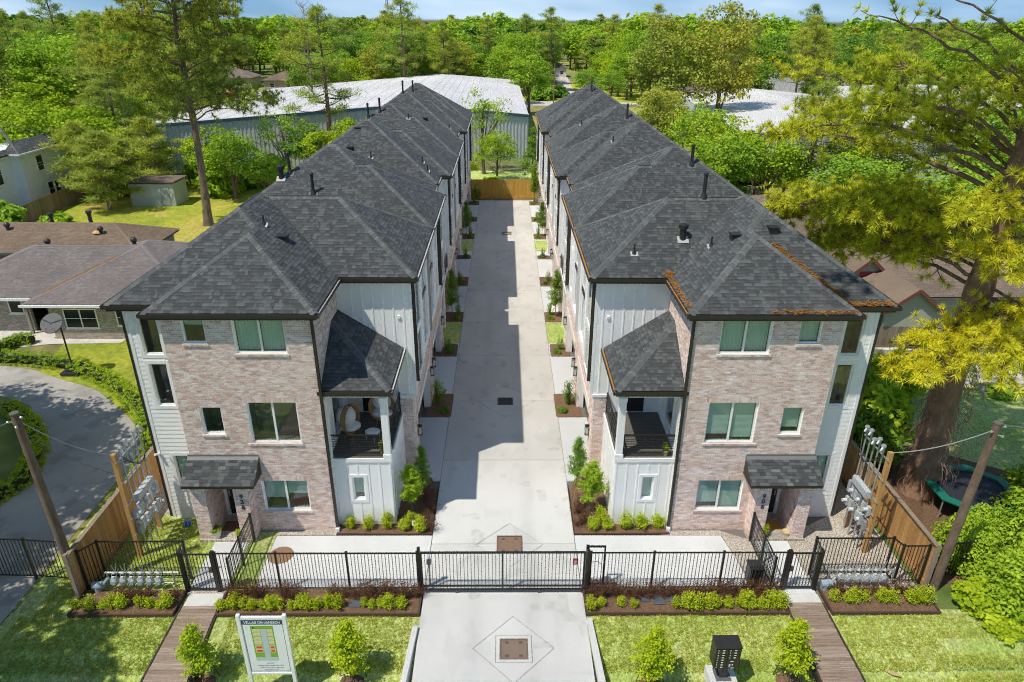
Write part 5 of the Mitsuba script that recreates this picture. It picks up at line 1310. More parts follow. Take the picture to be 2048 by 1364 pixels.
# lawn saplings with stakes
for i, (x, y, s, lab) in enumerate(((-9.15, 14.85, 1.0, 'bright green young tree between the left boardwalk and the sign'), (-4.62, 14.82, 1.08, 'yellow green young tree right of the white sign'), (4.5, 14.6, 1.05, 'staked young tree left of the black mailbox'), (8.78, 14.8, 1.08, 'staked bright young tree between mailbox and right boardwalk'))):
    zz = ditch(x, y); grow('young_tree', lab, 'tree', SAP[i % 3], x, y, zz, i*1.7, s)
    for q, a in enumerate((.5, 2.6, 4.4)):
        m = MB(); m.tube([(x+.5*math.cos(a), y+.35*math.sin(a), zz-.1), (x+.36*math.cos(a), y+.26*math.sin(a), zz+.62)], .014, 5)
        solo('tree_stake', f'{("right", "left", "front")[q]} dark stake of the {lab}', 'stake', m, C(.03, .06, .04, .6))
    m = MB(); m.lathe([(.40, -.05), (.36, .03), (.15, .07), (0, .08)], (x, y, zz), 18); setting('mulch_ring', m, 'mulch')
# porch pots, mat, ball, bin and other small things
def pot(x, y, z, col, r, h, lab, g=None, s=1):
    m = MB(); m.lathe([(r*.72, 0), (r, h*.9), (r*1.06, h*.92), (r*1.06, h), (r*.9, h), (r*.85, h*.85), (0, h*.85)], (x, y, z), 18); k = solo('plant_pot', lab, 'plant pot', m, C(*col, .5), True)
    if g: grow('potted_plant', 'leafy plant growing in the '+lab, 'plant', g, x, y, z+h*.8, rs4.uniform(0, 6), s)
pot(-10.86, 20.76, .12, (.66, .64, .60), .17, .32, 'white pot at the left pillar of the left porch', LOW[0], .62); pot(-9.98, 20.6, .12, (.62, .61, .58), .13, .22, 'white pot at the right pillar of the left porch', SHRUB[1], .55)
pot(9.94, 20.72, .12, (.66, .50, .18), .13, .22, 'yellow pot on the right porch', SHRUB[2], .75); pot(10.86, 20.82, .12, (.52, .46, .28), .15, .18, 'shallow tan bowl on the right porch', None)
m = MB(); m.box(10.2, 10.85, 21.1, 21.65, .12, .14); solo('door_mat', 'orange brown doormat before the right front door', 'doormat', m, C(.50, .25, .06, .95))
m = MB(); m.box(-10.85, -10.2, 21.1, 21.65, .12, .14); solo('door_mat', 'brown doormat before the left front door', 'doormat', m, C(.20, .10, .06, .95))
m = MB(); m.ball((-12.3, 21.5, .17), .15, 14); k = solo('ball', 'blue ball lying on the grass by the left porch', 'ball', m, C(.02, .09, .42, .35), True)
m = MB()
for a in (0, 1.05, 2.1): m.tube([(-12.3+.152*math.cos(t)*math.cos(a), 21.5+.152*math.cos(t)*math.sin(a), .17+.152*math.sin(t)) for t in np.linspace(0, 6.28, 20)], .008, 4, cap=False)
part(k, 'seams', m, C(.5, .6, .7, .5))
k = thing('bin', 'black lidded bin behind the front fence by the right gate', 'bin'); m = MB(); m.box(8.62, 9.06, 18.3, 18.75, .02, .72); m.box(8.66, 9.02, 18.27, 18.3, .2, .6); part(k, 'body', m, C(.02, .022, .025, .45)); m = MB(); m.box(8.59, 9.09, 18.27, 18.78, .72, .77); part(k, 'lid', m, C(.03, .03, .033, .4))
k = thing('bed_sign', 'small white card sign staked in the left corner bed', 'sign'); m = MB(); m.box(-3.52, -3.34, 21.18, 21.19, .28, .52); part(k, 'card', m, C(.8, .8, .78, .6)); m = MB(); m.tube([(-3.43, 21.195, 0), (-3.43, 21.195, .3)], .008, 5); part(k, 'stake', m, 'galvanised'); m = MB(); m.box(-3.46, -3.40, 21.176, 21.181, .38, .46); part(k, 'mark', m, C(.05, .05, .05, .6))
for x, y, lab in ((6.1, 21.75, 'pot with yellow leaves behind the right balcony railing'), (-4.55, 21.85, 'pot with orange leaves by the left balcony column')):
    pot(x, y, 3.15, (.35, .26, .14), .12, .25, lab, SHRUB[2], .6)
m = MB(); m.tube([(-13.0, 22.0, 3.05), (-13.12, 21.85, 3.1)], .05, 8); solo('security_camera', 'small white camera on the corner of the left front house', 'camera', m, C(.75, .75, .75, .4))
for x0, x1, y0, y1 in ((4.72, 4.98, 17.5, 17.75), (5.1, 5.5, 17.38, 17.78), (5.6, 5.85, 17.5, 17.8), (6.0, 6.3, 17.5, 17.85), (-7.3, -6.9, 17.55, 17.85), (-5.2, -4.8, 17.3, 17.6)):
    m = MB(); m.box(x0, x1, y0, y1, .05, .112); solo('fabric_patch', {4.72: 'first', 5.1: 'second, largest', 5.6: 'third', 6.0: 'fourth', -7.3: 'only', -4.8: 'only'}.get(x0, 'nearer')+(' grey weed cloth patch in the mulch right of the driveway' if x0 > 0 else ' grey weed cloth patch in the mulch behind the sign' if x0 < -6 else ' grey weed cloth patch in the mulch near the gate'), 'weed cloth', m, C(.09, .10, .12, .8))
for x, y in ((11.9, 15.1),):
    m = MB(); m.poly(Polygon([(x, y), (x+.3, y-.12), (x+.42, y-.3), (x+.15, y-.22), (x+.02, y-.1)]), ditch(x, y)+.03, ditch(x, y)+.05); solo('fallen_leaf', 'large dry tan leaf on the lawn right of the right boardwalk', 'leaf', m, C(.50, .38, .20, .8))

# lawn grass: one square metre of blades, laid over the lawns
def blades(seed, n=1300):
    rs = np.random.RandomState(seed); mb = MB(); q = rs.rand(260, 2); qt = rs.rand(260); w = rs.randint(0, 260, n); xy = q[w]+rs.normal(size=(n, 2))*.03; d = rs.normal(size=(n, 3))*.45; d[:, 2] = 1
    needles(mb, np.c_[np.mod(xy, 1), np.zeros(n)-.01], d, .10, .026, (.5*qt[w]+.5*rs.rand(n)), 6, rs); return mb
GR = proto('grass_patch', blades=(blades(5), 'leaf'))
labels['lawn_grass'] = {'kind': 'stuff', 'label': 'short sunlit lawn grass in front of the fence and at the left'}
gi = 0
def grass_at(x, y, z, sl=0.0):
    global gi; gi += 1
    k = 'lawn_grass' if gi == 1 else f'lawn_grass__{gi-1:03d}'
    t = T().translate([x+.5, y+.5, z])
    if sl: t = t.rotate([1, 0, 0], math.degrees(math.atan(sl)))
    scene['lawn_grass__%03d' % gi] = {'type': 'instance', 'to_world': t.rotate([0, 0, 1], 90*rs4.randrange(4)).translate([-.5, -.5, 0]), 'ref': {'type': 'ref', 'id': GR}}
for x in list(range(-16, 14)):
    for y in (13, 14, 15, 16):
        if -2.9 < x+.9 and x+.1 < 2.9: continue
        if -11 < x < -9.3 or 9.3 < x < 11: continue
        grass_at(x, y, (ditch(x+.5, y+.5)), (ditch(x+.5, y+1)-ditch(x+.5, y)))
for x in range(14, 21):
    for y in (11, 12, 13, 14, 15, 16): grass_at(x, y, ditch(x+.5, y+.5))
for x in (-14.2, -13.2, -12.2):
    for y in (18.9, 19.9, 20.9): grass_at(x, y, 0)
for y in (17, 18, 19, 20): grass_at(-15.6, y, 0)
# ---------------------------------------------------------------- neighbours and background
def f_oldbrick(p, n, uv):
    u = p.x*abs(n.y)+p.y*abs(n.x); r = dr.floor(p.z/.075); v = u/.21+.5*(r-2*dr.floor(r/2))
    jz, ju = p.z/.075-r, v-dr.floor(v)
    j = dr.maximum(smoothstep(.82, .9, jz), smoothstep(.94, .98, ju))
    c = mix(mi.Color3f(.24, .20, .165), mi.Color3f(.46, .39, .32), cell_rand(dr.floor(v), r, 3))
    return mix(c, (.46, .43, .39), j)*(.85+.25*fbm(p.x*2, p.y*2, p.z*2, 2))
M('old_brick', mikit.proc(f_oldbrick), .9)
def far_window(h, F, u0, u1, z0, z1, panes=1, fr=.07, blue=False):
    f = MB()
    for a, b, c, e in ((u0, u0+fr, z0, z1), (u1-fr, u1, z0, z1), (u0+fr, u1-fr, z0, z0+fr), (u0+fr, u1-fr, z1-fr, z1)): F.box(f, a, b, c, e, -.02, .05)
    for q in np.linspace(u0, u1, panes+1)[1:-1]: F.box(f, q-.04, q+.04, z0+fr, z1-fr, -.02, .048)
    k = part(h, 'window', f, 'white_trim')
    for i in range(panes):
        a, b = u0+(u1-u0)*i/panes+.05, u0+(u1-u0)*(i+1)/panes-.05
        m = MB(); F.quad(m, a, b, z0+.05, z1-.05, .032); part(k, 'pane', m, C(.025, .03, .035, .08))
        m = MB(); F.box(m, a, b, (z0+z1)/2-.02, (z0+z1)/2+.02, .0, .042); part(k, 'meeting_rail', m, 'white_trim') if z1-z0 > 1.0 else None
    m = MB(); F.box(m, u0-.05, u1+.05, z0-.06, z0, 0, .09); part(k, 'sill', m, 'white_trim')
    return k
def roof_vent2(kind, x, y, z, lab):
    m = MB()
    if kind == 'turbine': m.tube([(x, y, z-.2), (x, y, z+.25)], .12, 12); m.ball((x, y, z+.38), (.22, .22, .2), 12)
    else: m.tube([(x, y, z-.3), (x, y, z+.95)], .14, 12); m.lathe([(.2, .9), (.22, 1.0), (.2, 1.1), (0, 1.14)], (x, y, z), 12)
    solo('roof_vent', lab, 'roof vent', m, C(.03, .03, .032, .5))

# low brick house on the left
h = thing('brick_house', 'low brick house with grey hipped roof left of the left townhouse row', 'house')
rf = Roof([(-35.6, -19.0, 39.6, 49.0), (-28.8, -18.4, 38.5, 50.0)], 2.45, m=.41)
roof_parts(h, rf, 1, (0, 100), 60, mat='old_shingle', cls=0.0, wd_=1.1)
fp = unary_union([sbox(-35.6, 39.6, -19.0, 49.0), sbox(-28.8, 38.5, -18.4, 50)])
for a, b, y in ((-35.6, -28.9, 39.55), (-28.9, -18.4, 38.45)):
    m = MB(); m.box(a, b, y-.1, y+.02, 2.3, 2.44); part(h, 'gutter', m, 'white_trim')
m = MB(); flat(fp.buffer(-.05), 2.33, None, m); part(h, 'soffit', m, C(.5, .49, .46, .7))
FW = Face((0, 38.95, 0), (1, 0, 0), (0, -1, 0)); FM = Face((0, 40.2, 0), (1, 0, 0), (0, -1, 0))
m = panel(FW, -27.6, -18.9, -.1, 2.34, [(-28, -27.55, 0, 2.3)]); part(h, 'wall', m, 'old_brick')
m = MB(); m.box(-27.62, -27.4, 38.96, 44, -.1, 2.34); part(h, 'wall', m, 'old_brick')
m = panel(FM, -35.2, -29.6, -.1, 2.34); part(h, 'wall', m, 'old_brick')
m = MB(); m.box(-29.6, -27.62, 41.6, 41.7, -.1, 2.34); part(h, 'entry_wall', m, C(.10, .09, .08, .8)); m = MB(); m.box(-28.4, -27.75, 41.5, 41.6, 0, 2.1); part(h, 'door', m, C(.05, .045, .04, .5))
m = MB(); m.box(-29.62, -29.45, 39.7, 39.85, 0, 2.34); part(h, 'porch_post', m, C(.30, .27, .22, .7))
far_window(h, FW, -26.75, -24.75, .75, 2.02, 2); far_window(h, FM, -30.85, -29.95, 1.2, 2.1, 1); far_window(h, FW, -23.6, -22.4, .9, 2.0, 1)
m = MB(); m.box(-35.2, -19.3, 49.3, 49.4, -.1, 2.34); m.box(-19.3, -19.2, 39.2, 49.3, -.1, 2.34); m.box(-35.2, -35.1, 40.3, 49.3, -.1, 2.34); part(h, 'wall', m, 'old_brick')
lit = MB(); rsn = np.random.RandomState(3)
for a, b in (((-27.9, 39.4), (-24.6, 42.9)), ((-35, 40.4), (-32.8, 42.6))):
    n = 700; t = rsn.rand(n); x = a[0]+(b[0]-a[0])*t-.25+rsn.normal(size=n)*.08; y = a[1]+(b[1]-a[1])*t+.25+rsn.normal(size=n)*.08
    z = np.array([rf.height(*q) for q in zip(x, y)])+.03; needles(lit, np.c_[x, y, z], np.c_[rsn.normal(size=(n, 2)), np.zeros(n)+.1], .2, .04, .2+.6*rsn.rand(n), 7, rsn)
k = key_for('roof_needles'); scene[k] = shape(lit, 'leaf'); labels[k] = {'kind': 'stuff', 'label': 'strip of orange dead pine needles lying in the valley of the grey brick house roof'}
for x, y, lab, kd in ((-31.0, 45.6, 'black turbine vent on the grey brick house, leftmost', 'turbine'), (-25.2, 45.7, 'black turbine vent on the grey brick house, middle', 'turbine'), (-21.2, 44.0, 'black turbine vent on the grey brick house, beside the townhouse roof', 'turbine')): roof_vent2(kd, x, y, rf.height(x, y), lab)
# brown-roofed house behind it
h = thing('brown_roof_house', 'low house with worn brown roof behind the grey brick house', 'house')
r2 = Roof([(-42, -25.9, 47.6, 54.0)], 2.75, m=.42); roof_parts(h, r2, 1, (0, 100), 0, mat='old_shingle', cls=1.0, exp=.17, wd_=1.5)
m = MB(); m.box(-41.4, -26.3, 48.0, 53.6, -.1, 2.72); part(h, 'wall', m, C(.12, .15, .14, .8)); m = MB(); m.box(-42, -25.85, 47.55, 47.62, 2.6, 2.77); part(h, 'fascia', m, C(.09, .11, .10, .7))
for x, y, lab, kd in ((-36.6, 50.0, 'black turbine vent on the brown roof, left', 'turbine'), (-29.6, 49.6, 'black turbine vent with rusty flange on the brown roof, right', 'turbine'), (-31.6, 52.0, 'tall black chimney pipe on the brown roof', 'tall'), (-35.2, 53.0, 'short capped metal flue behind the brown roof ridge', 'tall')): roof_vent2(kd, x, y, r2.height(x, y), lab)
m = MB(); m.lathe([(.42, 0), (.30, .10), (.12, .16)], (-29.9, 49.8, r2.height(-29.9, 49.8)-.02), 14); solo('rusty_flange', 'rusty tan metal flange under a vent on the brown roof', 'flange', m, C(.55, .36, .14, .8))
# pale two-storey house, left edge
h = thing('white_house', 'pale two-storey lap-sided house with dark roof at the left edge', 'house')
roof_parts(h, Roof([(-66, -48.3, 70.6, 80.1), (-66, -49.3, 60, 80.1)], 5.6, m=.52), 1, (0, 200), 0, cls=0.0, exp=.2, wd_=1.7)
FE = Face((-48.7, 0, 0), (0, 1, 0), (1, 0, 0)); FE2 = Face((-49.7, 0, 0), (0, 1, 0), (1, 0, 0)); FN = Face((0, 71.0, 0), (1, 0, 0), (0, -1, 0))
m = MB(); m.box(-65, -48.7, 71, 79.7, -.1, 5.55); k = part(h, 'wall', m, C(.78, .82, .85, .6)); m = MB(); m.box(-65, -49.7, 60.4, 71, -.1, 5.55); k2 = part(h, 'wall', m, C(.78, .82, .85, .6))
for F, a, b, kk in ((FE, 71, 79.7, k), (FE2, 60.4, 71, k2), (FN, -49.7, -48.7, k)):
    m = MB()
    for i in range(30): F.box(m, a, b, .18*i+.02, .18*i+.19, 0, .012+.006*(i % 2))
    part(kk, 'siding', m, C(.78, .82, .85, .6), stuff=True)
far_window(h, FE, 73.4, 74.5, 3.4, 5.0, 1); far_window(h, FE, 74.2, 75.2, .5, 2.1, 1); far_window(h, FE, 75.4, 76.3, .5, 2.1, 1); far_window(h, FE2, 67.9, 69.3, 2.9, 4.9, 1)
m = MB(); m.box(-66.05, -48.25, 70.5, 70.6, 5.45, 5.6); m.box(-48.3, -48.2, 70.6, 80.1, 5.45, 5.6); part(h, 'gutter', m, 'white_trim')
board_fence('weathered grey board fence below the pale two-storey house', (-45.7, 64), (-46.2, 80), 1.8, .9, cap=False, flip=-1, n_parts=60, w=.2)
# shed
h = thing('garden_shed', 'small pale shed on the sunny lawn left of the tall pine', 'shed')
m = MB(); m.box(-39.2, -34.6, 72.4, 75.6, -.1, 2.3); part(h, 'wall', m, C(.42, .46, .46, .8)); m = MB(); m.beam((-36.9, 72.2, 2.5), (-36.9, 75.8, 2.5), 5.0, .12); part(h, 'roof', m, C(.15, .11, .095, .8)); m = MB(); m.box(-36.0, -35.1, 72.36, 72.41, .1, 2.0); part(h, 'door', m, C(.34, .38, .38, .8))
m = MB(); m.tube([(-38.8, 58.5, 0), (-38.8, 58.5, 1.6)], .05, 6); m.tube([(-38.8, 58.5, 1.6), (-38.4, 58.5, 1.2), (-38.5, 58.5, .4)], .035, 5); solo('yard_pump', 'thin dark standpipe on the sunny back lawn', 'standpipe', m, C(.08, .10, .10, .6))
# basketball hoop on the old drive
k = thing('basketball_hoop', 'portable basketball hoop with round backboard on the left driveway', 'basketball hoop')
m = MB(); m.box(-24.5, -23.5, 34.0, 35.0, 0, .18); m.box(-24.3, -23.7, 34.2, 34.6, .18, .28); part(k, 'base', m, C(.025, .025, .027, .5)); m = MB(); m.tube([(-24.05, 34.5, .2), (-24.05, 34.5, 2.7), (-24.15, 34.3, 3.0)], .045, 8); part(k, 'pole', m, C(.03, .03, .03, .5))
m = MB(); m.tube([(-24.2, 34.15, 3.12), (-24.2, 34.09, 3.18)], .58, 24); b = part(k, 'backboard', m, C(.11, .12, .125, .7)); mm = MB(); [mm.beam((-24.2, 34.07, 3.17), (-24.2+.56*math.cos(q), 34.07+.3*math.sin(q), 3.17+.45*math.sin(q)), .03, .02) for q in (.4, 2.7, 4.7)]; part(b, "spokes", mm, C(.03, .03, .03, .6))
m = MB(); m.tube([(-24.2+.23*math.cos(t), 33.75+.23*math.sin(t), 2.98) for t in np.linspace(0, 6.28, 16)], .012, 5, cap=False); part(k, 'rim', m, C(.5, .12, .03, .5))
# hedge round the drive
def hedge(lab, pts, w, hh, n, cls, leaf=.075):
    rs = np.random.RandomState(len(pts)); mb = MB(); L = LineString(pts); core = MB()
    for i in range(n):
        p = L.interpolate(rs.rand()*L.length); th = rs.uniform(-.2, math.pi+.2); r = .86+.22*rs.rand(); q = L.interpolate(min(L.project(p)+.1, L.length)); d = np.array([q.x-p.x, q.y-p.y]); d /= np.linalg.norm(d)+1e-9; nn = np.array([-d[1], d[0]])
        o = math.cos(th)*w/2*r; z = max(.05, hh*min(1, .15+math.sin(th)*1.05)*r); puff(mb, np.array([p.x+nn[0]*o, p.y+nn[1]*o, z]), .11, 12, leaf, .6, cls, rs, tone0=rs.rand())
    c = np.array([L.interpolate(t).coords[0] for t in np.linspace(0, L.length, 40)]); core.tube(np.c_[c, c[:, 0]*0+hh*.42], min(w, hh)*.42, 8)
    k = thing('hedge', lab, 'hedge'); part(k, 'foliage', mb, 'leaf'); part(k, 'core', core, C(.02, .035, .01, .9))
hedge('clipped light green hedge curving along the left driveway', [(-29.5, 35.9), (-27, 35.7), (-24.1, 34.9), (-21.2, 33.1), (-19.2, 31.3), (-17.5, 29.2), (-16.0, 26.8), (-15.5, 24.5), (-15.2, 22)], .95, .62, 1500, 9)
hedge('short hedge spur behind the curved hedge by the brick house walk', [(-29.9, 37.0), (-29.4, 38.3), (-28.6, 38.3)], .6, .6, 240, 9); hedge('hedge stub at the left edge in front of the brick house', [(-32, 37.2), (-30.6, 37.8)], .8, .6, 200, 9)
hedge('rounded hedge edging the lawn island inside the left driveway', [(-25, 30.4), (-22.6, 28.6), (-21.1, 26.4), (-20.4, 24.3), (-20.9, 22.6)], .9, .55, 700, 9)
fence('old black spiked iron fence across the left driveway', [[(-22.4, 18.7), (-20.2, 18.7), (-18.2, 18.8), (-16.5, 18.75), (-14.95, 18.6)]], 1.75, .05, pick_sp=.13)
fence('short iron fence right of the right utility pole', [[(14.95, 18.6), (16.4, 18.8)]], 1.5)

# warehouses
def warehouse(lab, front, rear, ridge, eh, ribs):
    h = thing('warehouse', lab, 'warehouse'); (ax, ay), (bx, by) = front; (cx, cy), (dx, dy) = rear; (fx, fy, fz), (gx, gy, gz) = ridge
    A, B, D, Cc, Rf, Rg = [np.array(q, float) for q in ((ax, ay, eh), (bx, by, eh), (dx, dy, eh), (cx, cy, eh), (fx, fy, fz), (gx, gy, gz))]
    m = MB(); m.quad(A, Rf, Rg, Cc, (.4, 0)); m.quad(Rf, B, D, Rg, (.6, 0)); rk = part(h, 'roof', m, 'metal_roof')
    for (P, Q, S, U) in ((A, Rf, Rg, Cc), (Rf, B, D, Rg)):
        for i in range(1, 14):
            t = i/14; m = MB(); m.beam(P+(Q-P)*t+np.array([0, 0, .02]), U+(S-U)*t+np.array([0, 0, .02]), .12, .05); part(rk, 'seam', m, 'metal_roof')
    m = MB(); g = lambda q: np.array([q[0], q[1], -.2]); m.add([g(A), g(B), B, Rf, A], [(0, 1, 2), (0, 2, 3), (0, 3, 4)]); m.quad(g(B), g(D), D, B); m.quad(g(Cc), g(A), A, Cc); m.quad(g(D), g(Cc), Cc, D); wk = part(h, 'wall', m, 'metal_wall')
    m = MB(); d = (B-A)/np.linalg.norm(B-A); n = np.array([d[1], -d[0], 0]); 
    for i in range(ribs):
        q = A+(B-A)*(i+.5)/ribs; top = A[2]+(Rf[2]-A[2])*min(1, np.linalg.norm(q[:2]-A[:2])/max(.1, np.dot(Rf-A, d))) if np.dot(q-A, d) < np.dot(Rf-A, d) else Rf[2]+(B[2]-Rf[2])*(np.dot(q-Rf, d)/max(.1, np.dot(B-Rf, d)))
        m = MB(); m.obox((*(q[:2]+n[:2]*.03), top/2), d*.09, n*.035, (0, 0, top/2-.06)); part(wk, 'rib', m, 'metal_wall')
    for P, Q in ((A, Rf), (Rf, B)):
        m = MB(); o = n*.16; m.beam(P+o+np.array([0, 0, -.18]), Q+o+np.array([0, 0, -.18]), .14, .34); part(h, 'eave_trim', m, 'blue_trim')
        m = MB(); m.beam(P+o+np.array([0, 0, .03]), Q+o+np.array([0, 0, .03]), .3, .06); part(h, 'eave_flashing', m, C(.6, .6, .6, .5))
    return h
warehouse('long white-roofed metal warehouse with blue eave trim behind the left row', ((-45, 88.5), (3.4, 101.4)), ((-44, 139.5), (2.9, 163)), ((-12.6, 97.1, 7.8), (-13.0, 154, 7.8)), 6.0, 100)
warehouse('white-roofed metal warehouse behind the right row, half hidden by trees', ((29.2, 90.2), (62, 88.5)), ((34.5, 142), (60, 144)), ((46, 89.3, 6.2), (48, 143, 6.2)), 5.1, 60)
warehouse('white warehouse roof glimpsed between pine branches at the far right', ((46, 76.5), (78, 70.5)), ((66, 150), (98, 142)), ((62, 73.5, 6.9), (82, 146, 6.9)), 6.0, 40)
warehouse('far pale metal building behind the treetops at the right', ((64, 176), (90, 172)), ((66, 200), (92, 196)), ((77, 174, 8), (79, 198, 8)), 6.5, 20)

# houses behind the warehouse, and others glimpsed
def small_house(lab, x, y, w, d, eh, col, rcol, m_=.42, rz=0.0, wins=3):
    h = thing('house', lab, 'house'); c, s = math.cos(rz), math.sin(rz); W = lambda q: (x+q[0]*c-q[1]*s, y+q[0]*s+q[1]*c, q[2])
    ov = .5; r = Roof([(-w/2-ov, w/2+ov, -d/2-ov, d/2+ov)], eh, m=m_); roof_parts(h, r, 1, (-99, 99), 0, mat='old_shingle', cls=rcol, exp=.35, wd_=3, W=W)
    m = MB(); m.box(-w/2, w/2, -d/2, d/2, -.1, eh-.03); part(h, 'wall', wrap(m, W), C(*col, .8))
    F = Face((x+s*d/2, y-c*d/2, 0), (c, s, 0), (s, -c, 0))
    for i in range(wins): u = -w/2+w*(i+.5)/wins; far_window(h, F, u-.6, u+.6, .9, min(2.1, eh-.3), 1)
small_house('tan-roofed ranch house beyond the left warehouse', -80, 214, 16, 9, 2.8, (.50, .42, .30), .5)
small_house('brown-roofed house beyond the warehouse, right of the tan one', -59, 205, 13, 9, 2.8, (.45, .37, .28), .9)
small_house('grey-roofed house far left behind the tall pine', -86, 150, 14, 9, 2.8, (.42, .46, .46), .0)
small_house('white gabled cottage beyond the warehouse behind a pole', -58, 238, 5, 6, 3.0, (.62, .66, .70), .0, .6, wins=1)
small_house('pale flat-roofed house at the foot of the treeline above the warehouse', -29, 262, 14, 8, 2.8, (.6, .6, .58), .2, .15)
small_house('tan house half hidden beyond the road, right of the gold tree', 44, 178, 14, 9, 2.8, (.55, .48, .40), .6)
small_house('white house end beyond the road near the pale driveway', 17, 262, 9, 8, 3.2, (.7, .7, .7), .3)
small_house('green house by the orange container', -72.5, 158, 7, 6, 3.4, (.10, .24, .15), .2, .5, wins=1)
k = thing('shipping_container', 'orange corrugated container beyond the left warehouse', 'container'); m = MB(); m.box(-66.4, -57.6, 163, 165.5, 0, 3.1); part(k, 'body', m, C(.62, .16, .02, .6)); m = MB()
for i in range(28):
    m = MB(); m.box(-66.3+.31*i, -66.16+.31*i, 162.94, 163, .1, 3.0); part(k, 'rib', m, C(.55, .14, .02, .6))
# brown-roofed neighbour on the right
h = thing('red_trim_house', 'brown-roofed house with red gable trim right of the right row', 'house')
r3 = Roof([(21.5, 36, 39.4, 48.5)], 2.7, m=.42); roof_parts(h, r3, 1, (0, 99), 0, mat='old_shingle', cls=.8, wd_=1.4, exp=.16)
m = MB(); m.box(22, 35.6, 40.0, 48, -.1, 2.68); part(h, 'wall', m, C(.36, .37, .30, .8))
def gable(cx, y0, y1, w, eh, ph, nm):
    m = MB(); a, b, t = (cx-w/2, eh), (cx+w/2, eh), (cx, ph)
    m.add([(cx-w/2-.3, y0-.3, eh-.15), (cx, y0-.3, ph+.06), (cx, y1, ph+.06), (cx-w/2-.3, y1, eh-.15)], [(0, 1, 2, 3)], (.5, .8)); m.add([(cx+w/2+.3, y0-.3, eh-.15), (cx, y0-.3, ph+.06), (cx, y1, ph+.06), (cx+w/2+.3, y1, eh-.15)], [(0, 1, 2, 3)], (.5, .8)); k = part(h, nm, m, 'old_shingle')
    m = MB(); m.add([(cx-w/2, y0, 0), (cx+w/2, y0, 0), (cx+w/2, y0, eh), (cx, y0, ph), (cx-w/2, y0, eh)], [(0, 1, 2), (0, 2, 3), (0, 3, 4)]); part(k, 'gable_wall', m, C(.36, .37, .30, .8))
    for sg in (-1, 1):
        m = MB(); m.beam((cx+sg*(w/2+.3), y0-.32, eh-.2), (cx, y0-.32, ph+.0), .06, .2); part(k, 'barge_board', m, C(.17, .055, .045, .6))
gable(24.2, 37.6, 44, 3.2, 2.6, 3.9, 'porch_roof'); gable(23.2, 41.5, 46, 3.0, 3.1, 4.5, 'dormer_roof')
m = MB(); m.box(22.7, 23.7, 41.44, 41.5, 1.6, 3.6); part(h, 'shutter', m, C(.30, .03, .025, .6))
h = thing('brown_roof_house', 'low brown-shingled house behind the second right townhouse', 'house'); r4 = Roof([(17.5, 33, 52, 64)], 2.7, m=.36); roof_parts(h, r4, 1, (0, 99), 0, mat='old_shingle', cls=.75, wd_=1.4, exp=.17); m = MB(); m.box(18, 32.5, 52.5, 63.5, -.1, 2.68); part(h, 'wall', m, C(.40, .36, .30, .8))
for x, y, lab, kd in ((19.4, 57.6, 'black turbine vent on the brown roof right of the right row, left', 'turbine'), (21.0, 55.4, 'black turbine vent on the brown roof right of the right row, right', 'turbine')): roof_vent2(kd, x, y, r4.height(x, y), lab)
board_fence('short weathered red brown fence before the red-trim house', (21.0, 37.6), (25.5, 37.6), 1.5, .9, cap=False, flip=-1, n_parts=60)
m = MB(); m.box(20.2, 24.5, 36.6, 36.9, 0, .45); solo('garden_wall', 'low pale stone wall under the red brown fence', 'wall', m, C(.62, .58, .52, .9))
rs_ = np.random.RandomState(8)
k = thing('flagstones', 'scattered pale flagstones at the patio edge beyond the pine', 'flagstones')
for i in range(16):
    cx, cy = 23.5+rs_.rand()*5.5, 32.2+rs_.rand()*1.6; a = np.sort(rs_.rand(6))*6.28; m = MB(); m.poly(Polygon([(cx+.45*math.cos(t), cy+.35*math.sin(t)) for t in a]).convex_hull, -.02, .06); part(k, 'stone', m, C(.52, .49, .44, .9) if i % 3 else C(.40, .22, .15, .9))
# trampoline
k = thing('trampoline', 'trampoline with green rim pad under the ivy at the right', 'trampoline'); tc = (19.0, 22.6)
a = np.linspace(0, 2*np.pi, 9)[:-1]+.39; ro, ri = 1.8, 1.4
m = MB(); m.add([(tc[0]+ri*math.cos(t), tc[1]+ri*math.sin(t), .88) for t in a], [(0, i, i+1) for i in range(1, 7)]); part(k, 'mat', m, C(.02, .022, .03, .7))
for i in range(8):
    t, u = a[i], a[(i+1) % 8]; m = MB(); q = lambda r, w, z: (tc[0]+r*math.cos(w), tc[1]+r*math.sin(w), z); v = [q(ri, t, .9), q(ri, u, .9), q(ro, u, .9), q(ro, t, .9), q(ri, t, .96), q(ri, u, .96), q(ro, u, .95), q(ro, t, .95)]
    m.add(v, [(0, 1, 2, 3), (4, 5, 6, 7), (3, 2, 6, 7), (0, 1, 5, 4)]); part(k, 'rim_pad', m, C(.008, .15, .10, .5))
    m = MB(); m.tube([q(ro-.1, t, 0), q(ro-.1, t, .9)], .03, 6); part(k, 'leg', m, 'galvanised')
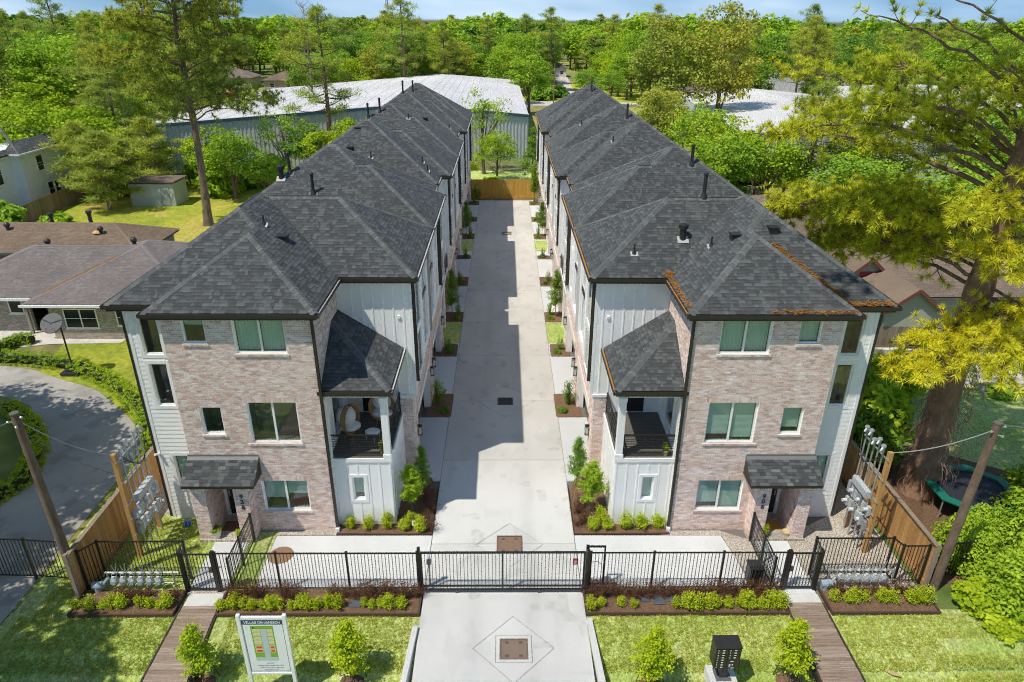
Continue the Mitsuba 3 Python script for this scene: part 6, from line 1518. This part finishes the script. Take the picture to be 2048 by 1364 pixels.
# radio tower far away
k = thing('radio_tower', 'thin lattice radio tower rising over the treeline', 'tower'); tx, ty = -95.0, 620.0
m = MB(); 
for dx, dy in ((-1.2, -1.2), (1.2, -1.2), (0, 1.2)): m.tube([(tx+dx, ty+dy, 0), (tx+dx*.5, ty+dy*.5, 46)], .22, 4)
part(k, 'legs', m, C(.35, .37, .40, .6)); m = MB()
for i in range(22):
    z = 2*i+1; m.tube([(tx-1.2+.028*z/2, ty-1.2, z), (tx+1.2-.028*z/2, ty-1.2, z+2)], .14, 3); m.tube([(tx+1.2-.028*z/2, ty-1.2, z), (tx, ty+1.2, z+2)], .14, 3)
part(k, 'bracing', m, C(.35, .37, .40, .6), stuff=True)
for x, y, hh, lab in ((-55.5, 232, 8, 'thin utility pole beside the white cottage'), (11.6, 172, 9, 'wooden utility pole at the far road corner'), (29, 128, 8, 'dark utility pole behind the right row, left of two'), (30.6, 128, 7, 'dark utility pole behind the right row, right of two'), (52, 118, 10, 'leaning wooden pole before the far right building')):
    m = MB(); m.tube([(x, y, -.2), (x+.1, y, hh)], [.16, .11], 7, (.4, .5)); solo('utility_pole', lab, 'utility pole', m, 'bark')
# ---------------------------------------------------------------- trees
def tree_proto(key, tk, cr): return proto(key, trunk=(tk, 'bark'), crown=(cr, 'leaf'))
BR = [tree_proto(f'bright_{i}', *broadleaf(100+i, 0, 12, 4.8+.4*i, 150, 36, .38)) for i in range(2)]
DK = [tree_proto(f'dark_{i}', *broadleaf(110+i, 1, 13, 4.6, 150, 36, .38)) for i in range(2)]
YG = [tree_proto(f'spring_{i}', *broadleaf(120+i, 9, 9, 4.0, 120, 34, .34, open_=.3)) for i in range(2)]
GD = [tree_proto('gold', *broadleaf(130, 8, 18, 5.2, 190, 40, .42, tall=.46))]
OP = [tree_proto(f'open_{i}', *broadleaf(140+i, 0, 11, 4.2, 52, 30, .30, open_=.9)) for i in range(2)]
PN = [tree_proto(f'pine_{i}', *pine(150+i, 17, 4.2)) for i in range(3)]
PL = [tree_proto('low_pine', *pine(158, 9, 4.0, nb=34, bare=.16, pu=6, nn=46, nl=.45))]
CF = [tree_proto('conifer', *conifer(160))]
LB = [proto(f'big_bush_{i}', crown=(bush(170+i, (0, 9, 1)[i], 90, 34, .20, 1.0, 1.0), 'leaf')) for i in range(3)]
def bare(seed, H):
    rs = np.random.RandomState(seed); m = MB(); top = np.array([.3, 0, H]); tr = bez((0, 0, -.3), top, (.2, .1, 0), 9); m.tube(tr, np.linspace(.28, .05, 9), 7, (.7, .1))
    for i in range(26):
        k = rs.uniform(.45, 1); a = tr[0]+(top-tr[0])*k; az = rs.uniform(0, 6.28); ln = 3.2*(1.15-k)+.8; e = a+np.array([math.cos(az)*ln, math.sin(az)*ln, ln*.7]); m.tube(bez(a, e, (0, 0, -.15), 5), np.linspace(.06, .012, 5), 4, (.7, .1), cap=False)
        for q in range(3): b = a+(e-a)*rs.uniform(.4, .9); m.tube([b, b+rs.normal(size=3)*.5+np.array([0, 0, .5])], [.02, .008], 3, (.7, .1), cap=False)
    return m
rt = random.Random(9)
def tree(protos, base, x, y, H, lab, cat='tree', R_=None, name='tree', group=None, z=0.0):
    s = H/base; grow(name, lab, cat, rt.choice(protos), x, y, z, rt.uniform(0, 6.28), (R_ or s), s, group=group)
# trees one can point at
for p, b, x, y, H, lab, w in (
    (PN, 17, -34.6, 80, 20.5, 'slim pine close behind the big left pine', 1.0), (PN, 17, -46.5, 86, 13.5, 'short pine between the tall pine and the left warehouse corner', 1.0), (BR, 12, -62.5, 105, 16.8, 'big bright green tree above the pale two-storey house', 1.6),
    (YG, 9, -56.6, 86, 10, 'yellow green tree just behind the pale two-storey house', 1.3), (YG, 9, -49, 84, 9.0, 'spring green tree right of the pale house roof', 1.2), (YG, 9, -46.5, 80, 8.2, 'pale green tree above the grey board fence', 1.1), (PL, 9, -40.8, 70.9, 7.6, 'drooping olive pine in front of the shed', 1.1), (PL, 9, -44.2, 75, 8.0, 'low olive pine at the corner of the grey board fence', .95), (PL, 9, -39.5, 79.5, 8.0, 'olive pine behind the shed', 1.0),
    (PN, 17, -72, 102, 20, 'tall pine at the left picture edge', 1.3), (DK, 13, -61, 122, 16, 'dark tree behind the big bright one', 1.2), (DK, 13, -78, 120, 15, 'dark tree left of the grey-roofed house', 1.1), (PN, 17, -53, 96, 15, 'pine right of the big bright tree', 1.1),
    (PN, 17, -21, 152, 22, 'tall skyline pine left of the bare tree', 1.3), (PN, 17, 13, 205, 21, 'skyline pine over the alley end', 1.25), (PN, 17, 42, 212, 22, 'skyline pine right of the gold trees', 1.3), (PN, 17, -100, 170, 23, 'skyline pine behind the tall left pine', 1.4), (PN, 17, 80, 195, 22, 'skyline pine at the far right', 1.3),
    (OP, 11, -26.3, 84.5, 9.5, 'thin-crowned tree with pale trunk before the left warehouse wall', .8), (YG, 9, -21.2, 82, 6.6, 'bright young tree before the warehouse wall, behind the left roofs', .75), (YG, 9, -18.6, 86, 7.6, 'leafy tree touching the left roof ridge, before the warehouse', .7), (PN, 17, -22.0, 89, 19.2, 'tall pine standing before the middle of the left warehouse', 1.15), (PN, 17, -45, 206, 18, 'pine behind the left end of the warehouse', 1.2),
    (DK, 13, -21, 172, 17, 'dark tree behind the warehouse ridge', 1.25), (GD, 18, -12, 178, 15, 'brownish tree behind the warehouse ridge', 1.0), (YG, 9, -53, 80, 9.5, 'lime green tree over the pale house ridge', 1.2), (YG, 9, -60, 92, 11, 'lime green tree left of the big bright tree', 1.4), (YG, 9, -49.5, 88, 8.5, 'bright tree left of the warehouse corner', 1.1), (YG, 9, -42.5, 82.5, 5.0, 'lime green tree before the warehouse corner', 1.1), (DK, 13, -68, 88, 13, 'dark tree behind the pale house at the picture edge', 1.3),
    (BR, 12, -29.5, 76, 7.0, 'leafy green tree right of the tall pine trunk', .75), (BR, 12, -25.2, 74, 5.5, 'low leafy tree at the lawn edge behind the left roofs', .6), (YG, 9, -32.2, 79, 7.5, 'light tree behind the tall pine trunk', .9), (DK, 13, -23.5, 84, 7.5, 'dark tree before the warehouse wall', .7),
    (BR, 12, 21.5, 70, 8.5, 'bright tree close behind the right roof edge', .85), (YG, 9, 27.0, 71, 8.0, 'light tree above the brown roof', 1.0), (BR, 12, 24.5, 88, 9.0, 'bright tree at the left corner of the right warehouse', .8), (PN, 17, 31.5, 72, 12.5, 'small pine above the brown roof', 1.05), (PN, 17, 37, 69, 14.5, 'pine behind the right pine boughs, left one', 1.2), (PN, 17, 44, 67, 12.5, 'pine behind the right pine boughs, middle one', 1.2), (PN, 17, 51, 63, 12.5, 'pine behind the right pine boughs, right one', 1.2), (OP, 11, 34, 78, 9.5, 'thin tree before the right warehouse eave', 1.0), (GD, 18, 20.5, 96, 11, 'olive gold tree right behind the right ridge', .75), (BR, 12, 15.5, 92, 7.0, 'leafy tree below the far end of the right roofs', .7),
    (OP, 11, -2.6, 90, 11.3, 'open-crowned tree at the end of the alley before the warehouse', .95), (BR, 12, -.9, 85, 6.2, 'bright bushy tree over the orange back fence', .55), (CF, 7, 3.3, 82, 6.8, 'dark conifer right of the orange back fence', 1.0), (YG, 9, -4.5, 83.5, 4.0, 'small yellow green tree over the left end of the back fence', .45),
    (BR, 12, 5.2, 152, 12.5, 'bright tree right behind the warehouse corner', 1.05), (BR, 12, 0.5, 172, 13, 'bright tree behind the warehouse, left of the far road', 1.1), (BR, 12, 19.5, 174, 8.2, 'round bright tree over the far road, left of the right ridge', .8), (BR, 12, 24.5, 168, 8.0, 'round bright tree over the far road, right of the right ridge', .8), (BR, 12, 9.5, 186, 6.5, 'low bright tree beside the far road pole', .7),
    (BR, 12, 33, 190, 16, 'tall bright tree behind the right ridge', 1.1), (GD, 18, 25.6, 118, 20.5, 'tall golden brown cypress behind the right row', 1.1), (GD, 18, 33.8, 114, 22.5, 'tallest olive gold tree behind the right row', 1.15), (GD, 18, 22.6, 102, 10, 'low gold tree at the foot of the tall gold one', .8), (OP, 11, 20.7, 76, 11.5, 'thin light green tree behind the right roofs', 1.0), (YG, 9, 24.4, 80, 9.0, 'light green tree before the right warehouse', 1.0), (YG, 9, 18.4, 66, 7.2, 'leafy tree just over the right roof edge', .75), (OP, 11, 27.5, 76, 8.5, 'thin tree before the right warehouse wall', .9), (YG, 9, 30, 74, 6.0, 'bushy tree before the right warehouse wall', .8),
    (PN, 17, 40, 84, 11.5, 'pine before the far right warehouse', .9), (PN, 17, 64.5, 156, 19, 'tall pine on the skyline right of the gold trees', 1.2), (PN, 17, 66, 160, 17, 'pine behind the bare pine branches', 1.1), (DK, 13, 78, 164, 17, 'dark tree behind the far right warehouse', 1.2), (BR, 12, 44, 60, 12.0, 'leafy tree behind the big pine trunk', 1.1), (BR, 12, 38.5, 52, 9.5, 'bright leafy tree right of the big pine trunk', 1.0), (DK, 13, 52, 72, 12.5, 'dark tree at the right edge behind the pine boughs', 1.1), (BR, 12, 36, 70, 7.5, 'bright tree glimpsed under the upper pine boughs', 1.2), (BR, 12, 31, 60, 7.5, 'bright tree behind the red-trim house', 1.0), (BR, 12, 33, 50, 8.5, 'leafy tree beside the red-trim house', 1.0)):
    tree(p, b, x, y, H, lab, R_=w)
g = proto('bare_tree', trunk=(bare(5, 20), 'bark')); grow('bare_tree', 'tall bare grey tree above the warehouse roof', 'tree', g, -33.1, 125); grow('bare_tree', 'smaller bare tree beside the radio tower', 'tree', g, -24, 190, 0, 2, 1.0); grow('bare_tree', 'small bare tree on the skyline over the alley', 'tree', g, 6, 260, 0, 4, .85)
BUSHES = ((-6.5, 83, 1.3, 1), (-1.6, 80.5, 1.3, 1), (-8, 86, 2.2, 0), (1.6, 79.5, .9, 1), (-13, 84, 2.4, 0), (-30, 82, 2.2, 0), (-32, 78, 2.6, 1), (-28.5, 86, 2.4, 0), (-36, 84, 2.6, 2), (-24, 79, 2.4, 1), (-43, 77, 2.4, 2), (-46.8, 62, 2.6, 0), (-42.5, 57, 2.2, 0), (-40, 60.5, 1.8, 0), (23, 70, 2.4, 0), (26, 84, 2.6, 0), (20, 88, 2.6, 0), (30, 86, 2.4, 2), (16.8, 86, 2.2, 1), (34, 84, 2.4, 0), (9.5, 182, 3.2, 0), (14, 188, 2.4, 2))
for i, (x, y, s, b) in enumerate(BUSHES):
    where = 'left of the rows' if x < -9 else 'right of the rows' if x > 9 else 'beyond the alley end'; same = sorted(q for q in BUSHES if (q[0] < -9, q[0] > 9) == (x < -9, x > 9))
    grow('bush', f'{["rounded bright", "spring green", "dark"][b]} bush {where}, {ordinal(same.index((x, y, s, b)))} from the left', 'bush', LB[b], x, y, -.1, i*1.3, s*1.15, s*1.35)
# shrubs between the right house and the pine; ivy at the right
for x, y, s, sz, b, lab in ((16.6, 26.5, 1.7, 2.2, 2, 'dark leafy shrub against the far side of the right board fence'), (18.0, 29.0, 2.0, 2.6, 0, 'big green shrub behind the right board fence'), (17.0, 32.0, 2.1, 2.8, 0, 'tall shrub beside the right front house'), (20.2, 31.6, 1.9, 2.2, 1, 'lighter shrub left of the pine trunk'), (19.4, 35.0, 1.8, 2.3, 0, 'rounded shrub below the red-trim house'), (16.5, 36.5, 1.7, 2.4, 2, 'dark shrub nearest the second right house'), (22.6, 34.5, 1.2, 1.4, 1, 'small shrub below the garden wall'),
    (16.4, 17.3, 1.1, 1.0, 1, 'low ivy mound at the foot of the right pole'), (17.6, 17.5, 1.6, 1.9, 9, 'ivy-covered shrub at the right picture edge, front'), (19.6, 18.3, 2.0, 2.4, 9, 'ivy-covered shrub at the right edge, second from the front'), (17.0, 19.6, 1.3, 1.9, 9, 'ivy-covered shrub right of the pole'), (20.2, 20.3, 1.9, 2.5, 9, 'tall ivy mass hiding the trampoline rim'), (22.6, 22.5, 2.1, 2.6, 9, 'ivy mass at the right edge behind the trampoline'), (22.5, 19.0, 2.2, 2.6, 9, 'outermost ivy mass at the right picture edge'), (18.5, 20.7, 1.1, 1.5, 9, 'ivy mound in front of the trampoline'), (16.4, 16.3, .7, .5, 1, 'leafy tuft on the lawn edge before the ivy'), (26.5, 32, .8, .6, 0, 'small plant at the flagstones'), (28.5, 31.6, .9, .7, 0, 'leafy plant right of the flagstones')):
    if b == 9:
        if 'ivy' not in GROUPS: GROUPS['ivy'] = proto('ivy_mass', crown=(bush(190, 0, 150, 60, .085, 1.0, 1.0), 'leaf')); GROUPS['ivy2'] = proto('ivy_mass_b', crown=(bush(191, 0, 150, 60, .085, 1.0, 1.0), 'leaf'))
        gk = GROUPS['ivy'] if int(x*10) % 2 else GROUPS['ivy2']
    else: gk = LB[b]
    grow('large_shrub', lab, 'shrub', gk, x, y, -.05, x*1.7, s, sz)

# the wider wood: every tree within about 230 m is its own, beyond that one mass
KEEP_OUT = [sbox(-46, 60, 63, 100).buffer(0), Polygon([(-46, 86), (5, 100), (5, 166), (-46, 143)]), Polygon([(28, 88), (64, 86), (62, 146), (33, 144)]), Polygon([(46, 76), (80, 68), (100, 142), (66, 152)]), Polygon([(-5, 165), (120, 152), (120, 172), (-5, 184)]), Polygon([(12, 165), (19, 165), (27, 300), (17, 300)]), Polygon([(-88, 152), (-45, 141), (-47, 205), (-92, 220)]), sbox(-66, 225, -50, 243), sbox(40, 170, 50, 184), Polygon([(5, 100), (28, 100), (44, 165), (5, 165)])]
KO = unary_union(KEEP_OUT).buffer(1.0)
KINDS = [(BR, 12, 'bright green tree', .34), (DK, 13, 'dark green tree', .26), (PN, 17, 'pine', .22), (GD, 18, 'brownish tall tree', .06), (YG, 9, 'yellow green tree', .12)]
cand = []
for j in range(18):
    y = 92+j*8.2
    for i in range(-30, 31):
        x = i*9.4+rt.uniform(-3.4, 3.4)+(4.7 if j % 2 else 0); yy = y+rt.uniform(-3, 3)
        if abs(x-.012*yy) > .775*yy+4 or KO.contains(shapely.Point(x, yy)): continue
        if yy < 110 and abs(x) < 60: continue
        cand.append((x, yy))
NT = 0; byrow = {}
for x, y in sorted(cand, key=lambda q: q[1]):
    r = rt.random(); a = 0
    for pr, b, nm, w in KINDS:
        a += w
        if r < a: break
    H = {'pine': rt.uniform(13.5, 19.5), 'yellow green tree': rt.uniform(7, 11), 'brownish tall tree': rt.uniform(13, 17)}.get(nm, rt.uniform(10.5, 16.0))
    zone = 'nearer woods' if y < 150 else 'central woods' if y < 195 else 'farther woods'; sd = 'at left' if x < -10 else 'at right' if x > 14 else 'at middle'
    byrow.setdefault((nm, zone, sd), []).append((x, y, H, pr, b)); NT += 1
for (nm, zone, sd), L in byrow.items():
    L.sort(key=lambda q: q[0]/q[1])
    for i, (x, y, H, pr, b) in enumerate(L):
        tree(pr, b, x, y, H, f'{nm}, {ordinal(i)} from the left among its kind in the {zone} {sd}', R_=H/b*rt.uniform(.85, 1.15), group=f'{nm}s of the {zone}')
FAR = [proto('far_tree_0', t=(lambda q: (q[0].join(q[1]), 'leaf'))(broadleaf(200, 0, 13, 5.5, 70, 16, .95))), proto('far_tree_1', t=(lambda q: (q[0].join(q[1]), 'leaf'))(broadleaf(201, 1, 14, 5.5, 70, 16, .95))), proto('far_tree_2', t=(lambda q: (q[0].join(q[1]), 'leaf'))(pine(202, 17, 4.6, nb=24, pu=4, nn=16, nl=.9, nw=.3)))]
labels['distant_woods'] = {'kind': 'stuff', 'label': 'continuous distant woods filling the horizon behind the houses'}
n = 0; y = 238.0
while y < 900:
    st = 9+(y-238)*.035; x = -.80*y
    while x < .83*y:
        xx, yy = x+rt.uniform(-st*.4, st*.4), y+rt.uniform(-st*.4, st*.4)
        if not KO.contains(shapely.Point(xx, yy)):
            n += 1; H = rt.uniform(11, 17) if rt.random() > .12 else rt.uniform(17, 22); f = rt.choice((0, 0, 1, 1, 2)); s = H/(13, 14, 17)[f]
            scene['distant_woods__%03d' % n] = {'type': 'instance', 'to_world': place(xx, yy, -.5, rt.uniform(0, 6.28), s*1.15*(1+.02*(st-9)), s), 'ref': {'type': 'ref', 'id': FAR[f]}}
        x += st
    y += st*1.05
print('trees', NT, 'far', n)
# ---------------------------------------------------------------- the two big pines and the trees outside the frame that throw shade
def big_pine(key, label, x, y, H, r0, limbs, seed, cls, nl, nw, per_tuft, lean=(0, 0), tuft_sp=.30, vines=False, sub_len=1.3, hue=.75):
    """limbs: (z0, dx, dy, dz, bow, density) from the trunk axis"""
    rs = np.random.RandomState(seed); tk, cr, k = MB(), MB(), thing(key, label, 'pine tree')
    ts = np.linspace(0, 1, 22); P = np.c_[x+lean[0]*ts+.12*np.sin(ts*7+seed), y+lean[1]*ts+.1*np.cos(ts*5+seed), -.3+(H+.3)*ts]
    rad = r0*(1-ts*.86)*(1+.45*np.exp(-ts*H/1.1))
    n = 22; a = np.arange(n)*2*np.pi/n; TT = np.linspace(0, 1, 150); PP = np.stack([np.interp(TT, ts, P[:, i]) for i in range(3)], 1); RR = np.interp(TT, ts, rad)
    ring = np.stack([PP[:, None, :]+np.stack([np.cos(a)[None]*RR[:, None], np.sin(a)[None]*RR[:, None], np.zeros((150, n))], -1)], 0)[0]
    nz = meshkit.fbm(np.stack([np.cos(a)[None]*4+0*TT[:, None], np.sin(a)[None]*4+0*TT[:, None], TT[:, None]*H*1.3+0*a[None]], -1), 3)-.5
    ring[..., 0] += np.cos(a)[None]*nz*RR[:, None]*.5; ring[..., 1] += np.sin(a)[None]*nz*RR[:, None]*.5
    tk.add(ring.reshape(-1, 3), [(i*n+j, i*n+(j+1) % n, (i+1)*n+(j+1) % n, (i+1)*n+j) for i in range(149) for j in range(n)], (.5, hue))
    part(k, 'trunk', tk, 'bark', True); br = MB()
    if vines:
        v = MB()
        for i in range(260):
            z = rs.uniform(.5, 7.5); an = rs.uniform(0, 6.28); rr = np.interp(z/H, ts, rad)*1.05; c = np.array([x+rr*math.cos(an), y+rr*math.sin(an), z]); e = c+np.array([math.cos(an)*.25+rs.normal()*.25, math.sin(an)*.25+rs.normal()*.25, -rs.uniform(.3, 1.3)])
            v.tube(bez(c, e, (math.cos(an)*.22, math.sin(an)*.22, .1), 5), .011, 3, (.7, .8), cap=False)
        part(k, 'dead_vines', v, 'bark', stuff=True)
    tufts = []
    for (z0, dx, dy, dz, bow, dens) in limbs:
        s0 = np.array([np.interp(z0/H, ts, P[:, 0]), np.interp(z0/H, ts, P[:, 1]), z0]); e = s0+np.array([dx, dy, dz]); L = np.linalg.norm(e-s0)
        B = bez(s0, e, (rs.normal()*.04*L, rs.normal()*.04*L, bow), 12); B[1:-1] += rs.normal(size=(10, 3))*.007*L
        lr = .012*L**.9+.02; br.tube(B, np.linspace(lr, .02, 12), 7, (.45, .45)); d0 = (e-s0)/L
        ns = int(dens*L*9.0)
        for i in range(ns):
            t = .22+.80*rs.rand()**.75; q = t*11; j = min(int(q), 10); c = B[j]+(B[j+1]-B[j])*min(1, q-j)
            d = d0*.55+rs.normal(size=3)*np.array([.75, .75, .38])+np.array([0, 0, .12]); d /= np.linalg.norm(d); ln = sub_len*rs.uniform(.35, 1.15)*(1.15-.45*t)
            f = c+d*ln; S = bez(c, f, (0, 0, -.10*ln), 5); br.tube(S, np.linspace(.022, .008, 5), 4, (.45, .45), cap=False)
            m = max(2, int(ln/tuft_sp))
            for w in range(m):
                u = .25+.75*(w+1)/m; tufts.append((c+(f-c)*u+rs.normal(size=3)*.05, d, rs.rand()))
    part(k, 'branches', br, 'bark', True, stuff=True)
    tc = np.array([t[0] for t in tufts]); td = np.array([t[1] for t in tufts]); tt = np.array([t[2] for t in tufts]); m = per_tuft
    c = np.repeat(tc, m, 0); d = np.repeat(td, m, 0)*.75+unit(rs, len(c))*.9; d[:, 2] += .25
    needles(cr, c, d, nl, nw, .12+.45*np.repeat(tt, m)+.40*rs.rand(len(c)), cls, rs)
    part(k, 'needles', cr, 'leaf', stuff=True)
    return k, len(tufts)
rl = random.Random(21)
LM = []
# right pine: limbs reach mostly over the house (towards -x) and towards the street
for z0, dx, dy, dz, bow, de in ((7.6, -2.6, -2.6, -.9, .5, 1.5), (8.0, .8, -3.6, -1.3, .5, 1.6), (8.6, 3.6, -2.6, -1.2, .4, 1.5), (7.2, -1.6, -1.2, -.6, .3, 1.3), (8.8, -1.2, -3.9, -1.6, .6, 1.6), (9.2, 2.2, -3.2, -1.8, .4, 1.5), (8.2, 4.4, -.6, -.9, .4, 1.3), (7.8, -3.4, -1.4, -1.2, .4, 1.4),
                                (9.4, -4.8, 3.6, .6, .6, 1.6), (10.0, -5.2, 5.8, .3, .7, 1.6), (10.4, -4.4, 1.2, .9, .5, 1.5), (10.8, -5.9, 3.0, .6, .7, 1.6), (9.8, -2.8, 6.0, .2, .6, 1.5), (11.2, -6.2, 5.0, -.3, .8, 1.5), (11.0, -3.2, 2.6, .4, .5, 1.4), (9.0, -3.6, 5.0, .2, .4, 1.4), (10.2, 2.0, 5.0, .4, .4, 1.3), (10.6, -2.0, 3.5, 1.2, .4, 1.4), (9.6, -1.5, 5.4, -.4, .4, 1.3),
                                (12.2, -6.8, 4.6, 1.6, .9, .95), (13.0, -7.0, 1.6, 1.5, .9, .85), (12.6, -5.0, 6.5, 2.0, .8, .9), (13.6, -5.2, -.4, 1.9, .7, .8), (12.8, 3.6, 2.0, 1.0, .6, 1.0), (13.8, -6.0, 6.8, 2.2, .8, .85), (14.4, -4.2, 3.4, 2.2, .6, .9), (11.8, 3.8, -1.2, .5, .4, 1.1), (14.0, 2.6, -2.2, 1.0, .4, .9), (13.2, -2.2, 7.4, 1.6, .6, .9), (14.8, -2.6, -1.8, 1.9, .4, .7), (13.2, -1.6, 3.0, 1.5, .3, 1.1), (14.2, 1.0, 4.0, 1.6, .3, 1.0),
                                (15.8, -4.6, -.8, 2.4, .3, .08), (16.4, -3.6, 1.8, 2.6, .3, .10), (15.4, -5.4, 1.2, 2.8, .4, .12)):
    LM.append((z0, dx, dy, dz, bow, de))
LM += [(10.2, -1.4, -3.0, .6, .5, 1.5), (11.4, 1.0, -3.4, .3, .5, 1.5), (12.4, -1.0, -3.2, .9, .5, 1.3), (10.8, 3.0, -2.2, .3, .4, 1.4), (12.8, 2.2, -2.6, .6, .4, 1.3), (11.6, -3.0, -2.4, .7, .5, 1.2), (13.6, -.6, -2.8, 1.2, .4, 1.1), (9.8, 1.4, -2.6, -.4, .4, 1.5), (12.0, 4.4, .6, .5, .4, 1.2), (14.4, 1.8, -2.0, 1.0, .3, 1.1), (15.2, 3.0, .8, 1.4, .3, 1.0), (15.0, -1.6, -1.8, 1.5, .3, .8), (8.4, -.6, -3.0, -.8, .4, 1.5)]
for i in range(16):                                                                # upper crown above the picture: throws the dappled shade on the right roof and wall
    z = 18.0+i*.62; a = math.pi+rl.uniform(-1.1, 1.1) if i % 3 else rl.uniform(0, 6.28); ln = rl.uniform(6.5, 10.5)*(1-i*.03); LM.append((z, ln*math.cos(a), ln*math.sin(a)*.8-1.0, rl.uniform(1.6, 3.0), .5, .09))
LM += [(18.8, -9.6, -3.6, 1.6, .5, .42), (19.4, -10.6, -2.4, 1.6, .5, .42), (19.8, -8.6, -4.6, 2.0, .5, .42), (20.4, -9.4, -1.0, 1.8, .5, .42), (20.0, -12.0, -5.6, 1.4, .6, .35), (20.8, -8.2, -2.8, 1.6, .5, .42)]
k, n1 = big_pine('big_pine', 'huge pine with vine-covered trunk and yellow green needles overhanging the right front house', 17.75, 23.9, 29, .62, LM, 4, 3, .30, .036, 40, vines=True, sub_len=1.2)
LL = []
for i in range(54):
    z = 9.6+i*.31; a = i*2.4+rl.uniform(-.5, .5); ln = rl.uniform(3.2, 8.2)*(1.0 if z < 19 else .8); LL.append((z, ln*math.cos(a), ln*math.sin(a), rl.uniform(-.6, 1.6), .5, .72 if z > 10 else .5))
k, n2 = big_pine('tall_pine', 'tall olive pine with bare dark trunk behind the left row, beside the shed', -28.4, 65, 27, .37, LL, 6, 2, .44, .075, 22, lean=(.9, 0), tuft_sp=.38, sub_len=1.8, hue=.1)
print('tufts', n1, n2)
SH = tree_proto('shade_oak', *broadleaf(210, 0, 15, 5.6, 190, 44, .42, open_=.25))
grow('tree', 'oak outside the left picture edge, nearest the old iron fence', 'tree', SH, -24.6, 14.6, 0, 2, .8); grow('tree', 'oak outside the left picture edge, beside the lawn island', 'tree', SH, -25.8, 21.8, 0, 4, .95); grow('tree', 'smaller oak outside the left picture edge, by the hedge', 'tree', SH, -25.6, 25.2, 0, 6, .72); grow('tree', 'spreading oak just outside the left picture edge, shading the old driveway', 'tree', SH, -26.5, 19.0, 0, 1, 1.0); grow('tree', 'oak outside the left picture edge, shading the front lawn corner', 'tree', SH, -19.8, 11.6, 0, 3, .8); grow('tree', 'oak outside the left picture edge, farther along the old driveway', 'tree', SH, -31.5, 24.5, 0, 5, .95)
# dead needles on the right front roof: valley, eaves and gutters
lit = MB(); rsl = np.random.RandomState(12)
def litter(a, b, n, w, f=MAIN.height):
    t = rsl.rand(n); x = a[0]+(b[0]-a[0])*t+rsl.normal(size=n)*w; y = a[1]+(b[1]-a[1])*t+rsl.normal(size=n)*w; ok = []
    for p, q in zip(x, y):
        try: ok.append((p, q, f(p, q)+.035))
        except ValueError: pass
    c = np.array(ok); needles(lit, c, np.c_[rsl.normal(size=(len(c), 2)), np.full(len(c), .12)], .2, .03, .15+.75*rsl.rand(len(c)), 7, rsl)
litter((11.85, 21.86), (9.7, 24.05), 800, .06); litter((11.95, 21.84), (13.3, 21.86), 220, .05); litter((9.0, 21.12), (11.8, 21.12), 220, .04); litter((6.28, 21.2), (6.28, 24.5), 200, .04); litter((6.26, 24.66), (6.3, 24.7), 160, .09)
k = key_for('fallen_needles'); scene[k] = shape(lit, 'leaf'); labels[k] = {'kind': 'stuff', 'label': 'orange dead pine needles lying in the valley and along the eaves of the right front roof'}
